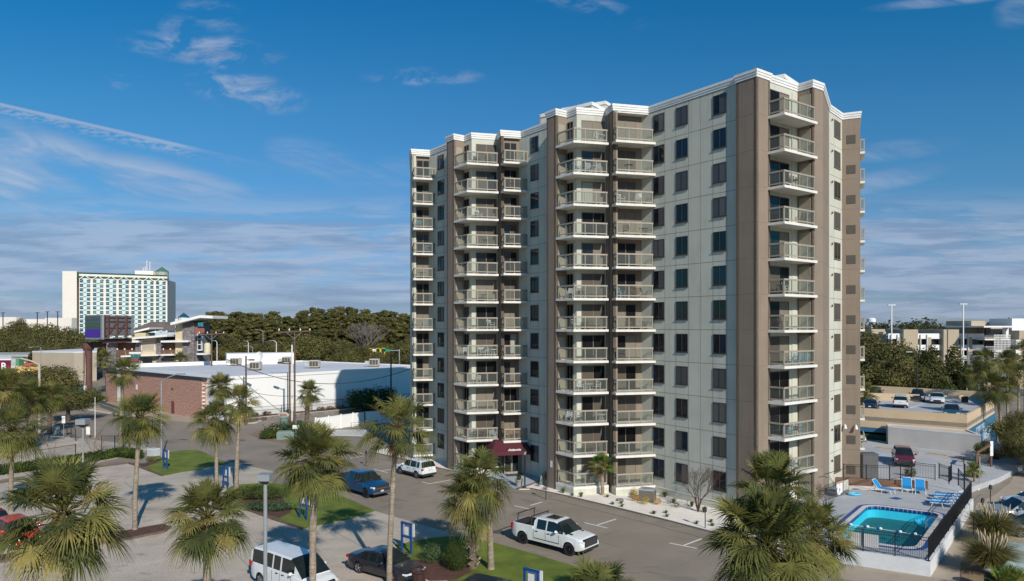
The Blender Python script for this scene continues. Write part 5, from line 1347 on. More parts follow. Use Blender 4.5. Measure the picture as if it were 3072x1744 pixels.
p = D(1088,1213,120); bush((p.x,p.y,.5), 3.3, 2.6, 3.5, 'left round dark bush against the warehouse wall', [m_hedge[2], m_hedge[0]], 50, .16, 2600)
p = D(1142,1212,124); bush((p.x,p.y,.5), 3.3, 2.6, 3.6, 'right round dark bush against the warehouse wall', [m_hedge[2], m_hedge[0]], 51, .16, 2600)
for i, px in enumerate((760,800,865,960,990,1020)):
    p = G(px, 1250-(px-742)*.085, .6); bush((p.x,p.y+.2,.58), .9, .7, .6, 'small dry shrub in the strip under the warehouse fence', m_brush, 52+i, .09, 260, group='dry shrubs along the warehouse fence', lumps=3)
p = G(255,1208); bush((p.x+1,p.y,0), 3.6, 2.0, 1.5, 'low green shrubs around the foot of the billboard post', m_hedge[:2], 60, .16, 1600)
p = G(468,1385); bush((p.x-.3,p.y+.3,0), 1.1, .7, .55, 'small yellow green shrub on the mulch beside the hedge end', m_lime[1:]+m_hedge[1:2], 61, .05, 700)
p = G(350,1250); bush((p.x,p.y,0), 1.0, .8, .7, 'dark shrub by the brick wall', m_hedge, 62, .08, 300)
# yellow shrubs and tufts in the white gravel bed
def tuft_mesh(seed, n, h_, sp, w_, mats, curve=.5):
    rng = random.Random(seed); mb = MB()
    for i in range(n):
        a = rng.uniform(0,6.28); e = rng.uniform(.15,1)*sp; hh = h_*rng.uniform(.55,1.1); d = Vector((math.cos(a),math.sin(a),0)); s = Vector((-d.y,d.x,0))*w_/2
        mb.cur = rng.randrange(len(mats)); b0 = d*.06*rng.random(); p1 = b0+d*e*.35+Vector((0,0,hh*.65)); p2 = b0+d*e+Vector((0,0,hh*(1-.5*curve*rng.random())))
        mb.face([b0-s, b0+s, p1+s*.8, p1-s*.8]); mb.face([p1-s*.8, p1+s*.8, p2])
    return mb.mesh('grass_tuft', mats, uv=False)
m_gr = [leafmat('blade_a', (.08,.12,.025)), leafmat('blade_b', (.15,.16,.04))]
m_pam = [leafmat('pampas_a', (.16,.145,.05)), leafmat('pampas_b', (.24,.20,.08)), leafmat('pampas_c', (.09,.10,.035))]
T1, T2 = tuft_mesh(1, 90, .5, .42, .03, m_gr), tuft_mesh(2, 70, .26, .28, .03, m_gr)
big = [(1221,675),(1372,668),(1508,675),(1640,700),(1770,690),(2005,725),(1125,690)]
def tuft(p, me, lab, grp, sc=1.0, rz=0.0, name='grass_tuft'):
    o = bpy.data.objects.new(name, me); COL.objects.link(o); o.location = (p.x,p.y,.05); o.scale = (sc,)*3; o.rotation_euler = (0,0,rz); tag(o, lab, 'grass tuft', grp)
for i, (x, y) in enumerate(big): tuft(k5(x, y+8), T1, 'spiky green grass tuft growing through the white gravel beside the tower', 'green tufts in the white gravel', 1.15, i)
F2 = lambda x, y: G(1900+x/2.0225, 880+y/2.0225)
for i, p in enumerate([F2(192,1240),F2(355,1300),F2(430,1335),F2(245,1280)]): tuft(p, T1, 'spiky green grass tuft growing through the white gravel beside the tower', 'green tufts in the white gravel', 1.1, i+.5)
for i, p in enumerate([k5(1205,722),k5(1285,715),k5(1280,732),k5(1555,798),k5(1630,790),k5(1636,818),k5(1912,880),k5(1510,735),F2(125,1345),F2(200,1340),F2(205,1362),F2(385,1405),F2(472,1395),F2(480,1418)]):
    tuft(p, T2, 'tiny green grass tuft dotted in the white gravel near the kerb', 'tiny tufts in the white gravel', 1.1, i)
for i, (x, y, s) in enumerate(((1750,770,.45),(1835,800,.40),(1940,800,.38),(1747,720,.42))):
    p = k5(x, y); bush((p.x,p.y,.05), s, s, s*1.7, 'small golden yellow shrub around the air conditioner box', m_yel, 70+i, .035, 420, 'shrub', 'golden shrubs by the air conditioner', lumps=3)
for i, p in enumerate([k5(910,640), k5(975,672), F2(265,1305)]): bush((p.x,p.y,.05), .3, .3, .45, 'small dark dry shrub in the white gravel', [m_oak[2], m_twig], 80+i, .03, 260, 'shrub', 'dark dry shrubs in the white gravel', lumps=2)
# pampas grass at lower right
PG = tuft_mesh(5, 2600, 1.45, 1.5, .036, m_pam, 1.1)
m_plume = mat('pampas_plume', (.48,.38,.26), .95, .15, 6)
def pampas(x, y, sc, label, seed, dead=False):
    root = empty('pampas_grass', (x,y,0), label, 'ornamental grass'); rng = random.Random(seed)
    o = bpy.data.objects.new('leaf_mound', PG); COL.objects.link(o); o.parent = root; o.scale = (sc,)*3; o.rotation_euler = (0,0,seed)
    mb = MB()
    for i in range(20):
        a = rng.uniform(0,6.28); d = rng.uniform(.1,.75)*sc; p0 = Vector((math.cos(a)*d*.5, math.sin(a)*d*.5, .9*sc)); p1 = p0+Vector((math.cos(a)*d*.3, math.sin(a)*d*.3, rng.uniform(.25,.5)*sc)); p2 = p1+Vector((math.cos(a)*.1,math.sin(a)*.1,.32*sc))
        mb.tube([p0,p1,(p1+p2)/2,p2], [.006,.02,.05,.01], 6)
    o2 = mb.mesh('plume', [m_plume]); q = bpy.data.objects.new('plume', o2); COL.objects.link(q); q.parent = root
p = k6(1710,1150); pampas(p.x, p.y+.4, 1.65, 'pampas grass mound with pale plumes next to the grey sedan', 3)
p = k6(1700,1420); pampas(p.x, p.y+.5, 1.5, 'pampas grass mound by the pale green transformer at lower right', 5)
# flower pot cone
# ---------------------------------------------------------------- neighbouring buildings
m_brick = brickmat('red_brick', (.56,.26,.18), (.30,.12,.085), (.50,.38,.30), .26, .09, .014, .9, .5, .42, .4, 4.5)
m_whitewall = mat('white_wall', (.80,.79,.77), .85, .03, .15, fine=.02)
m_whiteroof = mat('white_roof_membrane', (.62,.62,.64), .8, .12, .08, fine=.05, fscale=2)
m_navy = mat('dark_coping', (.03,.035,.05), .7, .1, 2)
m_beige = mat('beige_stucco', (.60,.46,.30), .9, .06, .4, fine=.04, fscale=8)
m_beige2 = mat('tan_wall', (.42,.36,.28), .9, .05, .3)
m_stone = brickmat('slate_stone', (.16,.14,.14), (.27,.24,.24), (.10,.09,.09), .9, .28, .03, .9, .37, .4)
m_plank = stripemat('brown_siding', (.12,.055,.032), (.17,.08,.045), 12, .8, 0, True, .2)
m_siding = brickmat('cream_siding', (.62,.52,.33), (.60,.50,.32), (.42,.35,.22), 50, .35, .03, .8, 0, .04)
m_metalroof = stripemat('blue_grey_siding', (.36,.42,.46), (.44,.50,.54), 8, .6, 0, True, 0)
m_shingle = mat('brown_shingle', (.17,.13,.11), .9, .15, .5, fine=.1)
m_glass_shade = mat('far_glass_and_shade', (.02,.025,.03), .1, .2, .5, spec=.6)  # distant panes, and the painted shade of open storeys and galleries
def building(name, pts, z1, m, label, cat='building', z0=-.1, base=None):
    b_ = base or (sum(p[0] for p in pts)/len(pts), sum(p[1] for p in pts)/len(pts), 0)
    root = empty(name, b_, label, cat); MB().prism(pts, z0, z1).build('wall', m, root); return root
# white warehouse and the brick building in front of its left end
A0, A1, A2, A3 = Vector((-43.7,107.4,0)), Vector((-16.2,136.8,0)), Vector((-47,157,0)), Vector((-75,133,0))
wh = building('warehouse', [A0,A1,A2,A3], 6.75, m_whitewall, 'long white warehouse with flat pale roof and rooftop units', 'warehouse')
wp_ = offset_poly([A0,A1,A2,A3], .05)
MB().prism(offset_poly([A0,A1,A2,A3], -.5), 6.7, 6.82).build('roof', m_whiteroof, wh)
cornice([A0,A1,A2,A3], 6.55, 7.0, .12).build('coping', m_whitewall, wh)
MB().prism([Vector((-73.5,133.2,0)),Vector((-48,155,0)),Vector((-48.6,155.8,0)),Vector((-74,134,0))], 6.8, 7.5).build('parapet', m_whitewall, wh)
MB().prism([D(680,1080,143),D(885,1080,148),D(880,1080,154),D(676,1080,149)], 6.7, 9.0).build('raised_roof', m_whitewall, wh)
mb = MB()
for s in (.24,.5,.74,.93):
    p = A0+(A1-A0)*s; mb.wbox(p, p+(A1-A0).normalized()*.04, .02, 0, 6.3, -.03)
mb.build('wall_joint', mat('joint_pale', (.5,.5,.5), .9, 0), wh)
p = D(754,1149,112.6); MB().box(p.x-.25,p.x+.25,p.y-.35,p.y-.05,p.z-.12,p.z+.12).build('wall_lamp', m_trim, wh)
def rtu(px, py, Y, label, sc=1.0):
    p = D(px, py, Y); r = empty('rooftop_unit', (p.x,p.y,6.82), label, 'air conditioner', 'air conditioning units on the warehouse roof'); x, y, z = p.x, p.y, 6.82
    MB().box(x-.9*sc,x+.9*sc,y-.9*sc,y+.9*sc,z+.25,z+1.6*sc).build('cabinet', mat('unit_beige', (.52,.49,.42), .7, .08, 1), r)
    mb = MB()
    for i in (-1,0,1): mb.box(x+i*.58*sc-.24,x+i*.58*sc+.24,y-.9*sc-.03,y-.9*sc-.002,z+.4,z+1.45*sc)
    mb.build('coil_grille', m_vent, r)
    MB().prism([(x-1.9*sc,y-.5),(x-.9*sc,y-.5),(x-.9*sc,y+.5),(x-1.9*sc,y+.5)], z+.5, z+1.1).build('hood', mat('unit_hood', (.45,.44,.42), .6, .08, 1), r)
    MB().box(x-.8*sc,x+.8*sc,y-.7*sc,y+.7*sc,z,z+.22).build('skid', m_timber, r)
for i, (x, y, Y, l) in enumerate(((708,1094,140,'beige rooftop unit left of the satellite dish'),(768,1112,125,'beige rooftop unit nearest to the wooden pole'),(862,1084,146,'beige rooftop unit beside the double wooden pole'),(945,1104,131,'beige rooftop unit in the middle of the white roof'),(1124,1095,136.5,'beige rooftop unit near the tower'))): rtu(x, y, Y, l, .95)
p = D(782,1088,142); r = empty('satellite_dish', (p.x,p.y,6.62), 'pale satellite dish on the warehouse roof', 'satellite dish')
mb = MB().bar((p.x,p.y,6.6),(p.x,p.y,7.8),.1); mb.build('mast', m_trim, r)
MB().lathe((0,0,0), [(.05,0),(.6,.08),(1.0,.26),(1.25,.5)], 18, False).xform(Matrix.Translation((p.x-.1,p.y-.2,8.2)) @ Matrix.Rotation(R(70),4,'X') @ Matrix.Rotation(R(-25),4,'Y')).build('dish', m_white, r, smooth=180)
B0, B1 = Vector((-49.2,111.0,0)), Vector((-79.4,136.8,0)); inn_ = Vector((.69,.72,0))
bb_ = building('brick_building', [B0, B0+inn_*4, B1+inn_*4, B1], 6.1, m_brick, 'red brick building with dark roof edge and a single door', 'building')
MB().prism([B0+Vector((.3,-.35,0)), B0+inn_*4.2, B1+inn_*4.2, B1+Vector((-.3,-.3,0))], 6.1, 6.55).build('roof_edge', m_navy, bb_)
tB = (B1-B0).normalized(); oB = Vector((-tB.y, tB.x, 0)); oB = oB if oB.y < 0 else -oB
def onb(s, z0, z1, w_, m, nm): 
    p = B0+tB*s; return MB().wbox(p-tB*w_/2, p+tB*w_/2, .1, z0, z1, -.02 if False else (-.06)).build(nm, m, bb_)
def facewall(a, t, s, w_, z0, z1, m, nm, par, th=.08):
    o = Vector((-t.y, t.x, 0)); o = o if o.y < 0 else -o
    p = a+t*s; q = [p-t*w_/2-o*.05, p+t*w_/2-o*.05, p+t*w_/2+o*th, p-t*w_/2+o*th]
    return MB().prism(q, z0, z1).build(nm, m, par)
facewall(B0, tB, 10.2, 1.0, 0, 2.1, mat('door_red', (.16,.05,.04), .6, .1, 2), 'door', bb_)
facewall(B0, tB, 25.0, .5, 3.2, 4.1, m_white, 'vent', bb_); facewall(B0, tB, 31.5, .5, 3.2, 4.1, m_white, 'vent', bb_); facewall(B0, tB, 10.4, .5, 4.1, 4.3, m_trim, 'wall_lamp', bb_)
mb = MB()
for i in range(9): z = .5+i*.6; mb.box(B0.x+.15,B0.x+.5,B0.y-.15,B0.y+.1,z,z+.18)
mb.build('ladder', m_white, bb_)
p = G(372,1262); 
r = empty('shopping_cart_row', (p.x,p.y,0), 'row of dark green nested carts against the brick wall', 'cart row'); mb = MB()
cs, ce = G(300,1222), G(385,1252)
for i in range(26):
    q = cs+(ce-cs)*i/25; 
    for dx in (-.28,.28): mb.bar(q+Vector((dx,-.2,.1)), q+Vector((dx,-.2,1.0)), .04); mb.bar(q+Vector((dx,.5,.1)), q+Vector((dx,.5,1.0)), .04); mb.bar(q+Vector((dx,-.2,1.0)), q+Vector((dx,.5,1.0)), .05)
    mb.bar(q+Vector((-.28,-.2,.95)), q+Vector((.28,-.2,.95)), .05); mb.bar(q+Vector((-.28,-.2,.5)), q+Vector((.28,-.2,.5)), .04)
mb.build('basket', mat('dark_green_metal', (.03,.07,.07), .5, .2, 3), r)
# green dumpster
p = G(243,1185); r = empty('dumpster', (p.x,p.y,0), 'bright green steel dumpster left of the billboard post', 'dumpster')
MB().prism([(p.x-1.6,p.y-1),(p.x+1.6,p.y-1),(p.x+1.6,p.y+1.2),(p.x-1.6,p.y+1.2)], .15, 1.9).build('bin', mat('dumpster_green', (.01,.16,.12), .6, .1, 1), r)
MB().prism([(p.x-1.7,p.y-1.1),(p.x+1.7,p.y-1.1),(p.x+1.7,p.y+1.3),(p.x-1.7,p.y+1.3)], 1.9, 2.05).build('lid', m_trim, r)
# beige hall at the left
a, b = G(97,1118), G(228,1129); a = D(97,1128,188); b = D(222,1130,184); c_ = D(290,1130,188)
a.z = b.z = 0
bg_ = building('hall', [a, b, Vector((c_.x,c_.y,0)), a+Vector((2,26,0))], 7.6, m_beige2, 'plain beige windowless hall left of the billboard post', 'building')
MB().prism(offset_poly([a, b, Vector((c_.x,c_.y,0)), a+Vector((2,26,0))], .05), 7.6, 8.0).build('roof_edge', m_whiteroof, bg_)
# small house, roadside buildings at far left
def atY(px, py, Y): p = D(px, py, Y); return Vector((p.x, p.y, 0))
hs_ = building('yellow_house', [atY(-40,1,178), atY(77,1,178), atY(85,1,190), atY(-40,1,190)], 7.0, mat('pale_yellow', (.66,.56,.34), .85, .04, 1), 'pale yellow two storey house with grey roof at the left edge', 'house')
MB().prism([atY(-42,1,176), atY(84,1,176), atY(92,1,192), atY(-42,1,192)], 7.0, 7.5).build('roof', mat('grey_roof', (.38,.38,.36), .8, .1, 1), hs_)
for px in (28,40): MB().prism([atY(px-4,1,177.8), atY(px+4,1,177.8), atY(px+4,1,178.1), atY(px-4,1,178.1)], 4.9, 6.4).build('window', m_white, hs_)
mb = MB(); mb.prism([atY(22,1,177.9), atY(26,1,177.9), atY(26,1,178.1), atY(22,1,178.1)], 4.9, 6.4).prism([atY(44,1,177.9), atY(48,1,177.9), atY(48,1,178.1), atY(44,1,178.1)], 4.9, 6.4).build('shutter', m_trim, hs_)
rs_ = building('tiled_restaurant', [atY(52,1,158), atY(116,1,158), atY(118,1,168), atY(52,1,168)], 5.4, mat('warm_yellow', (.70,.50,.18), .85, .05, 1), 'small yellow building with an orange tiled roof', 'building')
m_tileo = stripemat('orange_tile', (.36,.09,.045), (.46,.14,.07), 9, .8, 0, True, .2)
mb = MB(); p0, p1 = atY(54,1,155), atY(112,1,155); p2, p3 = atY(104,1,162), atY(72,1,162)
mb.face([p0+Vector((0,0,3.2)), p1+Vector((0,0,3.2)), p2+Vector((0,0,6.2)), p3+Vector((0,0,6.2))]).face([p1+Vector((0,0,3.2)), atY(118,1,168)+Vector((0,0,3.2)), p2+Vector((0,0,6.2))]).face([p0+Vector((0,0,3.2)), p3+Vector((0,0,6.2)), atY(52,1,168)+Vector((0,0,3.2))])
mb.face([p0+Vector((0,0,3.1)), p1+Vector((0,0,3.1)), p1+Vector((0,0,3.2)), p0+Vector((0,0,3.2))]).build('roof', m_tileo, rs_)
cn = building('canopy_shop', [atY(-30,1,141), atY(32,1,141), atY(34,1,150), atY(-30,1,150)], 3.6, mat('warm_yellow2', (.66,.48,.2), .85, .05, 1), 'yellow shop under the burgundy fascia at the left edge', 'shop')
m_burg = mat('burgundy_panel', (.17,.008,.04), .5, .03, 1)
MB().prism([atY(-30,1,138), atY(33,1,138), atY(33,1,148), atY(-30,1,148)], 5.6, 8.0).build('fascia', m_burg, cn)
MB().prism([atY(-30,1,137.9), atY(33.5,1,137.9), atY(33.5,1,148), atY(-30,1,148)], 4.9, 5.6).build('white_band', m_white, cn)
MB().prism([atY(-30,1,137.9), atY(33.5,1,137.9), atY(33.5,1,148), atY(-30,1,148)], 8.0, 8.25).build('coping', m_white, cn)
q = D(12,1093,137.8); put_text('R', 1.9, mt_w, (q.x, 137.75, 6.75), Vector((1,0,0)), Vector((0,0,1)), cn, bold=.05)
# pylon sign in front
r = empty('pylon_sign', tuple(atY(41,1,134)), 'white and green roadside pylon sign beside the burgundy fascia', 'sign'); 
def bx(x0, x1, y0, y1, Y, th, m, nm, par):
    a_, b2 = D(x0, y1, Y), D(x1, y0, Y); return MB().box(a_.x, b2.x, Y, Y+th, a_.z, b2.z).build(nm, m, par)
mb = MB(); 
for px in (36,48): q = atY(px,1,134); mb.bar(q, q+Vector((0,0,6)), .2)
mb.build('post', m_white, r); bx(33,47,1073,1098,133.8,.4,mat('sign_grey', (.40,.46,.42), .5, .25, 1.5),'sign_panel',r); bx(47,57,1073,1098,133.8,1.4,mat('sign_green', (.10,.28,.16), .5, .05, 1),'side_panel',r); bx(34,46,1101,1114,133.8,.3,m_white,'reader_board',r)
# restaurant with slanted roofs
RY = 190
rs = empty('restaurant', (-85, RY, 0), 'slate clad restaurant with slanted white roof edges and brown siding', 'restaurant')
def rbox(x0, x1, yt, yb, m, nm, Y=RY, th=8, z0=None, par=None):
    a_, b2 = D(x0, yb, Y), D(x1, yt, Y); return MB().box(a_.x, b2.x, Y, Y+th, a_.z if z0 is None else z0, b2.z).build(nm, m, par or rs)
rbox(319,348,1028,1100,m_stone,'stone_pier',RY-1,9,0); rbox(348,408,1030,1066,m_plank,'siding_panel',RY,8,0); rbox(406,421,1014,1100,m_stone,'stone_pier',RY-1,9,0)
rbox(421,468,1012,1100,m_siding,'siding_wall',RY-.5,8,0); rbox(468,482,1010,1100,m_stone,'stone_pier',RY-1,9,0); rbox(482,541,1026,1066,m_plank,'siding_panel',RY,8,0)
rbox(526,548,972,1100,m_siding,'siding_wall',RY-.6,8,0); rbox(547,583,968,1100,m_stone,'stone_tower',RY-1.4,9,0); rbox(583,592,970,1100,m_stone,'stone_tower',RY-.8,8,0)
rbox(592,604,1000,1062,m_white,'window_frame',RY-.9,1,D(592,1052,RY).z)
for i in range(3): rbox(593.5,602.5,1003+16*i,1016+16*i,m_glass_shade,'pane',RY-1,.2,D(0,1016+16*i,RY).z)
bx(423,464,1028,1052,RY-.75,.2,m_white,'frame_panel',rs); bx(425,462,1030,1050,RY-.85,.2,m_beige2,'inset_panel',rs)
bx(427,455,1074,1088,RY-1.7,.3,m_glass_shade,'entrance_glass',rs); bx(310,541,1072,1100,RY-.2,1,m_stone,'lower_wall',rs)
def slab(x0, y0, x1, y1, th, Y, dep, nm='roof_slab'):
    a_, b2 = D(x0, y0, Y), D(x1, y1, Y); v = Vector((0,dep,0)); t_ = Vector((0,0,th)); mb = MB()
    mb.grid([[a_, b2, b2+v, a_+v], [a_+t_, b2+t_, b2+v+t_, a_+v+t_]], True); mb.face([a_+t_, b2+t_, b2+v+t_, a_+v+t_]); mb.face([a_+v, b2+v, b2, a_]); mb.build(nm, m_white, rs)
slab(319,1029,415,1028,.55,RY-3,11); slab(392,1019,501,1010,.5,RY-3.4,11); slab(482,1028,565,1027,.5,RY-3,11); slab(511,976,600,954,.7,RY-4,12); slab(600,954,638,956,.7,RY-4,10)
slab(396,1000,448,988,.5,RY+9,8); slab(362,1072,400,1071,.4,RY-2.6,3); slab(402,1070,474,1068,.4,RY-2.6,3); slab(482,1068,557,1066,.4,RY-2.6,3); slab(590,1065,620,1065,.4,RY-2,3)
rbox(404,437,999,1012,m_siding,'siding_wall',RY+9.5,6,4); rbox(465,526,998,1030,m_metalroof,'side_wing',RY+6,6,4)
mb = MB()
for x in (352,374,396,490,511,531):
    a_ = D(x,1048,RY-3.4); b2 = D(x+4,1066,RY-.9); mb.bar(a_, b2, .12); mb.blob(a_, .22,.22,.22,8,5)
mb.build('bracket_lamp', m_white, rs)
bx(586,613,985,999,RY-4.2,.3,mat('sign_red', (.30,.09,.07), .6, .3, 2),'wall_sign',rs); bx(594,609,968,980,RY-4.2,.3,mat('sign_teal', (.02,.22,.24), .6, .3, 2),'wall_sign',rs)
# street sign with swirl in front of it
q = atY(406,1,176); r = empty('monument_sign', tuple(q), 'teal and red monument sign with white scalloped top before the restaurant', 'sign')
bx(392,418,1065,1076,176,.6,mat('sign_teal2', (.03,.16,.17), .6, .5, 2),'sign_panel',r); bx(388,414,1076,1084,175.8,.6,mat('sign_red2', (.25,.07,.06), .6, .4, 2),'sign_panel',r); bx(398,412,1084,1130,176,.6,m_stone,'post',r)
mb = MB()
for i in range(6): mb.blob(D(390+i*6,1060,175.9), .3,.15,.32,8,5)
mb.build('scallop_top', m_white, r)
# brown shingled roof behind it
r = building('shingle_house', [atY(395,1,222), atY(520,1,222), atY(520,1,240), atY(395,1,240)], 11.5, mat('orange_brown_wall', (.42,.25,.10), .9, .1, 1), 'house with broad brown shingled hip roof behind the restaurant', 'house')
mb = MB(); e = [D(388,992,220), D(532,992,220), D(532,992,243), D(388,992,243)]; t1, t2 = D(452,966,228), D(492,966,228); t3, t4 = t2+Vector((0,4,0)), t1+Vector((0,4,0))
mb.face([e[0],e[1],t2,t1]).face([e[1],e[2],t3,t2]).face([e[2],e[3],t4,t3]).face([e[3],e[0],t1,t4]).face([t1,t2,t3,t4]).face(list(reversed(e))).build('roof', m_shingle, r)
# ---- convention hotel far away
HYD = 460.0
hp = lambda x, y, Y=HYD: D(x, y, Y)
ht = empty('hotel_tower', (-235, HYD, 0), 'distant white hotel slab with teal window bands and green gabled roof edge', 'hotel')
m_hotel = mat('hotel_white', (.78,.72,.64), .85, .03, .05); m_hteal = mat('hotel_teal', (.60,.72,.70), .8, .04, .1); m_hgreen = mat('hotel_green', (.06,.17,.12), .7, .08, .2)
m_hglass = mat('hotel_glass', (.03,.09,.12), .15, .6, .35, spec=.7); m_hred = mat('hotel_frame', (.22,.11,.08), .7, .1, .3)
def hdepth(x): return HYD + (x-237)/ (502-237)*26          # facade recedes to the right
a_, b2 = hp(237,830,hdepth(237)), hp(502,840,hdepth(502)); fa_t = (Vector((b2.x,b2.y,0))-Vector((a_.x,a_.y,0)))
fl_ = fa_t.length; ft = fa_t.normalized(); fn = Vector((-ft.y, ft.x, 0)); f_0 = Vector((a_.x,a_.y,0)); ztop = H+(HY-822)*hdepth(237)/FL
MB().prism([f_0, f_0+ft*fl_, f_0+ft*fl_+fn*22, f_0+fn*22], -1, ztop).build('wall', m_hotel, ht)
lft = hp(189,815,HYD+12); MB().prism([Vector((lft.x,lft.y,0)), f_0+Vector((-9,-3,0)), f_0+Vector((-.2,-2,0)), f_0+fn*20, Vector((lft.x,lft.y+18,0))], -1, ztop+1.6).build('wall', m_hotel, ht)
rx = hp(527,850,HYD+55); MB().prism([f_0+ft*fl_, Vector((rx.x,rx.y,0)), Vector((rx.x-6,rx.y+6,0)), f_0+ft*fl_+fn*20], -1, ztop-2.2).build('side_wall', stripemat('hotel_side', (.62,.60,.55), (.20,.26,.27), 4.2, .6, 0, True, 0), ht)
nb = 7; nfl = 13; fh = 2.93; zt0 = ztop-4.6
def tf(s, z, o=0): p = f_0+ft*s-fn*o; return Vector((p.x,p.y,z))
def pane(mb, s0, s1, z0, z1, o, th=.2):
    mb.prism([tf(s0,0,o), tf(s1,0,o), tf(s1,0,o-th), tf(s0,0,o-th)], z0, z1)
bw = fl_/nb; tmb = MB(); mul = MB(); nwin = 0; rest = MB()
m_hg2 = mat('hotel_glass_b', (.08,.17,.20), .15, .6, .35, spec=.7)
rh = random.Random(8)
for i in range(nb):
    s = i*bw+bw*.05; w4 = bw*.80/3
    pane(tmb, s, s+bw*.80, 4, zt0+1.8, .25)
    for k in range(nfl+3):
        z = zt0-k*fh
        if z < 4: break
        for j, (u, dz) in enumerate(((0,0),(2,-.15))):
            gm_ = m_hglass if rh.random() < .6 else m_hg2; one = MB() if nwin < 100 else rest; pane(one, s+u*w4, s+(u+1)*w4, z-.95+dz, z+1.0+dz, .45); nwin += 1
            if one is not rest: one.build('window', gm_, ht)
            pane(mul, s+u*w4, s+(u+1)*w4, z+.02+dz, z+.14+dz, .55)
        if k > 0: d2 = MB(); pane(d2, s+w4*1.05, s+1.9*w4, z+1.25, z+1.62, .5); d2.build('brown_panel', m_hred, ht)
    zc = zt0+1.2; gmb = MB(); sc_ = s+bw*.40
    mb = MB(); 
    for (u0, w0_), (u1, w1_) in (((-bw*.40,0),(0,2.6)),((0,2.6),(bw*.40,0))):
        mb.bar(tf(sc_+u0, zc+w0_, .9), tf(sc_+u1, zc+w1_, .9), .5)
    mb.build('gable_trim', m_hotel, ht)
    if i == 0: pass
rest.build('window', m_hglass, ht, kind='stuff'); tmb.build('teal_panel', m_hteal, ht); mul.build('mullion', m_hotel, ht, kind='stuff')
mb = MB(); mb.face([tf(-1,ztop-2.2,1.0), tf(fl_+1,ztop-2.2,1.0), tf(fl_,ztop+1.2,-3), tf(-1,ztop+1.2,-3)]).face([tf(-1,ztop-2.2,1.0), tf(-1,ztop+1.2,-3), tf(fl_,ztop+1.2,-3), tf(fl_+1,ztop-2.2,1.0)]).build('green_roof', m_hgreen, ht)
q0, q1 = hp(405,812,HYD+30), hp(459,812,HYD+34); MB().prism([(q0.x,q0.y),(q1.x,q1.y),(q1.x,q1.y+9),(q0.x,q0.y+9)], ztop-3, q0.z).build('penthouse', m_hotel, ht)
mb = MB(); 
for px, py in ((441,782),(450,786),(430,803),(436,800)): q = hp(px,812,HYD+33); mb.bar(q, hp(px,py,HYD+33), .35)
mb.build('mast', m_white, ht)
q = hp(486,825,HYD+40); rr_ = 19/FL*(HYD+40)
MB().lathe((q.x,q.y,0), [(rr_,ztop-8),(rr_,hp(0,816,HYD+40).z)], 16).build('lantern_drum', stripemat('lantern_glass', (.08,.2,.2), (.6,.5,.42), 2.2, .4, 0, True, 0), ht)
MB().lathe((q.x,q.y,0), [(rr_*1.05,hp(0,816,HYD+40).z),(.1,hp(0,801,HYD+40).z)], 12).build('lantern_roof', m_hgreen, ht)
r = empty('low_hotel_wing', (hp(550,950,440).x,440,0), 'low white building with a small green glass pyramid right of the hotel', 'building')
a_, b2 = hp(525,957,440), hp(590,957,440); MB().box(a_.x,b2.x,440,450,0,a_.z).build('wall', m_hotel, r)
q = hp(551,958,436); MB().lathe((q.x,q.y,0), [(15/FL*436,q.z-3),(15/FL*436,hp(0,952,436).z)], 12).build('drum', m_hteal, r); MB().lathe((q.x,q.y,0), [(17/FL*436,hp(0,952,436).z),(.1,hp(0,938,436).z)], 12).build('glass_pyramid', m_hglass, r)
# low parking terraces at far left horizon
r = empty('far_parking_building', (hp(80,960,420).x,420,0), 'low pale parking building on the horizon left of the hotel', 'building')
for x0, x1, y0, th in ((-20,48,952,8),(-20,140,958,20),(135,215,954,14),(-20,120,966,8)):
    a_, b2 = hp(x0,y0,420+y0-950), hp(x1,y0,420+y0-950); MB().box(a_.x,b2.x,420+y0-950,425+y0-950,0,a_.z).build('wall', m_hotel, r)
for i, (px, py) in enumerate(((112,938),(142,935),(173,935),(9,938))):
    q = hp(px,970,400); z1 = hp(px,py,400).z; o = MB().bar((q.x,400,8),(q.x,400,z1),.35).box(q.x-1.0,q.x+1.0,399.6,400.4,z1-.3,z1).build('far_light_mast', m_trim, base=(q.x,400,8), label='thin dark light mast above the far parking building, one of a row', cat='light mast', group='far light masts')
# water tower
q = hp(2614,957,900); r = empty('water_tower', (q.x,900,0), 'tiny white water tower on the right horizon', 'water tower')
MB().lathe((q.x,900,0), [(1.6,0),(1.6,18),(3.2,20),(5.2,q.z-4),(5.2,q.z+.2),(3,q.z+1.2)], 16).build('tank', m_whitewall, r, smooth=50)
# ---- garage and balcony block at far right
GY = 170
gr = empty('garage_building', (125, GY, 0), 'tan and white multi storey garage with stair towers behind the trees', 'garage')
def gbx(x0, x1, yt, yb, m, nm, Y=GY, th=8, z0=None, par=None):
    a_, b2 = D(x0, yb, Y), D(x1, yt, Y); return MB().box(a_.x, b2.x, Y, Y+th, a_.z if z0 is None else z0, b2.z).build(nm, m, par or gr)
m_tan = mat('tan_block', (.44,.36,.26), .9, .04, .5)
gbx(2660,2960,1003,1110,m_tan,'wall',GY+4,16,0)
gbx(2615,2655,988,1000,m_tan,'wall',GY+14,8,0); gbx(2650,2800,996,1010,m_tan,'wall',GY+12,8,0)
gbx(2711,2754,989,1060,m_tan,'stair_tower',GY-1.5,8,0); gbx(2831,2877,989,1060,m_tan,'stair_tower',GY-1.5,8,0); gbx(2810,2835,989,1003,m_tan,'wall',GY+5,8,0)
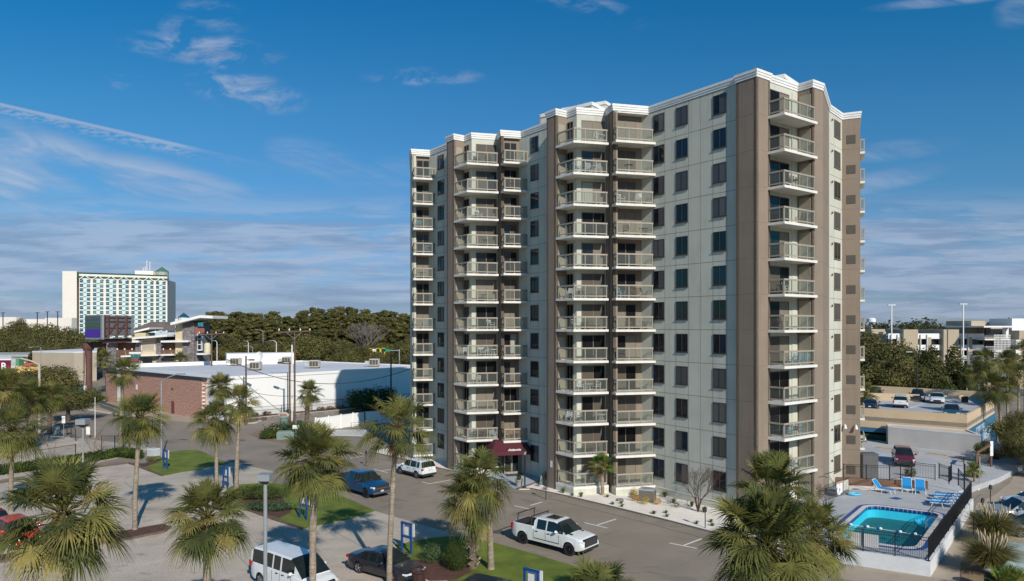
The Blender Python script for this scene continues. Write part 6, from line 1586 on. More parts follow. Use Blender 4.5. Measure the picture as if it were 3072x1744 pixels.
for x0, x1 in ((2665,2711),(2754,2831),(2877,2952)):
    for j, (ya, yb_) in enumerate(((1001,1017),(1035,1051),(1067,1083))): gbx(x0,x1,ya,yb_,m_whitewall,'parapet',GY-.5,.6)
    gbx(x0,x1,1017,1100,m_glass_shade,'opening_shade_panel',GY+.5,.5,0)  # solid dark panel painting the shade inside the open storeys
    for x in (x0+8, x0+28): gbx(x,x+1.6,1004,1100,m_whitewall,'column',GY-.9,.5,0)
    gbx(x0+30,x0+40,1012,1100,m_beige2,'screen',GY-.7,.3,0)
nb_ = empty('balcony_block', (150, 165, 0), 'tan hotel block with open balcony galleries and a white lattice at the right edge', 'hotel')
gbx(2914,2955,963,1000,m_tan,'wall',172,10,0,nb_); gbx(2950,3040,967,980,m_tan,'wall',176,10,0,nb_); gbx(3036,3072,956,986,m_whitewall,'stair_head',168,8,6,nb_)
gbx(2952,3062,980,1120,m_tan,'wall',170,8,0,nb_); gbx(2952,3045,978,983,m_whitewall,'canopy',162,14,None,nb_); gbx(3058,3140,992,1110,m_tan,'wall',164,12,0,nb_); gbx(3062,3130,966,990,m_whitewall,'wall',170,8,0,nb_)
for j, (yt, yb_) in enumerate(((987,1018),(1024,1052),(1058,1086))):
    gbx(2958,3030,yt,yt+14 if False else yb_-12,m_glass_shade,'gallery_shade_panel',169.4,.8,None,nb_); gbx(2955,3052,yb_-1,yb_+3,m_whitewall,'slab',166,5,None,nb_)  # dark panel stands for the shade at the back of the gallery
    mb = MB(); a_, b2 = D(2955,yb_-12,166), D(2985,yb_-1,166)
    for k in range(14): x = a_.x+(b2.x-a_.x)*k/13; mb.bar((x,166,b2.z),(x,166,a_.z),.06)
    mb.bar((a_.x,166,a_.z),(b2.x,166,a_.z),.1); mb.build('railing', m_white, nb_)
mb = MB(); 
for k in range(12):
    a_ = D(2983+k*4.2,1004,163); mb.bar(a_, Vector((a_.x,163,2)), .10)
for k in range(14): a_ = D(2982,1006+7*k,163); mb.bar(a_, D(3032,1006+7*k,163), .08)
mb.build('lattice', m_white, nb_)
gbx(3018,3026,984,1016,m_whitewall,'column',164,1.2,None,nb_); 
for j in range(3): gbx(3048,3062,1020+30*j,1036+30*j,m_whitewall,'balcony_front',163,2,None,nb_)
for i, (px, Y, top) in enumerate(((2675,165,915),(2890,165,912))):
    q = D(px,1010,Y); z1 = D(px,top,Y).z; o = MB().bar((q.x,Y,0),(q.x,Y,z1),.18).box(q.x-.9,q.x+.9,Y-.2,Y+.2,z1-.12,z1+.05).build('light_mast', m_white, base=(q.x,Y,0), label=('tall white light mast rising over the garage, left one','tall white light mast rising over the garage, right one')[i], cat='light mast')
r = empty('slate_roof_house', (hp(2680,990,230).x,230,0), 'grey hipped roof behind the left light mast', 'house')
a_, b2 = D(2650,1000,230), D(2712,1000,230); MB().box(a_.x,b2.x,230,244,0,a_.z).build('wall', m_tan, r)
MB().grid([[D(2648,1000,228),D(2714,1000,228),D(2714,1000,246),D(2648,1000,246)],[D(2668,983,236),D(2694,983,236),D(2694,983,238),D(2668,983,238)]], True).face([D(2668,983,236),D(2694,983,236),D(2694,983,238),D(2668,983,238)]).build('roof', mat('slate', (.10,.10,.11), .8, .1, 1), r)

# ---- beige parking deck beside the pool
DK = 3.4; PT = 4.4
w0 = G(2570,1223,PT); w0 = Vector((42.5,89.5,0)); w1 = Vector((53.1,81.7,0)); w2 = Vector((67.6,98.0,0)); w3 = Vector((72.7,108.7,0)); w4 = Vector((56.5,124,0)); w5 = Vector((30,142,0)); w6 = Vector((22,104,0))
pk = empty('parking_deck', (55, 98, 0), 'beige upper parking deck with parapet walls and a blue stripe', 'parking deck')
MB().prism([w0,w1,w2,w3,w4,w5,w6], 2.9, DK).build('deck_slab', m_lot, pk)
def par(a, b, z0, z1, m=m_beige, th=.3, nm='parapet'): MB().wbox(a, b, th, z0, z1).build(nm, m, pk)
par(w6, w0, 1.6, PT); par(w0, w1, 1.5, PT); par(w1, w2, 1.5, PT); par(w2, w3, 1.5, PT+.2); par(w3, w4, 1.5, PT+.2); par(w4, w5, 1.5, PT+.2)
mw0, mw1 = Vector((40,108.5,0)), D(2759,1190,104.7); mw1 = Vector((mw1.x, mw1.y, 0)); mw0 = D(2560,1185,108); mw0 = Vector((mw0.x,mw0.y,0)); par(mw0, mw1, DK, PT+.1)
MB().prism([mw0+Vector((0,.3,0)), mw1+Vector((0,.3,0)), w4-Vector((3,6,0)), Vector((45,125,0))], DK, DK+.5).build('ramp', m_lot, pk)
o1 = Vector(((w1-w0).y, -(w1-w0).x, 0)).normalized()
MB().wbox(w0+o1*.02, w1+o1*.02, .05, 1.5, 2.05, -.05).build('blue_stripe', mat('stripe_blue', (.03,.14,.26), .7, .1, 1), pk)
o2 = Vector(((w2-w1).y, -(w2-w1).x, 0)).normalized()
MB().wbox(w1+o2*.05, w2+o2*.05, .05, 1.5, 2.6, -.05).build('blue_stripe', MT['stripe_blue'], pk)
m_lblue = mat('light_blue_panel', (.33,.48,.62), .7, .06, 1)
MB().wbox(w1+(w2-w1)*.1, w2, .3, 0, 1.5).build('lower_wall', m_lblue, pk); MB().wbox(w1+(w2-w1)*.25+o2*.06, w1+(w2-w1)*.55+o2*.06, .05, 1.0, 2.3, -.05).build('blue_panel', m_lblue, pk)
par(w0, w1, .45, 1.2, mat('green_screen', (.01,.06,.03), .9, .3, 3), .25, 'green_screen') 
MB().wbox(w0-o1*3, w1-o1*3, .2, .4, 1.6).build('inner_wall', mat('recess_shade_paint', (.05,.05,.05), .9, 0), pk)  # shade under the deck put into this wall's near-black colour
mb = MB(); q = w3*.45+w4*.55; q = D(2879,1188,106); mb.blob((q.x,q.y-.3,3.9), .5,.4,.45,12,8); mb.build('roof_globe', m_beige, pk, smooth=180)
mb = MB(); a_ = D(2897,1200,103.5); mb.box(a_.x-.4,a_.x+.4,a_.y,a_.y+.4,3.4,4.3); mb.build('stair_hatch', mat('dark_door', (.02,.018,.016), .8, .1, 1), pk)
joints('parking_mark', [(G(2730,1224,DK),G(2785,1207,DK)),(G(2950,1245,DK) if False else Vector((56,88,0)),Vector((60,93,0)))], m_paint, DK+.01, .12)
# grey tank room in front of it
t0, t1 = Vector((45.3,84.3,0)), Vector((52.0,77.6,0)); t2, t3 = Vector((53.0,81.4,0)), Vector((46.2,86.4,0))
tk = empty('low_grey_building', (49.5,82,.5), 'low grey flat roofed wall block with a beige roof in front of the parking deck', 'building')
MB().prism([t0,t1,t2,t3], .3, 2.55).build('wall', mat('grey_wall', (.50,.48,.46), .9, .08, .5, fine=.05), tk)
mb = MB(); mb.prism(offset_poly([t0,t1,t2,t3], -.3), 2.55, 2.6).build('roof', m_beige, tk); cornice([t0,t1,t2,t3], 2.55, 2.72, .02).build('coping', m_wallw, tk)
MB().prism([t1+Vector((1.3,.4,0)), t1+Vector((1.7,.1,0)), t1+Vector((2.6,1.2,0)), t1+Vector((2.2,1.5,0))], 0, 3.0).build('blue_post', MT['stripe_blue'], tk)
# utility cabinet at the tower's right edge
p = G(2590,1436,.5); MB().box(p.x+.0,p.x+1.4,p.y,p.y+1.1,.4,2.7).box(p.x-.05,p.x+1.45,p.y-.05,p.y+1.15,2.7,2.8).build('utility_cabinet', mat('cabinet_grey', (.10,.10,.10), .7, .08, 1), base=(p.x,p.y,.5), label='dark grey utility cabinet behind the tower corner', cat='cabinet')
# ---------------------------------------------------------------- poles, signs, street furniture
m_galv = mat('galvanised', (.36,.38,.39), .5, .08, 2, metal=.4)
m_wood = mat('pole_wood', (.13,.085,.06), .9, .2, 1.5, fine=.15)
m_greenbox = mat('transformer_green', (.17,.235,.21), .6, .08, 1)
m_signblue = mat('sign_frame_blue', (.006,.06,.22), .5, .08, 3)
def sq_lamp(x, y, h_, label, s=.42):
    r = empty('street_lamp', (x,y,0), label, 'street lamp'); MB().tube([(x,y,0),(x,y,h_)], [.075,.065], 10).build('pole', m_galv, r)
    MB().box(x-s,x+s,y-s,y+s,h_+s*.62,h_+s*1.7).build('lamp_head', m_galv, r)
    MB().grid([[(x-s*i,y-s*i,z),(x+s*i,y-s*i,z),(x+s*i,y+s*i,z),(x-s*i,y+s*i,z)] for i, z in ((.25,h_-.02),(.98,h_+s*.62))], True).build('lamp_skirt', m_trim, r); return r
q = D(796,1430,24.5); sq_lamp(q.x, q.y, D(796,1452,24.5).z, 'square headed grey lamp post in front of the white van', .21)
q = G(248,1452); q = D(249,1300,55); sq_lamp(q.x, q.y, D(0,1282,55).z, 'square headed lamp post rising from the clipped hedge', .38)
def cobra(p, top, arm, label, m=m_galv, r0=.10, name='street_lamp'):
    r = empty(name, tuple(p), label, 'street lamp'); t = Vector((p[0],p[1],top)); e = t+Vector(arm)
    MB().tube([p, t], [r0,r0*.7], 10).tube([t-Vector((0,0,.1)), t+Vector(arm)*.4+Vector((0,0,.1)), e], [r0*.5]*3, 8).build('pole', m, r)
    d = Vector((arm[0],arm[1],0)).normalized(); MB().bar(e, e+d*.9, .28, .14).build('lamp_head', m_galv, r); return r
q = G(484,1380); top = D(484,1145,q.y).z; cobra(q, top, (1.9,-.3,.85), 'grey street lamp with curved arm on the lawn in front of the brick wall')
for i, (px, py, Y, ax_, l) in enumerate(((758,1060,190,-1.5,'grey street lamp beyond the warehouse roof, leftmost tall one'),(789,1012,205,-1.3,'street lamp standing before the pine wood'),(651,1045,182,-.5,'short white lamp beside the wooden pole'),(829,1045,178,-.8,'short white lamp behind the raised roof'),(745,1046,186,-.4,'short white lamp left of the raised roof'))):
    q = D(px,1080,Y); z = D(px,py-18,Y).z; cobra(Vector((q.x,Y,0)), z, (ax_,0,.4), l, m_white if i > 1 else m_galv, .12)
q = D(2751,1150,107); cobra(Vector((q.x,107,DK)), D(0,1057,107).z, (-.8,0,.05), 'slim dark lamp pole on the upper deck beside the black suv', m_trim, .09)
q = D(123,1050,150); cobra(Vector((q.x,150,0)), D(0,1042,150).z, (-1.7,0,.0), 'street lamp left of the beige hall', m_galv, .1)
q = D(118,1300,96); cobra(Vector((q.x,96,0)), D(0,1093,96).z, (-2.6,0,.8), 'weathered pole with a box lamp above the oak at left', m_conc, .2)
# utility poles
def upole(x, Y, top, label, cross=True, r_=.17):
    r = empty('utility_pole', (x,Y,0), label, 'utility pole'); MB().tube([(x,Y,0),(x,Y,top)], [r_,r_*.75], 10).build('pole', m_wood, r)
    if cross:
        MB().bar((x-2.6,Y-.1,top-.3),(x+2.6,Y-.1,top-.05),.18,.22).bar((x-2.2,Y+.3,top-.5),(x+2.4,Y+.3,top-.2),.14).build('crossarm', m_wood, r)
        mb = MB(); 
        for d in (-2.4,-.8,.9,2.4): MB().blob((x+d,Y-.1,top+.12), .11,.11,.2,8,5).build('insulator', m_white, r)
        mb.bar((x,Y-.15,top-1.3),(x-1.2,Y-.15,top-.35),.045).bar((x,Y-.15,top-1.3),(x+1.2,Y-.15,top-.2),.045); mb.build('arm_brace', m_galv, r)
    return r
qa = G(884,1262); upole(D(884,1,109).x, 109, D(0,992,109).z, 'brown wooden utility pole with crossarm above the warehouse, the taller of the pair')
q = D(869,1262,107); r = empty('area_light_pole', (q.x,107,0), 'brown wooden light pole with flood lamp next to the crossarm pole', 'light pole'); MB().tube([(q.x,107,0),(q.x,107,D(0,1083,107).z)], [.16,.13], 10).build('pole', m_wood, r)
zt = D(0,1086,107).z; MB().bar((q.x,107,zt),(q.x-1.0,106.8,zt),.08).bar((q.x-1.7,106.8,zt-.1),(q.x-.8,106.8,zt),.35,.2).build('lamp_head', m_trim, r)
q = D(876,1262,109.4); MB().tube([(q.x,109.4,0),(q.x,109.4,D(0,1035,109).z)], .11, 8).build('conduit_pole', m_white, base=(q.x,109.4,0), label='thin white conduit mast between the two wooden poles', cat='mast')
q = D(738,1200,104); r = empty('area_light_pole', (q.x,104,0), 'wooden light pole with flood lamp standing before the left part of the warehouse', 'light pole'); zt = D(0,1080,104).z
MB().tube([(q.x,104,0),(q.x,104,zt+.6)], [.15,.12], 10).build('pole', m_wood, r); MB().bar((q.x,104,zt),(q.x+.9,103.8,zt),.08).bar((q.x+.5,103.8,zt),(q.x+1.3,103.8,zt),.36,.2).build('lamp_head', m_trim, r)
q = D(1173,1250,118); r = empty('area_light_pole', (q.x,118,0), 'dark slender lamp pole in front of the shaded warehouse wall', 'light pole'); MB().tube([(q.x,118,0),(q.x,118,D(0,1067,118).z)], [.15,.12], 10).build('pole', m_trim, r); zt=D(0,1068,118).z; MB().bar((q.x,118,zt),(q.x+.9,118,zt),.3,.15).build('lamp_head', m_trim, r)
up = upole(D(635,1,138).x, 138, D(0,1000,138).z, 'wooden utility pole with pale transformer cans behind the brick building')
x = D(622,1,138).x; MB().lathe((x,138,0), [(.55,D(0,1062,138).z),(.62,D(0,1055,138).z),(.62,D(0,1035,138).z),(.4,D(0,1029,138).z)], 14).build('transformer_can', mat('can_cream', (.62,.55,.38), .6, .05, 1), up)
MB().bar((x-.8,138,D(0,1045,138).z),(x+1,138,D(0,1045,138).z),.08).build('bracket', m_galv, up)
def wire(a, b, sag, label, r_=.03):
    a, b = Vector(a), Vector(b); pts = [a+(b-a)*i/14-Vector((0,0,sag*4*(i/14)*(1-i/14))) for i in range(15)]
    MB().tube(pts, r_, 5).build('cable', m_trim, base=tuple(a), label=label, cat='cable')
wire(D(680,1078,106), D(1236,1105,104), 3.0, 'black overhead cable sagging across the white warehouse', .05)
wire(D(700,1160,103), D(884,1188,109), .5, 'thin lower cable running to the wooden poles', .03)
wire(D(884,1188,109), D(1140,1178,112), .8, 'thin lower cable running right across the warehouse wall', .03)
wire(D(645,1000,138), D(884,994,109), 1.8, 'upper cable between the two crossarm poles', .03)
# traffic signals
m_sig = mat('signal_yellow', (.6,.45,.02), .5, 0)
def mast_arm(px, Y, top, x2, label, heads):
    q = D(px,1090,Y); zt = D(0,top,Y).z; r = empty('traffic_signal', (q.x,Y,0), label, 'traffic signal'); xe = D(x2,1,Y).x
    MB().tube([(q.x,Y,0),(q.x,Y,zt+.4)], .16, 8).tube([(q.x,Y,zt),(xe,Y,zt)], [.13,.08], 8).build('mast', m_galv, r)
    for hx, kind in heads:
        x = D(hx,1,Y).x
        if kind == 's':
            MB().box(x-.55,x+.55,Y-.3,Y-.2,zt-1.2,zt+.7).build('backplate', m_sig, r); MB().box(x-.32,x+.32,Y-.5,Y-.3,zt-1.0,zt+.55).build('signal_head', m_trim, r)
        else:
            MB().box(x-(1.0 if kind == 'g' else .45),x+(1.0 if kind == 'g' else .45),Y-.3,Y-.25,zt-.35,zt+.45).build('sign_plate', {'g': mat('street_green', (.01,.25,.15), .5, 0), 'y': mat('sign_lime', (.6,.75,.02), .5, 0), 'w': m_white}[kind], r)
mast_arm(1198,200,1052,1098,'traffic signal mast with three yellow backed heads near the tower', ((1112,'s'),(1134,'s'),(1150,'s'),(1100,'y'),(1107,'w'),(1123,'w'),(1142,'y'),(1159,'g')))
mast_arm(977,205,1057,1083,'traffic signal mast with a long grey arm beyond the warehouse', ((1081,'s'),))
# billboard
bY = 143; bx0 = D(265,1195,bY).x
bb2 = empty('billboard', (bx0,bY,0), 'tall single post billboard with purple and green screen and rusty back frame', 'billboard')
m_rust = mat('rust_brown', (.13,.06,.045), .8, .15, 1)
MB().tube([(bx0,bY,0),(bx0,bY,D(0,1052,bY).z)], 1.15*.62, 18).lathe((bx0,bY,0), [(.72,D(0,1052,bY).z),(1.05,D(0,1048,bY).z),(1.05,D(0,1031,bY).z),(.8,D(0,1030,bY).z)], 16).build('post', m_rust, bb2, smooth=50)
zc = D(0,1036,bY).z; xm = D(312,1,bY).x
MB().tube([(bx0,bY,zc),(xm,bY,zc+.2),(xm,bY,zc+2.4)], .6, 14).build('bracket_pipe', m_rust, bb2, smooth=50)
m_scr = bpy.data.materials.new('screen'); m_scr.use_nodes = True; nt2 = m_scr.node_tree; b = nt2.nodes['Principled BSDF']; uvn = nd(nt2,'ShaderNodeUVMap'); uvn.uv_map='UVMap'; sxn = nd(nt2,'ShaderNodeSeparateXYZ'); nt2.links.new(uvn.outputs[0], sxn.inputs[0])
crn = nd(nt2,'ShaderNodeValToRGB'); crn.color_ramp.interpolation = 'CONSTANT'; mrn = nd(nt2,'ShaderNodeMapRange'); z0_, z1_ = D(0,1003,bY).z, D(0,949,bY).z; mrn.inputs[1].default_value = z0_; mrn.inputs[2].default_value = z1_; nt2.links.new(sxn.outputs[1], mrn.inputs[0]); nt2.links.new(mrn.outputs[0], crn.inputs[0])
el_ = crn.color_ramp.elements; el_[0].color = (.05,.01,.22,1); el_[0].position = 0; el_[1].color = (.04,.07,.04,1); el_[1].position = .28
for pp_, c_ in ((.36,(.03,.05,.09)),(.42,(.04,.075,.03)),(.55,(.035,.05,.08)),(.60,(.04,.085,.03)),(.72,(.06,.04,.14)),(.84,(.045,.08,.035))): e_ = el_.new(pp_); e_.color = c_+(1,)
nt2.links.new(crn.outputs[0], b.inputs['Base Color']); nt2.links.new(crn.outputs[0], b.inputs['Emission Color']); b.inputs['Emission Strength'].default_value = .35; b.inputs['Roughness'].default_value = .4; MT['screen'] = m_scr
sa, sb_ = D(255,1,141), D(306,1,137); sa.z = sb_.z = 0
MB().wbox(sa, sb_, .4, z0_-1.0, z1_+.2).build('cabinet', m_galv, bb2); MB().wbox(sa+(sb_-sa)*.02, sa+(sb_-sa)*.92, .05, z0_-.6, z1_, -.08).build('screen', m_scr, bb2)
ra_, rb_ = D(309,1,138), D(394,1,146); ra_.z = rb_.z = 0
MB().wbox(ra_+Vector((0,.6,0)), rb_+Vector((0,.6,0)), .25, z0_-.3, z1_+.1).build('panel_back', mat('panel_grey', (.16,.16,.17), .8, .15, 1), bb2)
mb = MB(); up_ = Vector((0,0,1)); 
for s in (.04,.17,.47,.80): q = ra_+(rb_-ra_)*s; mb.bar(q+up_*(z0_-1.6), q+up_*(z1_+.2), .42)
for z in (z0_-.2, z0_+1.3, z0_+2.6, z1_-.3): mb.bar(ra_+up_*z, rb_+up_*z, .16)
mb.bar(ra_+up_*(z0_-1.3), rb_+up_*(z0_-1.3), .3, .9); mb.bar(ra_+(rb_-ra_)*.2+up_*z0_+Vector((0,-.1,0)), ra_+(rb_-ra_)*.46+up_*(z1_-1.4)+Vector((0,-.1,0)), .16); mb.bar(ra_+(rb_-ra_)*.5+up_*z0_+Vector((0,-.1,0)), ra_+(rb_-ra_)*.78+up_*(z1_-1.4)+Vector((0,-.1,0)), .16)
mb.build('back_frame', m_rust, bb2); MB().wbox(rb_, rb_+(rb_-ra_).normalized()*.8, .3, z0_-.3, z1_+.1).build('end_panel', m_galv, bb2)
MB().bar(ra_+up_*(z0_-.75)+Vector((0,-1,0)), rb_+up_*(z0_-.75)+Vector((0,-1,0)), 1.2, .1).build('catwalk', m_galv, bb2)
mb = MB(); lx = D(252,1,142.2).x
for d in (0,.5): mb.bar((lx+d,142,1.5),(lx+d,142,D(0,1024,142).z),.07)
for i in range(22): mb.bar((lx,142,1.8+i*.5),(lx+.5,142,1.8+i*.5),.05)
mb.build('ladder', m_rust, bb2)
mb = MB().tube([(bx0-.3,bY-.8,1.0),(bx0-.15,bY-.8,4),(bx0-.05,bY-.8,8),(bx0+.1,bY-.85,11.2)], .06, 6).box(bx0-.45,bx0+.15,bY-1.0,bY-.75,1.5,2.6); mb.build('conduit', m_white, bb2)
# mushroom sign
q = G(852,1290); q = Vector((D(852,1,99).x,99,0)); r = empty('oval_sign', tuple(q), 'pale green oval sign with red lettering above the island bed', 'sign')
MB().lathe((q.x,q.y,0), [(.5,0),(.55,1.0),(.6,1.7)], 16).build('sign_base', m_greenbox, r, smooth=50)
zc = D(0,1246,99).z; MB().blob((q.x-.1,q.y,zc), .86,.25,.48,24,12).build('sign_face', mat('sign_sage', (.30,.38,.33), .7, .1, 1), r, smooth=180)
put_text('SON', .45, mat('letter_red', (.5,.05,.03), .5, 0), (q.x-.05,q.y-.27,zc+.05), Vector((1,0,0)), Vector((0,0,1)), r, shear=.3, bold=.02)
# blue sign frames
def blueframe(p, az, label, h_=1.95, w_=.85):
    r = empty('blue_sign', (p.x,p.y,0), label, 'sign frame', 'blue timber sign frames on the lawns'); M_ = Matrix.Translation((p.x,p.y,0)) @ Matrix.Rotation(R(az),4,'Z')
    mb = MB(); 
    for s in (-1,1): mb.bar((s*w_/2,0,0),(s*w_/2,0,h_),.11)
    mb.bar((-w_/2-.07,0,h_),(w_/2+.07,0,h_),.12,.12).bar((-w_/2,0,h_*.56),(w_/2,0,h_*.56),.11,.14); mb.xform(M_).build('post_frame', m_signblue, r)
    MB().box(-w_/2+.15,w_/2+.22,.09,.12,h_*.60,h_+.04).xform(M_).build('sign_board', m_white, r); return r
for p, az, l in ((k3(1432,485),-42,'blue timber sign frame on the far left lawn beside the hedge'),(k3(1955,655),-42,'blue timber sign frame between the two palms at the tip of the middle lawn'),(k4(750,920),-38,'blue timber sign frame in the middle of the lawn behind the van'),(k4(1645,1215),-38,'blue timber sign frame with hose behind the black sedan')):
    blueframe(p, az, l)
q = D(1594,1744,30.5); blueframe(Vector((q.x,30.6,0)) if False else G(1594,1822), -35, 'blue timber sign frame at the bottom edge on the near lawn')
# litter bins
p = D(1259,1,38.2); r = empty('litter_bin', (p.x,38.2,0), 'brown slatted metal litter bin in front of the black sedan', 'litter bin'); m_bin = mat('bin_brown', (.09,.035,.03), .6, .1, 4)
zt = D(0,1712,38.2).z; zt = max(zt, .9); mb = MB()
for i in range(30): a = i*2*math.pi/30; c, s = math.cos(a), math.sin(a); mb.bar((p.x+c*.30,38.2+s*.30,.05),(p.x+c*.32,38.2+s*.32,zt-.12),.035,.02); mb.bar((p.x+c*.32,38.2+s*.32,zt-.12),(p.x+c*.40,38.2+s*.40,zt),.035,.02)
mb.build('slats', m_bin, r); MB().lathe((p.x,38.2,0), [(.26,.05),(.28,zt-.1)], 18, False).build('liner', m_trim, r); MB().lathe((p.x,38.2,0), [(.40,zt-.02),(.43,zt),(.40,zt+.02)], 24, False).build('rim_ring', m_bin, r)
p = k6(1325,1430); p = Vector((26.85,39.2,0)); r = empty('litter_bin', (p.x,p.y,0), 'dark metal litter bin with bag on the pavement at lower right', 'litter bin')
MB().lathe((p.x,p.y,0), [(.30,.02),(.34,.05),(.36,1.0),(.42,1.05),(.42,1.1),(.36,1.1)], 22, False).build('body', mat('bin_grey', (.045,.045,.05), .5, .1, 4), r, smooth=50); MB().lathe((p.x,p.y,0), [(.36,1.04),(.2,1.10),(.05,1.07)], 14).build('bag', mat('bag', (.5,.52,.56), .3, .4, 12), r)
# parking meters
def meter(p, label, h_=1.25, m=m_trim):
    r = empty('parking_meter', (p.x,p.y,0), label, 'parking meter'); MB().tube([(p.x,p.y,0),(p.x,p.y,h_)], .035, 8).build('pole', m, r)
    MB().box(p.x-.10,p.x+.10,p.y-.08,p.y+.08,h_,h_+.28).lathe((p.x,p.y,0), [(.10,h_+.28),(.09,h_+.34),(.04,h_+.38)], 10).build('meter_head', m, r)
for (x, y), l in (((1503,1060),'dark parking meter nearest to the pampas grass'),((1583,920),'dark parking meter between the other two by the silver suv'),((1650,790),'dark parking meter farthest up the pavement by the silver suv')): meter(k6(x,y), l)
meter(F2(436,1430), 'black meter post standing on the kerb left of the big palm clump'); meter(k5(976,752), 'black meter post on the kerb beside the entrance apron', 1.35); meter(G(1098,1400), 'black meter post near the yellow kerb behind the palm crown', 1.3)
# old fashioned lamps
def lantern(p, h_, label):
    r = empty('lamp_post', (p.x,p.y,0), label, 'lamp post'); MB().lathe((p.x,p.y,0), [(.16,0),(.14,.25),(.07,.35),(.06,h_-.1),(.10,h_)], 12).build('pole', m_black, r, smooth=50)
    MB().lathe((p.x,p.y,0), [(.09,h_),(.17,h_+.32)], 6).build('lantern_glass', mat('lantern_pane', (.35,.34,.30), .2, .05, 2), r); MB().lathe((p.x,p.y,0), [(.20,h_+.32),(.10,h_+.45),(.02,h_+.58)], 8).build('lantern_cap', m_black, r)
lantern(k5(793,658), 3.1, 'black lantern lamp post at the corner of the entrance apron'); lantern(G(1384,1412), 3.3, 'black lantern lamp post left of the entrance in front of the ground floor balcony')
lantern(k6(1425,690,.5), 3.0, 'black lantern lamp post behind the pool fence')
# pots, boxes
p = k5(742,640); r = empty('plant_pot', (p.x,p.y,.075), 'stone urn with a small clipped conifer on the entrance apron', 'plant pot'); MB().lathe((p.x,p.y,0), [(.22,.075),(.26,.1),(.34,.6),(.40,.66),(.40,.72),(.33,.72),(.30,.62)], 18).build('urn', mat('urn_stone', (.34,.33,.29), .9, .12, 5), r, smooth=40)
c = bpy.data.objects.new('conifer', clump_mesh(90, [(0,0,.2,.22,.22,.25),(0,0,.45,.17,.17,.25),(0,0,.68,.10,.10,.2)], 900, .035, [m_hedge[2]], 'conifer')); COL.objects.link(c); c.parent = r; c.location = (0,0,.62)
def gbox(p, sx_, sy_, h_, label, m=m_greenbox, name='utility_box', rz=0, tilt=0, z=.05):
    mb = MB().box(-sx_,sx_,-sy_,sy_,0,h_*.85); mb.grid([[(-sx_,-sy_,h_*.85),(sx_,-sy_,h_*.85),(sx_,sy_,h_*.85),(-sx_,sy_,h_*.85)],[(-sx_*.85,-sy_*.8,h_),(sx_*.85,-sy_*.8,h_),(sx_*.85,sy_*.8,h_),(-sx_*.85,sy_*.8,h_)]], True); mb.face([(-sx_*.85,-sy_*.8,h_),(sx_*.85,-sy_*.8,h_),(sx_*.85,sy_*.8,h_),(-sx_*.85,sy_*.8,h_)])
    o = mb.build(name, m, local=True, label=label, cat='utility box'); o.location = (p.x,p.y,z); o.rotation_euler = (0,tilt,rz)
gbox(k5(935,625), .16,.12,.85, 'tilted pale green cable box beside the entrance apron', tilt=.1); gbox(k4(1948,392) if False else G(1325,1375), .15,.12,1.3, 'slim pale green cable box by the brown tower wall')
gbox(G(858,1318), 1.1,.7,1.05, 'large pale green transformer box in the island bed', rz=.2); m_pale = mat('transformer_pale', (.38,.46,.42), .6, .06, 1); gbox(k6(1870,1270), .75,.7,.9, 'pale green transformer box behind the pampas grass at lower right', m_pale, rz=-.7); gbox(k6(1945,1450), .9,.9,1.1, 'second pale green transformer box cut off by the lower right edge', m_pale, rz=-.7)
gbox(k3(490,190), .3,.25,1.1, 'pale green cable box at the foot of the booted palm'); gbox(k3(512,195), .22,.2,.8, 'smaller pale green cable box next to the booted palm'); gbox(G(435,1342), .25,.25,.35, 'tiny pale green box behind the end of the clipped hedge')
gbox(k3(1332,372), .55,.45,.85, 'pale grey equipment box at the end of the clipped hedge', mat('pale_grey_box', (.5,.53,.53), .6, .05, 2), rz=-.4); gbox(k5(1618,765), .28,.16,.18, 'small grey ground box in the white gravel', mat('ground_box', (.16,.16,.17), .6, .1, 4), rz=.2)
p = k5(1862,770); r = empty('air_conditioner', (p.x,p.y+.3,.06), 'square air conditioner condenser standing in the white gravel', 'air conditioner'); x, y = p.x, p.y+.3
M_ = Matrix.Translation((x,y,0)) @ Matrix.Rotation(R(-25),4,'Z')
MB().box(-.62,.62,-.55,.55,.06,1.0).xform(M_).build('cabinet', stripemat('condenser_fins', (.11,.10,.085), (.20,.175,.15), 70, .6, 0, False, 0), r); MB().box(-.65,.65,-.58,.58,1.0,1.07).xform(M_).build('top_panel', mat('condenser_top', (.42,.43,.43), .5, .05, 2), r); MB().lathe((0,0,0), [(.42,1.07),(.42,1.09),(.1,1.12)], 20).xform(M_).build('fan_grille', mat('fan_guard', (.22,.25,.30), .5, .1, 3), r)
mb = MB()
for q in (G(823,1313), G(836,1315)): mb = MB().tube([(q.x,q.y,0),(q.x-.05,q.y,1.35)], .1, 10).build('bollard', mat('bollard_yellow', (.72,.52,.25), .7, .08, 3), base=tuple(q), label='pale yellow bollard before the island transformer, ' + ('left' if q.x < G(830,1314).x else 'right') + ' one', cat='bollard')
def sign(p, h_, w_, hh, label, m=m_white, az=0, pole=m_galv, zb=None):
    r = empty('sign_post', (p.x,p.y,0), label, 'sign'); MB().bar((p.x,p.y,0),(p.x,p.y,h_),.06).build('pole', pole, r); MB().box(-w_/2,w_/2,-.05,-.03,(zb or h_-hh),(zb or h_-hh)+hh).xform(Matrix.Translation((p.x,p.y,0)) @ Matrix.Rotation(R(az),4,'Z')).build('sign_plate', m, r)
sign(k3(552,215), 2.9, .45,.95, 'narrow white parking sign near the booted palm'); sign(k3(765,218), 1.6,.5,1.0, 'low white board sign behind the bare shrubs', zb=.5); sign(G(888,1322), 2.5,.85,.5, 'small white rectangular sign by the island transformer', zb=1.5)
MB().tube([k3(824,215), k3(824,215)+Vector((0,0,5.4))], [.05,.03], 8).build('flag_pole', m_white, base=tuple(k3(824,215)), label='thin white pole rising between the bare shrubs', cat='pole')
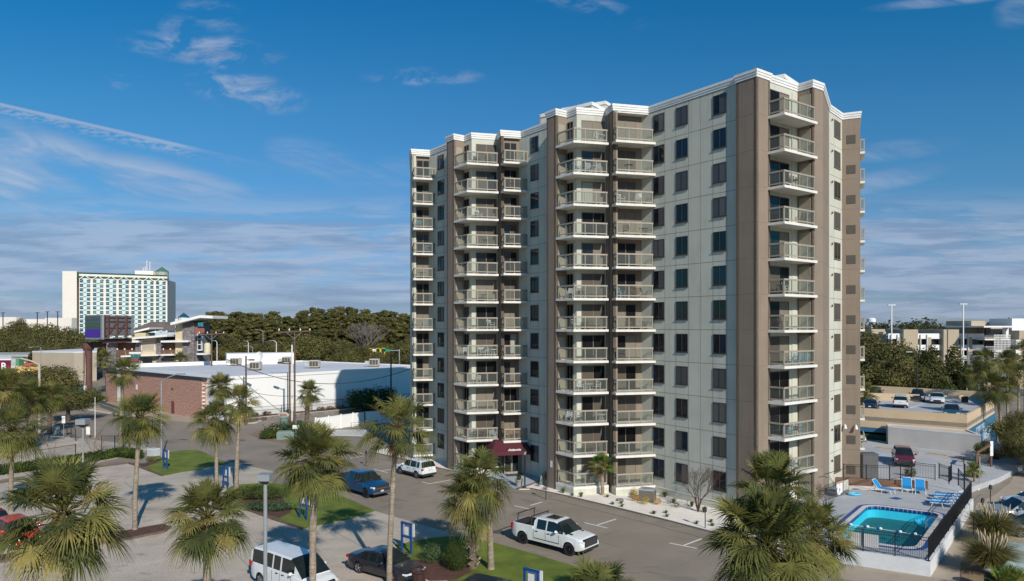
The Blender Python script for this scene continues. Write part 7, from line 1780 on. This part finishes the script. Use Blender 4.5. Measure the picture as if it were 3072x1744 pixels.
fp = G(1275,1372); r = empty('flag_pole', (fp.x,fp.y,0), 'slim white flagpole with a limp flag before the left end of the tower', 'flagpole'); MB().tube([(fp.x,fp.y,0),(fp.x,fp.y,D(0,1172,fp.y).z)], [.07,.04], 10).build('pole', m_white, r)
zf = D(0,1185,fp.y).z; mb = MB(); mb.grid([[(fp.x-.05-.02*math.sin(i*2), fp.y, zf-.0-i*.22), (fp.x-.18-.05*math.sin(i*1.7), fp.y-.08, zf-.15-i*.22), (fp.x-.28-.06*math.cos(i*1.3), fp.y+.06, zf-.35-i*.22)] for i in range(7)]); mb.build('flag', brickmat('flag_cloth', (.45,.05,.06), (.65,.62,.6), (.04,.05,.18), .3, .12, .01, .8, 0, .1), r)
# entrance clutter
p = k5(822,500); MB().box(p.x-.3,p.x+.45,p.y,p.y+.5,.07,1.45).build('notice_cabinet', m_trim, base=(p.x,p.y,.07), label='black cabinet standing right of the entrance doors', cat='cabinet')
p = k5(875,525); MB().box(p.x-.9,p.x+.9,p.y+.2,p.y+.8,.05,.75).build('planter_box', m_cream, base=(p.x,p.y,.05), label='cream planter wall below the lobby window', cat='planter')
# ---------------------------------------------------------------- fences
def vinyl(pts, h_, label):
    r = empty('vinyl_fence', (pts[0].x,pts[0].y,0), label, 'fence'); pm = MB()
    for a, b in zip(pts, pts[1:]):
        pm.wbox(a, b, .05, .05, h_, -.025); L_ = (b-a).length; n = max(1, round(L_/2.4))
        for i in range(n+1): q = a+(b-a)*i/n; MB().box(q.x-.09,q.x+.09,q.y-.09,q.y+.09,0,h_+.12).build('post', m_whitewall, r)
        pm.wbox(a, b, .10, h_-.1, h_, -.05)
    pm.build('panel', m_whitewall, r)
v0, v1, v2 = G(948,1296), G(1055,1288), G(1150,1262); v1 = v0+(Vector((-14,104,0))-v0)*.5; vinyl([G(948,1297), Vector((-22,104.5,0)), Vector((-13.5,110.0,0))], 1.95, 'white vinyl privacy fence left of the tower')
vinyl([G(932,1278)+Vector((0,2,0)), G(948,1297)], .9, 'short low white fence by the booted palm')
mb = MB(); p0, p1 = G(1059,1288), G(1130,1283)
for z in (.45,.75,1.05): mb.bar(p0+Vector((0,-1.2,z)), p1+Vector((0,-1.2,z)), .05)
for s in (0,.5,1): q = p0+(p1-p0)*s+Vector((0,-1.2,0)); mb.bar(q, q+Vector((0,0,1.05)), .05)
mb.build('handrail', m_bframe, base=tuple(p0), label='brown metal handrail on the ramp by the white fence', cat='handrail')
m_link = bpy.data.materials.new('chain_link'); m_link.use_nodes = True; b = m_link.node_tree.nodes['Principled BSDF']; b.inputs['Base Color'].default_value = (.03,.035,.035,1); b.inputs['Alpha'].default_value = .16; MT['chain_link'] = m_link
def chain(pts, h_, label, every=3.0, link=True):
    r = empty('chain_fence', (pts[0].x,pts[0].y,0), label, 'fence'); mb = MB(); up = Vector((0,0,1)); w_ = MB()
    for a, b2 in zip(pts, pts[1:]):
        n = max(1, round((b2-a).length/every)); mb.bar(a+up*h_, b2+up*h_, .045); w_.face([a+up*.05, b2+up*.05, b2+up*h_, a+up*h_])
        for i in range(n+1): q = a+(b2-a)*i/n; MB().bar(q, q+up*(h_+.05), .07).build('post', m_trim, r)
    mb.build('top_rail', m_trim, r)
    if link: w_.build('mesh', m_link, r)
tW = (A1-A0).normalized(); oW = Vector((tW.y,-tW.x,0)); chain([A0+tW*3+oW*1.0, A0+tW*14+oW*1.0, A0+tW*26+oW*1.0, A1+oW*1.0], 2.0, 'dark chain link fence along the foot of the warehouse', 5.0)
chain([k3(880,320), k3(995,322), k3(1120,298), k3(1275,285)], 1.7, 'black chain link fence behind the clipped hedge, right run', 2.6)
chain([k3(310,465), k3(655,405)], 1.7, 'black chain link fence behind the clipped hedge, left run', 3.4); chain([k3(655,240), k3(580,190)], 1.5, 'short chain link run near the booted palm', 3)
# ---------------------------------------------------------------- pool furniture
m_bluefab = mat('blue_sling', (.005,.23,.55), .6, .06, 3); m_plw = mat('white_plastic', (.75,.75,.74), .4, .03, 3)
def lounger(label, up=52, group='blue pool loungers'):
    r = empty('pool_lounger', (0,0,0), label, 'lounger', group); w_ = .34
    L1, L2 = 1.15, .78; c, s = math.cos(R(up)), math.sin(R(up)); z0 = .36
    fab = MB(); pts = [(-L1,z0-.02),(-L1*.5,z0-.01),(0,z0),(c*L2*.5,z0+s*L2*.5+.01),(c*L2,z0+s*L2)]
    fab.grid([[(x,-w_,z),(x,w_,z)] for x, z in pts]); fab.grid([[(x,w_,z-.015),(x,-w_,z-.015)] for x, z in pts]); fab.build('sling', m_bluefab, r, local=True)
    f = MB()
    for sg in (-1,1):
        y = sg*(w_+.02); f.tube([(-L1-.02,y,z0-.035),(0,y,z0-.02),(.12,y,z0-.02)], .02, 8); f.tube([(0,y,z0-.02),(c*L2,y,z0+s*L2-.02)], .02, 8)
        f.tube([(.1,y,z0),(.35,y,z0+.18),(.62,y,.02)], .024, 8)
    f.tube([(c*L2,-w_,z0+s*L2),(c*L2,w_,z0+s*L2)], .025, 8); f.build('frame', m_plw, r, local=True)
    for x, dx in ((-L1*.85,-.12),(-L1*.35,.12)):
        for sg in (-1,1): MB().tube([(x,sg*(w_+.02),z0-.01),(x+dx,sg*(w_+.03),.0)], .024, 8).build('leg', m_plw, r, local=True)
    return r
def putl(px, py, az, l, up=52): o = lounger(l, up); p = k6(px,py,DZ); o.location = (p.x,p.y,DZ+.004); o.rotation_euler = (0,0,R(az))
putl(690,680,128,'blue lounger with raised back standing alone left of the fence corner'); putl(925,665,62,'left one of the two upright blue loungers side by side'); putl(1040,680,62,'right one of the two upright blue loungers side by side')
for i, (x, y) in enumerate(((1295,722),(1285,745),(1268,775),(1255,800))): putl(x+15, y+14, -22, ('blue flat lounger in the stack of four by the fence, farthest','blue flat lounger in the stack of four by the fence, second farthest','blue flat lounger in the stack of four by the fence, second nearest','blue flat lounger in the stack of four by the fence, nearest with white legs')[i], 4)
mb = MB()
for px, py in ((833,738),(1110,775)):
    q = [k6(px-70,py-3,DZ), k6(px-2,py+12,DZ), k6(px+62,py+6,DZ), k6(px+0,py-12,DZ)]
    mb.prism(q, DZ, DZ+.004)
mb.build('deck_mark', m_blue, kind='structure')
p = k6(470,710,DZ); mb = MB(); n_s = 18; mb.grid([[Vector((p.x+.42*math.cos(a)*(1+.35*math.cos(b_)), p.y+.30*math.sin(a)*(1+.35*math.cos(b_)), DZ+.1+.09*math.sin(b_))) for b_ in [k*2*math.pi/8 for k in range(8)]] for a in [i*2*math.pi/n_s for i in range(n_s+1)]], True); mb.build('float_ring', mat('float_blue', (.10,.48,.68), .4, .1, 6), base=tuple(p), label='light blue swimming float lying on the deck', cat='pool float', smooth=60)
q0, q1 = f0+(f1-f0)*.52, f0+(f1-f0)*.70; tt_ = (q1-q0).normalized(); MB().wbox(q0, q1, .03, DZ+.35, DZ+1.15, .05).build('notice_board', m_white, base=tuple(q0+Vector((0,0,DZ+.35))), label='white notice board fixed behind the near pool fence', cat='notice board')
# lane rope, ladder, life ring and notice boards
r = empty('lane_rope', tuple(k6(730,1000,.78)), 'lane rope with blue and white floats across the pool', 'lane rope'); pr = [k6(440,968,.77), k6(585,986,.77), k6(697,1003,.77), k6(868,1030,.77), k6(997,1048,.77), k6(1050,1060,.77)]
MB().tube(pr, .018, 6).build('rope', m_plw, r); mb = MB(); mb2 = MB()
for q in pr[:-1]: mb.blob((q.x,q.y,.80), .12,.12,.10,10,6); mb2.blob((q.x-.14,q.y+.02,.79), .08,.09,.085,10,6)
mb.build('float', m_plw, r); mb2.build('float', m_blue, r)
r = empty('pool_ladder', tuple(k6(1165,980,DZ)), 'curved steel handrails of the pool ladder at the right side', 'pool ladder'); mb = MB()
e_ = (pTR-pBR_).normalized(); nin = Vector((-e_.y, e_.x, 0)); c0 = pBR_+e_*(pTR-pBR_).length*.52
for s in (-.25,.25):
    q = c0+e_*s; mb.tube([q-nin*.75+Vector((0,0,DZ)), q-nin*.7+Vector((0,0,DZ+.75)), q-nin*.3+Vector((0,0,DZ+.9)), q+nin*.15+Vector((0,0,DZ+.6)), q+nin*.2+Vector((0,0,0))], .028, 8)
mb.build('handrail', m_chrome, r)
r = empty('pool_notice_fence', tuple(k6(330,740,DZ)), 'fence panel with white pool notices and a life ring beside the tower', 'notice fence'); a, b2 = k6(212,765,DZ), k6(425,688,DZ); up = Vector((0,0,DZ)); t = (b2-a).normalized(); mb = MB()
mb.bar(a+Vector((0,0,DZ+1.3)), b2+Vector((0,0,DZ+1.3)), .04).bar(a+Vector((0,0,DZ+.12)), b2+Vector((0,0,DZ+.12)), .04)
n = int((b2-a).length/.12)
for i in range(n+1): q = a+(b2-a)*i/n; q.z = 0; mb.bar(q+up, q+up+Vector((0,0,1.3)), .018)
mb.build('picket_panel', m_black, r); a.z = b2.z = 0; o_ = Vector((t.y,-t.x,0)); Ln = (b2-a).length
for s0, s1, z0, z1, m in ((.46,.58,.25,1.05,m_white),(.60,.70,.25,1.05,m_white),(.45,.72,1.05,1.22,mat('notice_red', (.42,.25,.2), .7, .3, 8)),(.74,.95,.35,1.15,mat('notice_pale', (.5,.45,.38), .7, .3, 6))): MB().wbox(a+t*Ln*s0+o_*.05, a+t*Ln*s1+o_*.05, .03, DZ+z0, DZ+z1).build('notice_board', m, r)
c = a+t*Ln*.5+o_*.14; mb = MB(); mb.grid([[Vector((0,0,DZ+.5))+c+t*math.cos(aa)*(.27+.07*math.cos(bb3))+Vector((0,0,math.sin(aa)*(.27+.07*math.cos(bb3))))+o_*.07*math.sin(bb3) for bb3 in [k*math.pi/4 for k in range(8)]] for aa in [i*2*math.pi/20 for i in range(21)]], True); mb.build('life_ring', m_plw, base=tuple(c+Vector((0,0,DZ+.5))), label='white life ring hanging on the notice fence', cat='life ring', smooth=60)
r = bush((a.x-.3,a.y+.5,DZ), .5,.5,1.5, 'dark thin shrub between the tower wall and the notice fence', [m_oak[2], m_oak[0]], 95, .04, 700)
b0 = k6(880,520,.5); bush((b0.x,b0.y-1.5,.3), .6,.6,1.2, 'dark shrub at the fence corner before the maroon suv', [m_hedge[2], m_oak[0]], 96, .05, 900)
sheet('white_gravel_bed', [Vector((28.8,59.9,0)),Vector((35.6,59.5,0)),Vector((36,61.2,0)),Vector((29.5,62.5,0))], .56, m_wgrav)
MB().wbox(Vector((28.4,63.1,0)), Vector((36.5,61.4,0)), .25, .3, 1.15).build('low_wall', mat('rust_wall', (.17,.10,.07), .9, .15, 1), base=(32,62,.5), label='low brown wall behind the gravel strip at the back of the pool', cat='wall')
sheet('white_gravel_bed', [k6(1450,640),k6(1545,675),k6(1615,600),k6(1560,585),k6(1490,600)], .10, m_wgrav); b0 = k6(1500,600); bush((b0.x,b0.y,.1), .8,.8,1.6, 'rusty green shrub in the corner bed by the pavement', [m_brush[0], m_hedge[1]], 97, .05, 1500)
b0 = k6(1557,655); MB().bar(b0, b0+Vector((0,0,2.9)), .06).build('sign_post', m_galv, base=tuple(b0), label='thin grey post in the corner bed behind the pool', cat='post')
# timber frame sign, wheelie bins
p0, p1 = k6(1530,480,.5), k6(1655,488,.2); r = empty('timber_frame', tuple(p0), 'rusty brown post frame with a paper sign behind the pool', 'sign frame'); mb = MB()
mb.bar((p0.x,p0.y,.3),(p0.x,p0.y,D(0,1240+345/2.888,p0.y).z),.16).bar((p1.x,p1.y,0),(p1.x,p1.y,D(0,1240+268/2.888,p1.y).z),.16).bar((p0.x,p0.y,D(0,1240+345/2.888,p0.y).z),(p1.x,p1.y,D(0,1240+268/2.888,p1.y).z),.16,.2); mb.build('post_frame', mat('rust_timber', (.15,.075,.05), .85, .1, 2), r)
MB().box(p1.x-.18,p1.x+.12,p1.y-.15,p1.y-.12,1.6,3.1).build('paper_sign', m_white, r)
mb_ = mat('bin_black', (.02,.022,.024), .6, .1, 2)
for i, (x, y) in enumerate(((1730,405),(1680,420))): q = k6(x,y,.2); r = empty('wheelie_bin', tuple(q), ('dark wheelie bin right of the timber frame','dark wheelie bin next to the timber frame post')[i], 'wheelie bin'); MB().grid([[(q.x-s,q.y-s,z),(q.x+s,q.y-s,z),(q.x+s,q.y+s,z),(q.x-s,q.y+s,z)] for s, z in ((.3,.1),(.38,1.15))], True).build('body', mb_, r); MB().box(q.x-.4,q.x+.4,q.y-.42,q.y+.4,1.15,1.25).build('lid', mb_, r)
q = k6(1585,440,.3); r = empty('concrete_planter', tuple(q), 'flared concrete planter beneath the timber frame', 'planter'); MB().lathe((q.x,q.y,0), [(.5,.3),(.95,1.3),(.95,1.4)], 4).build('body', m_conc, r); bush((q.x,q.y,1.3), .9,.8,1.3, 'leafy dark plant in the flared planter', m_hedge, 98, .07, 1500)
# ---------------------------------------------------------------- balcony furniture
m_orange = mat('orange_seat', (.62,.24,.05), .6, .05, 3); m_bsl = mat('pale_blue_chair', (.22,.40,.52), .5, .05, 3); m_brf = mat('dark_brown_furniture', (.09,.045,.025), .6, .1, 3)
def chair_proto(m, name='patio_chair', hi=0.0):
    r = empty(name, (0,0,0), 'x', 'chair'); z = .42+hi
    MB().box(-.25,.25,-.25,.25,z,z+.035).build('seat', m, r, local=True)
    mb = MB(); 
    for i in range(5): mb.bar((-.22,.25+.02*i,z+.12+i*.085),(.22,.25+.02*i,z+.12+i*.085),.05,.045)
    for s in (-1,1): mb.bar((s*.24,.24,z),(s*.24,.34,z+.52),.04)
    mb.build('backrest', m, r, local=True)
    mb = MB()
    for s in (-1,1): mb.bar((s*.27,-.24,z+.22),(s*.27,.28,z+.24),.05,.03).bar((s*.27,-.24,z),(s*.27,-.24,z+.22),.04)
    mb.build('armrest', m, r, local=True)
    for sx_ in (-1,1):
        for sy_ in (-1,1): MB().bar((sx_*.23,sy_*.22,z),(sx_*.26,sy_*.26,0),.04).build('leg', m, r, local=True)
    return r
def table_proto(m):
    r = empty('patio_table', (0,0,0), 'x', 'table'); MB().lathe((0,0,0), [(.42,.68),(.42,.71)], 18).build('table_top', m, r, local=True)
    for k in range(4): a = k*math.pi/2+.78; MB().bar((.1*math.cos(a),.1*math.sin(a),.68),(.32*math.cos(a),.32*math.sin(a),0),.035).build('leg', m, r, local=True)
    return r
PR = {'w': chair_proto(m_plw), 'o': chair_proto(m_orange, 'bar_chair', .28), 'b': chair_proto(m_bsl), 'd': chair_proto(m_brf), 't': table_proto(m_plw), 'td': table_proto(m_brf)}
KN = {'w':'white plastic chair','o':'orange high chair','b':'pale blue chair','d':'dark brown chair','t':'round white table','td':'small dark table'}
spots = {}
sF = slabs['c2']; sN = slabs['c4']
def on(col, u, v=.55):
    """a spot on the balcony: u along the front, v from the front edge inwards"""
    if col == 'second': a, b = sF[1], sF[2]
    elif col == 'fourth': a, b = sN[1], sN[2]
    elif col == 'first': a, b = walk(pA+nO*1.2, p_, 1240.4), walk(pA+nO*1.2, p_, 1298.9)
    elif col == 'third': a, b = cH
    elif col == 'fifth': a, b = cP[0], walk(cP[0], p_, 1955)
    elif col == 'second side': a, b = sF[0], sF[1]
    elif col == 'fourth side': a, b = sN[0], sN[1]
    else: a, b = cu1, cu2
    t = (b-a).normalized(); return a+(b-a)*u+Vector((-t.y,t.x,0))*v, math.atan2(t.y,t.x)
LV_ = ['ground floor','second storey','third storey','fourth storey','fifth storey','sixth storey','seventh storey','eighth storey','ninth storey','tenth storey','eleventh storey','top storey']
used_ = set(); seen = {}
def furn(kind, col, floor, u, v=.6, rz=0.0, extra=''):
    p, a = on(col, u, v); key = (kind, col[:6], floor); seen[key] = seen.get(key, 0)+1; n = seen[key]
    where = {'corner': 'corner balconies right of the main wall'}.get(col, col.replace(' side','')+' balcony column from the left')
    lab = KN[kind]+', '+LV_[floor]+', '+where+('', ', other one')[n > 1]
    place(PR[kind], (p.x,p.y,Z0+ST*floor), a+rz, lab, used_, 'furniture on the tower balconies')
for kind, col, fl_i, u, v, rz in (('w','fourth',10,.42,.6,3.3),('w','fourth',10,.78,.6,2.6),('t','fourth',10,.62,.6,0),('b','fourth',10,.14,.5,.5),('w','fifth',9,.18,.45,.3),('w','fifth',9,.68,.45,2.8),('w','second',5,.8,.7,.6),('w','second',4,.52,.7,.2),('w','second',4,.72,.8,2.4),('t','second',4,.85,.45,0),
    ('w','second side',4,.55,.6,1.0),('w','second',9,.4,.6,.4),('d','second',11,.7,.6,2.8),('d','second',11,.35,.7,.2),('t','fourth',3,.48,.6,0),('w','fourth',3,.28,.6,1.2),('w','fourth',3,.72,.6,-1.2),('d','fourth',6,.30,.7,0),('w','fourth',5,.10,.5,.4),('d','fourth',5,.5,.7,.4),('b','fifth',6,.18,.45,.5),('d','fifth',6,.5,.45,3.0),('d','fifth',6,.7,.45,2.6),('td','fifth',4,.18,.45,0),
    ('w','fourth side',2,.45,.6,.6),('d','fourth',2,.30,.7,3.1),('t','fourth',2,.85,.6,0),('o','third',1,.22,.6,3.14),('o','third',1,.66,.6,3.14),('d','second',1,.35,.7,.4),('d','second',1,.62,.6,3.0),('td','second',1,.5,.5,0),('w','second',1,.85,.6,2.6),('w','fourth',0,.66,.6,3.3),('w','fourth',0,.80,.6,2.8),('d','fourth',1,.42,.6,3.1),('d','fourth',1,.66,.6,3.1),
    ('d','corner',9,.35,.7,3.1),('d','corner',9,.60,.7,2.6),('td','corner',9,.48,.7,0),('w','corner',6,.32,.7,1.0),('td','corner',6,.15,.7,0),('d','corner',5,.22,.8,0),('b','corner',4,.45,.6,3.0),('b','corner',4,.62,.6,3.0),('b','corner',4,.80,.6,2.8),('b','corner',2,.36,.8,3.1),('td','corner',2,.5,.5,0),('b','corner',2,.62,.7,2.4),('w','fourth side',6,.6,.5,.6)):
    furn(kind, col, fl_i, u, v, rz)
rf_ = random.Random(99); taken = set((c, f) for (k, c, f) in seen)
for col in ('first','second','third','fourth','fifth','corner'):
    for fl_i in range(1, 12):
        if (col[:6], fl_i) in taken or rf_.random() < .45: continue
        k = rf_.choice(['d','td','b','w']); furn(k, col, fl_i, rf_.uniform(.25,.75), .6 if col not in ('fifth',) else .45, rf_.uniform(-.5,.5)+3.1)
        if rf_.random() < .4 and k != 'td': furn('td' if k != 'w' else 't', col, fl_i, rf_.choice([.15,.85]), .55, 0)
for q_ in PR.values():
    if q_.name not in used_:
        for c_ in list(q_.children): bpy.data.objects.remove(c_)
        bpy.data.objects.remove(q_)
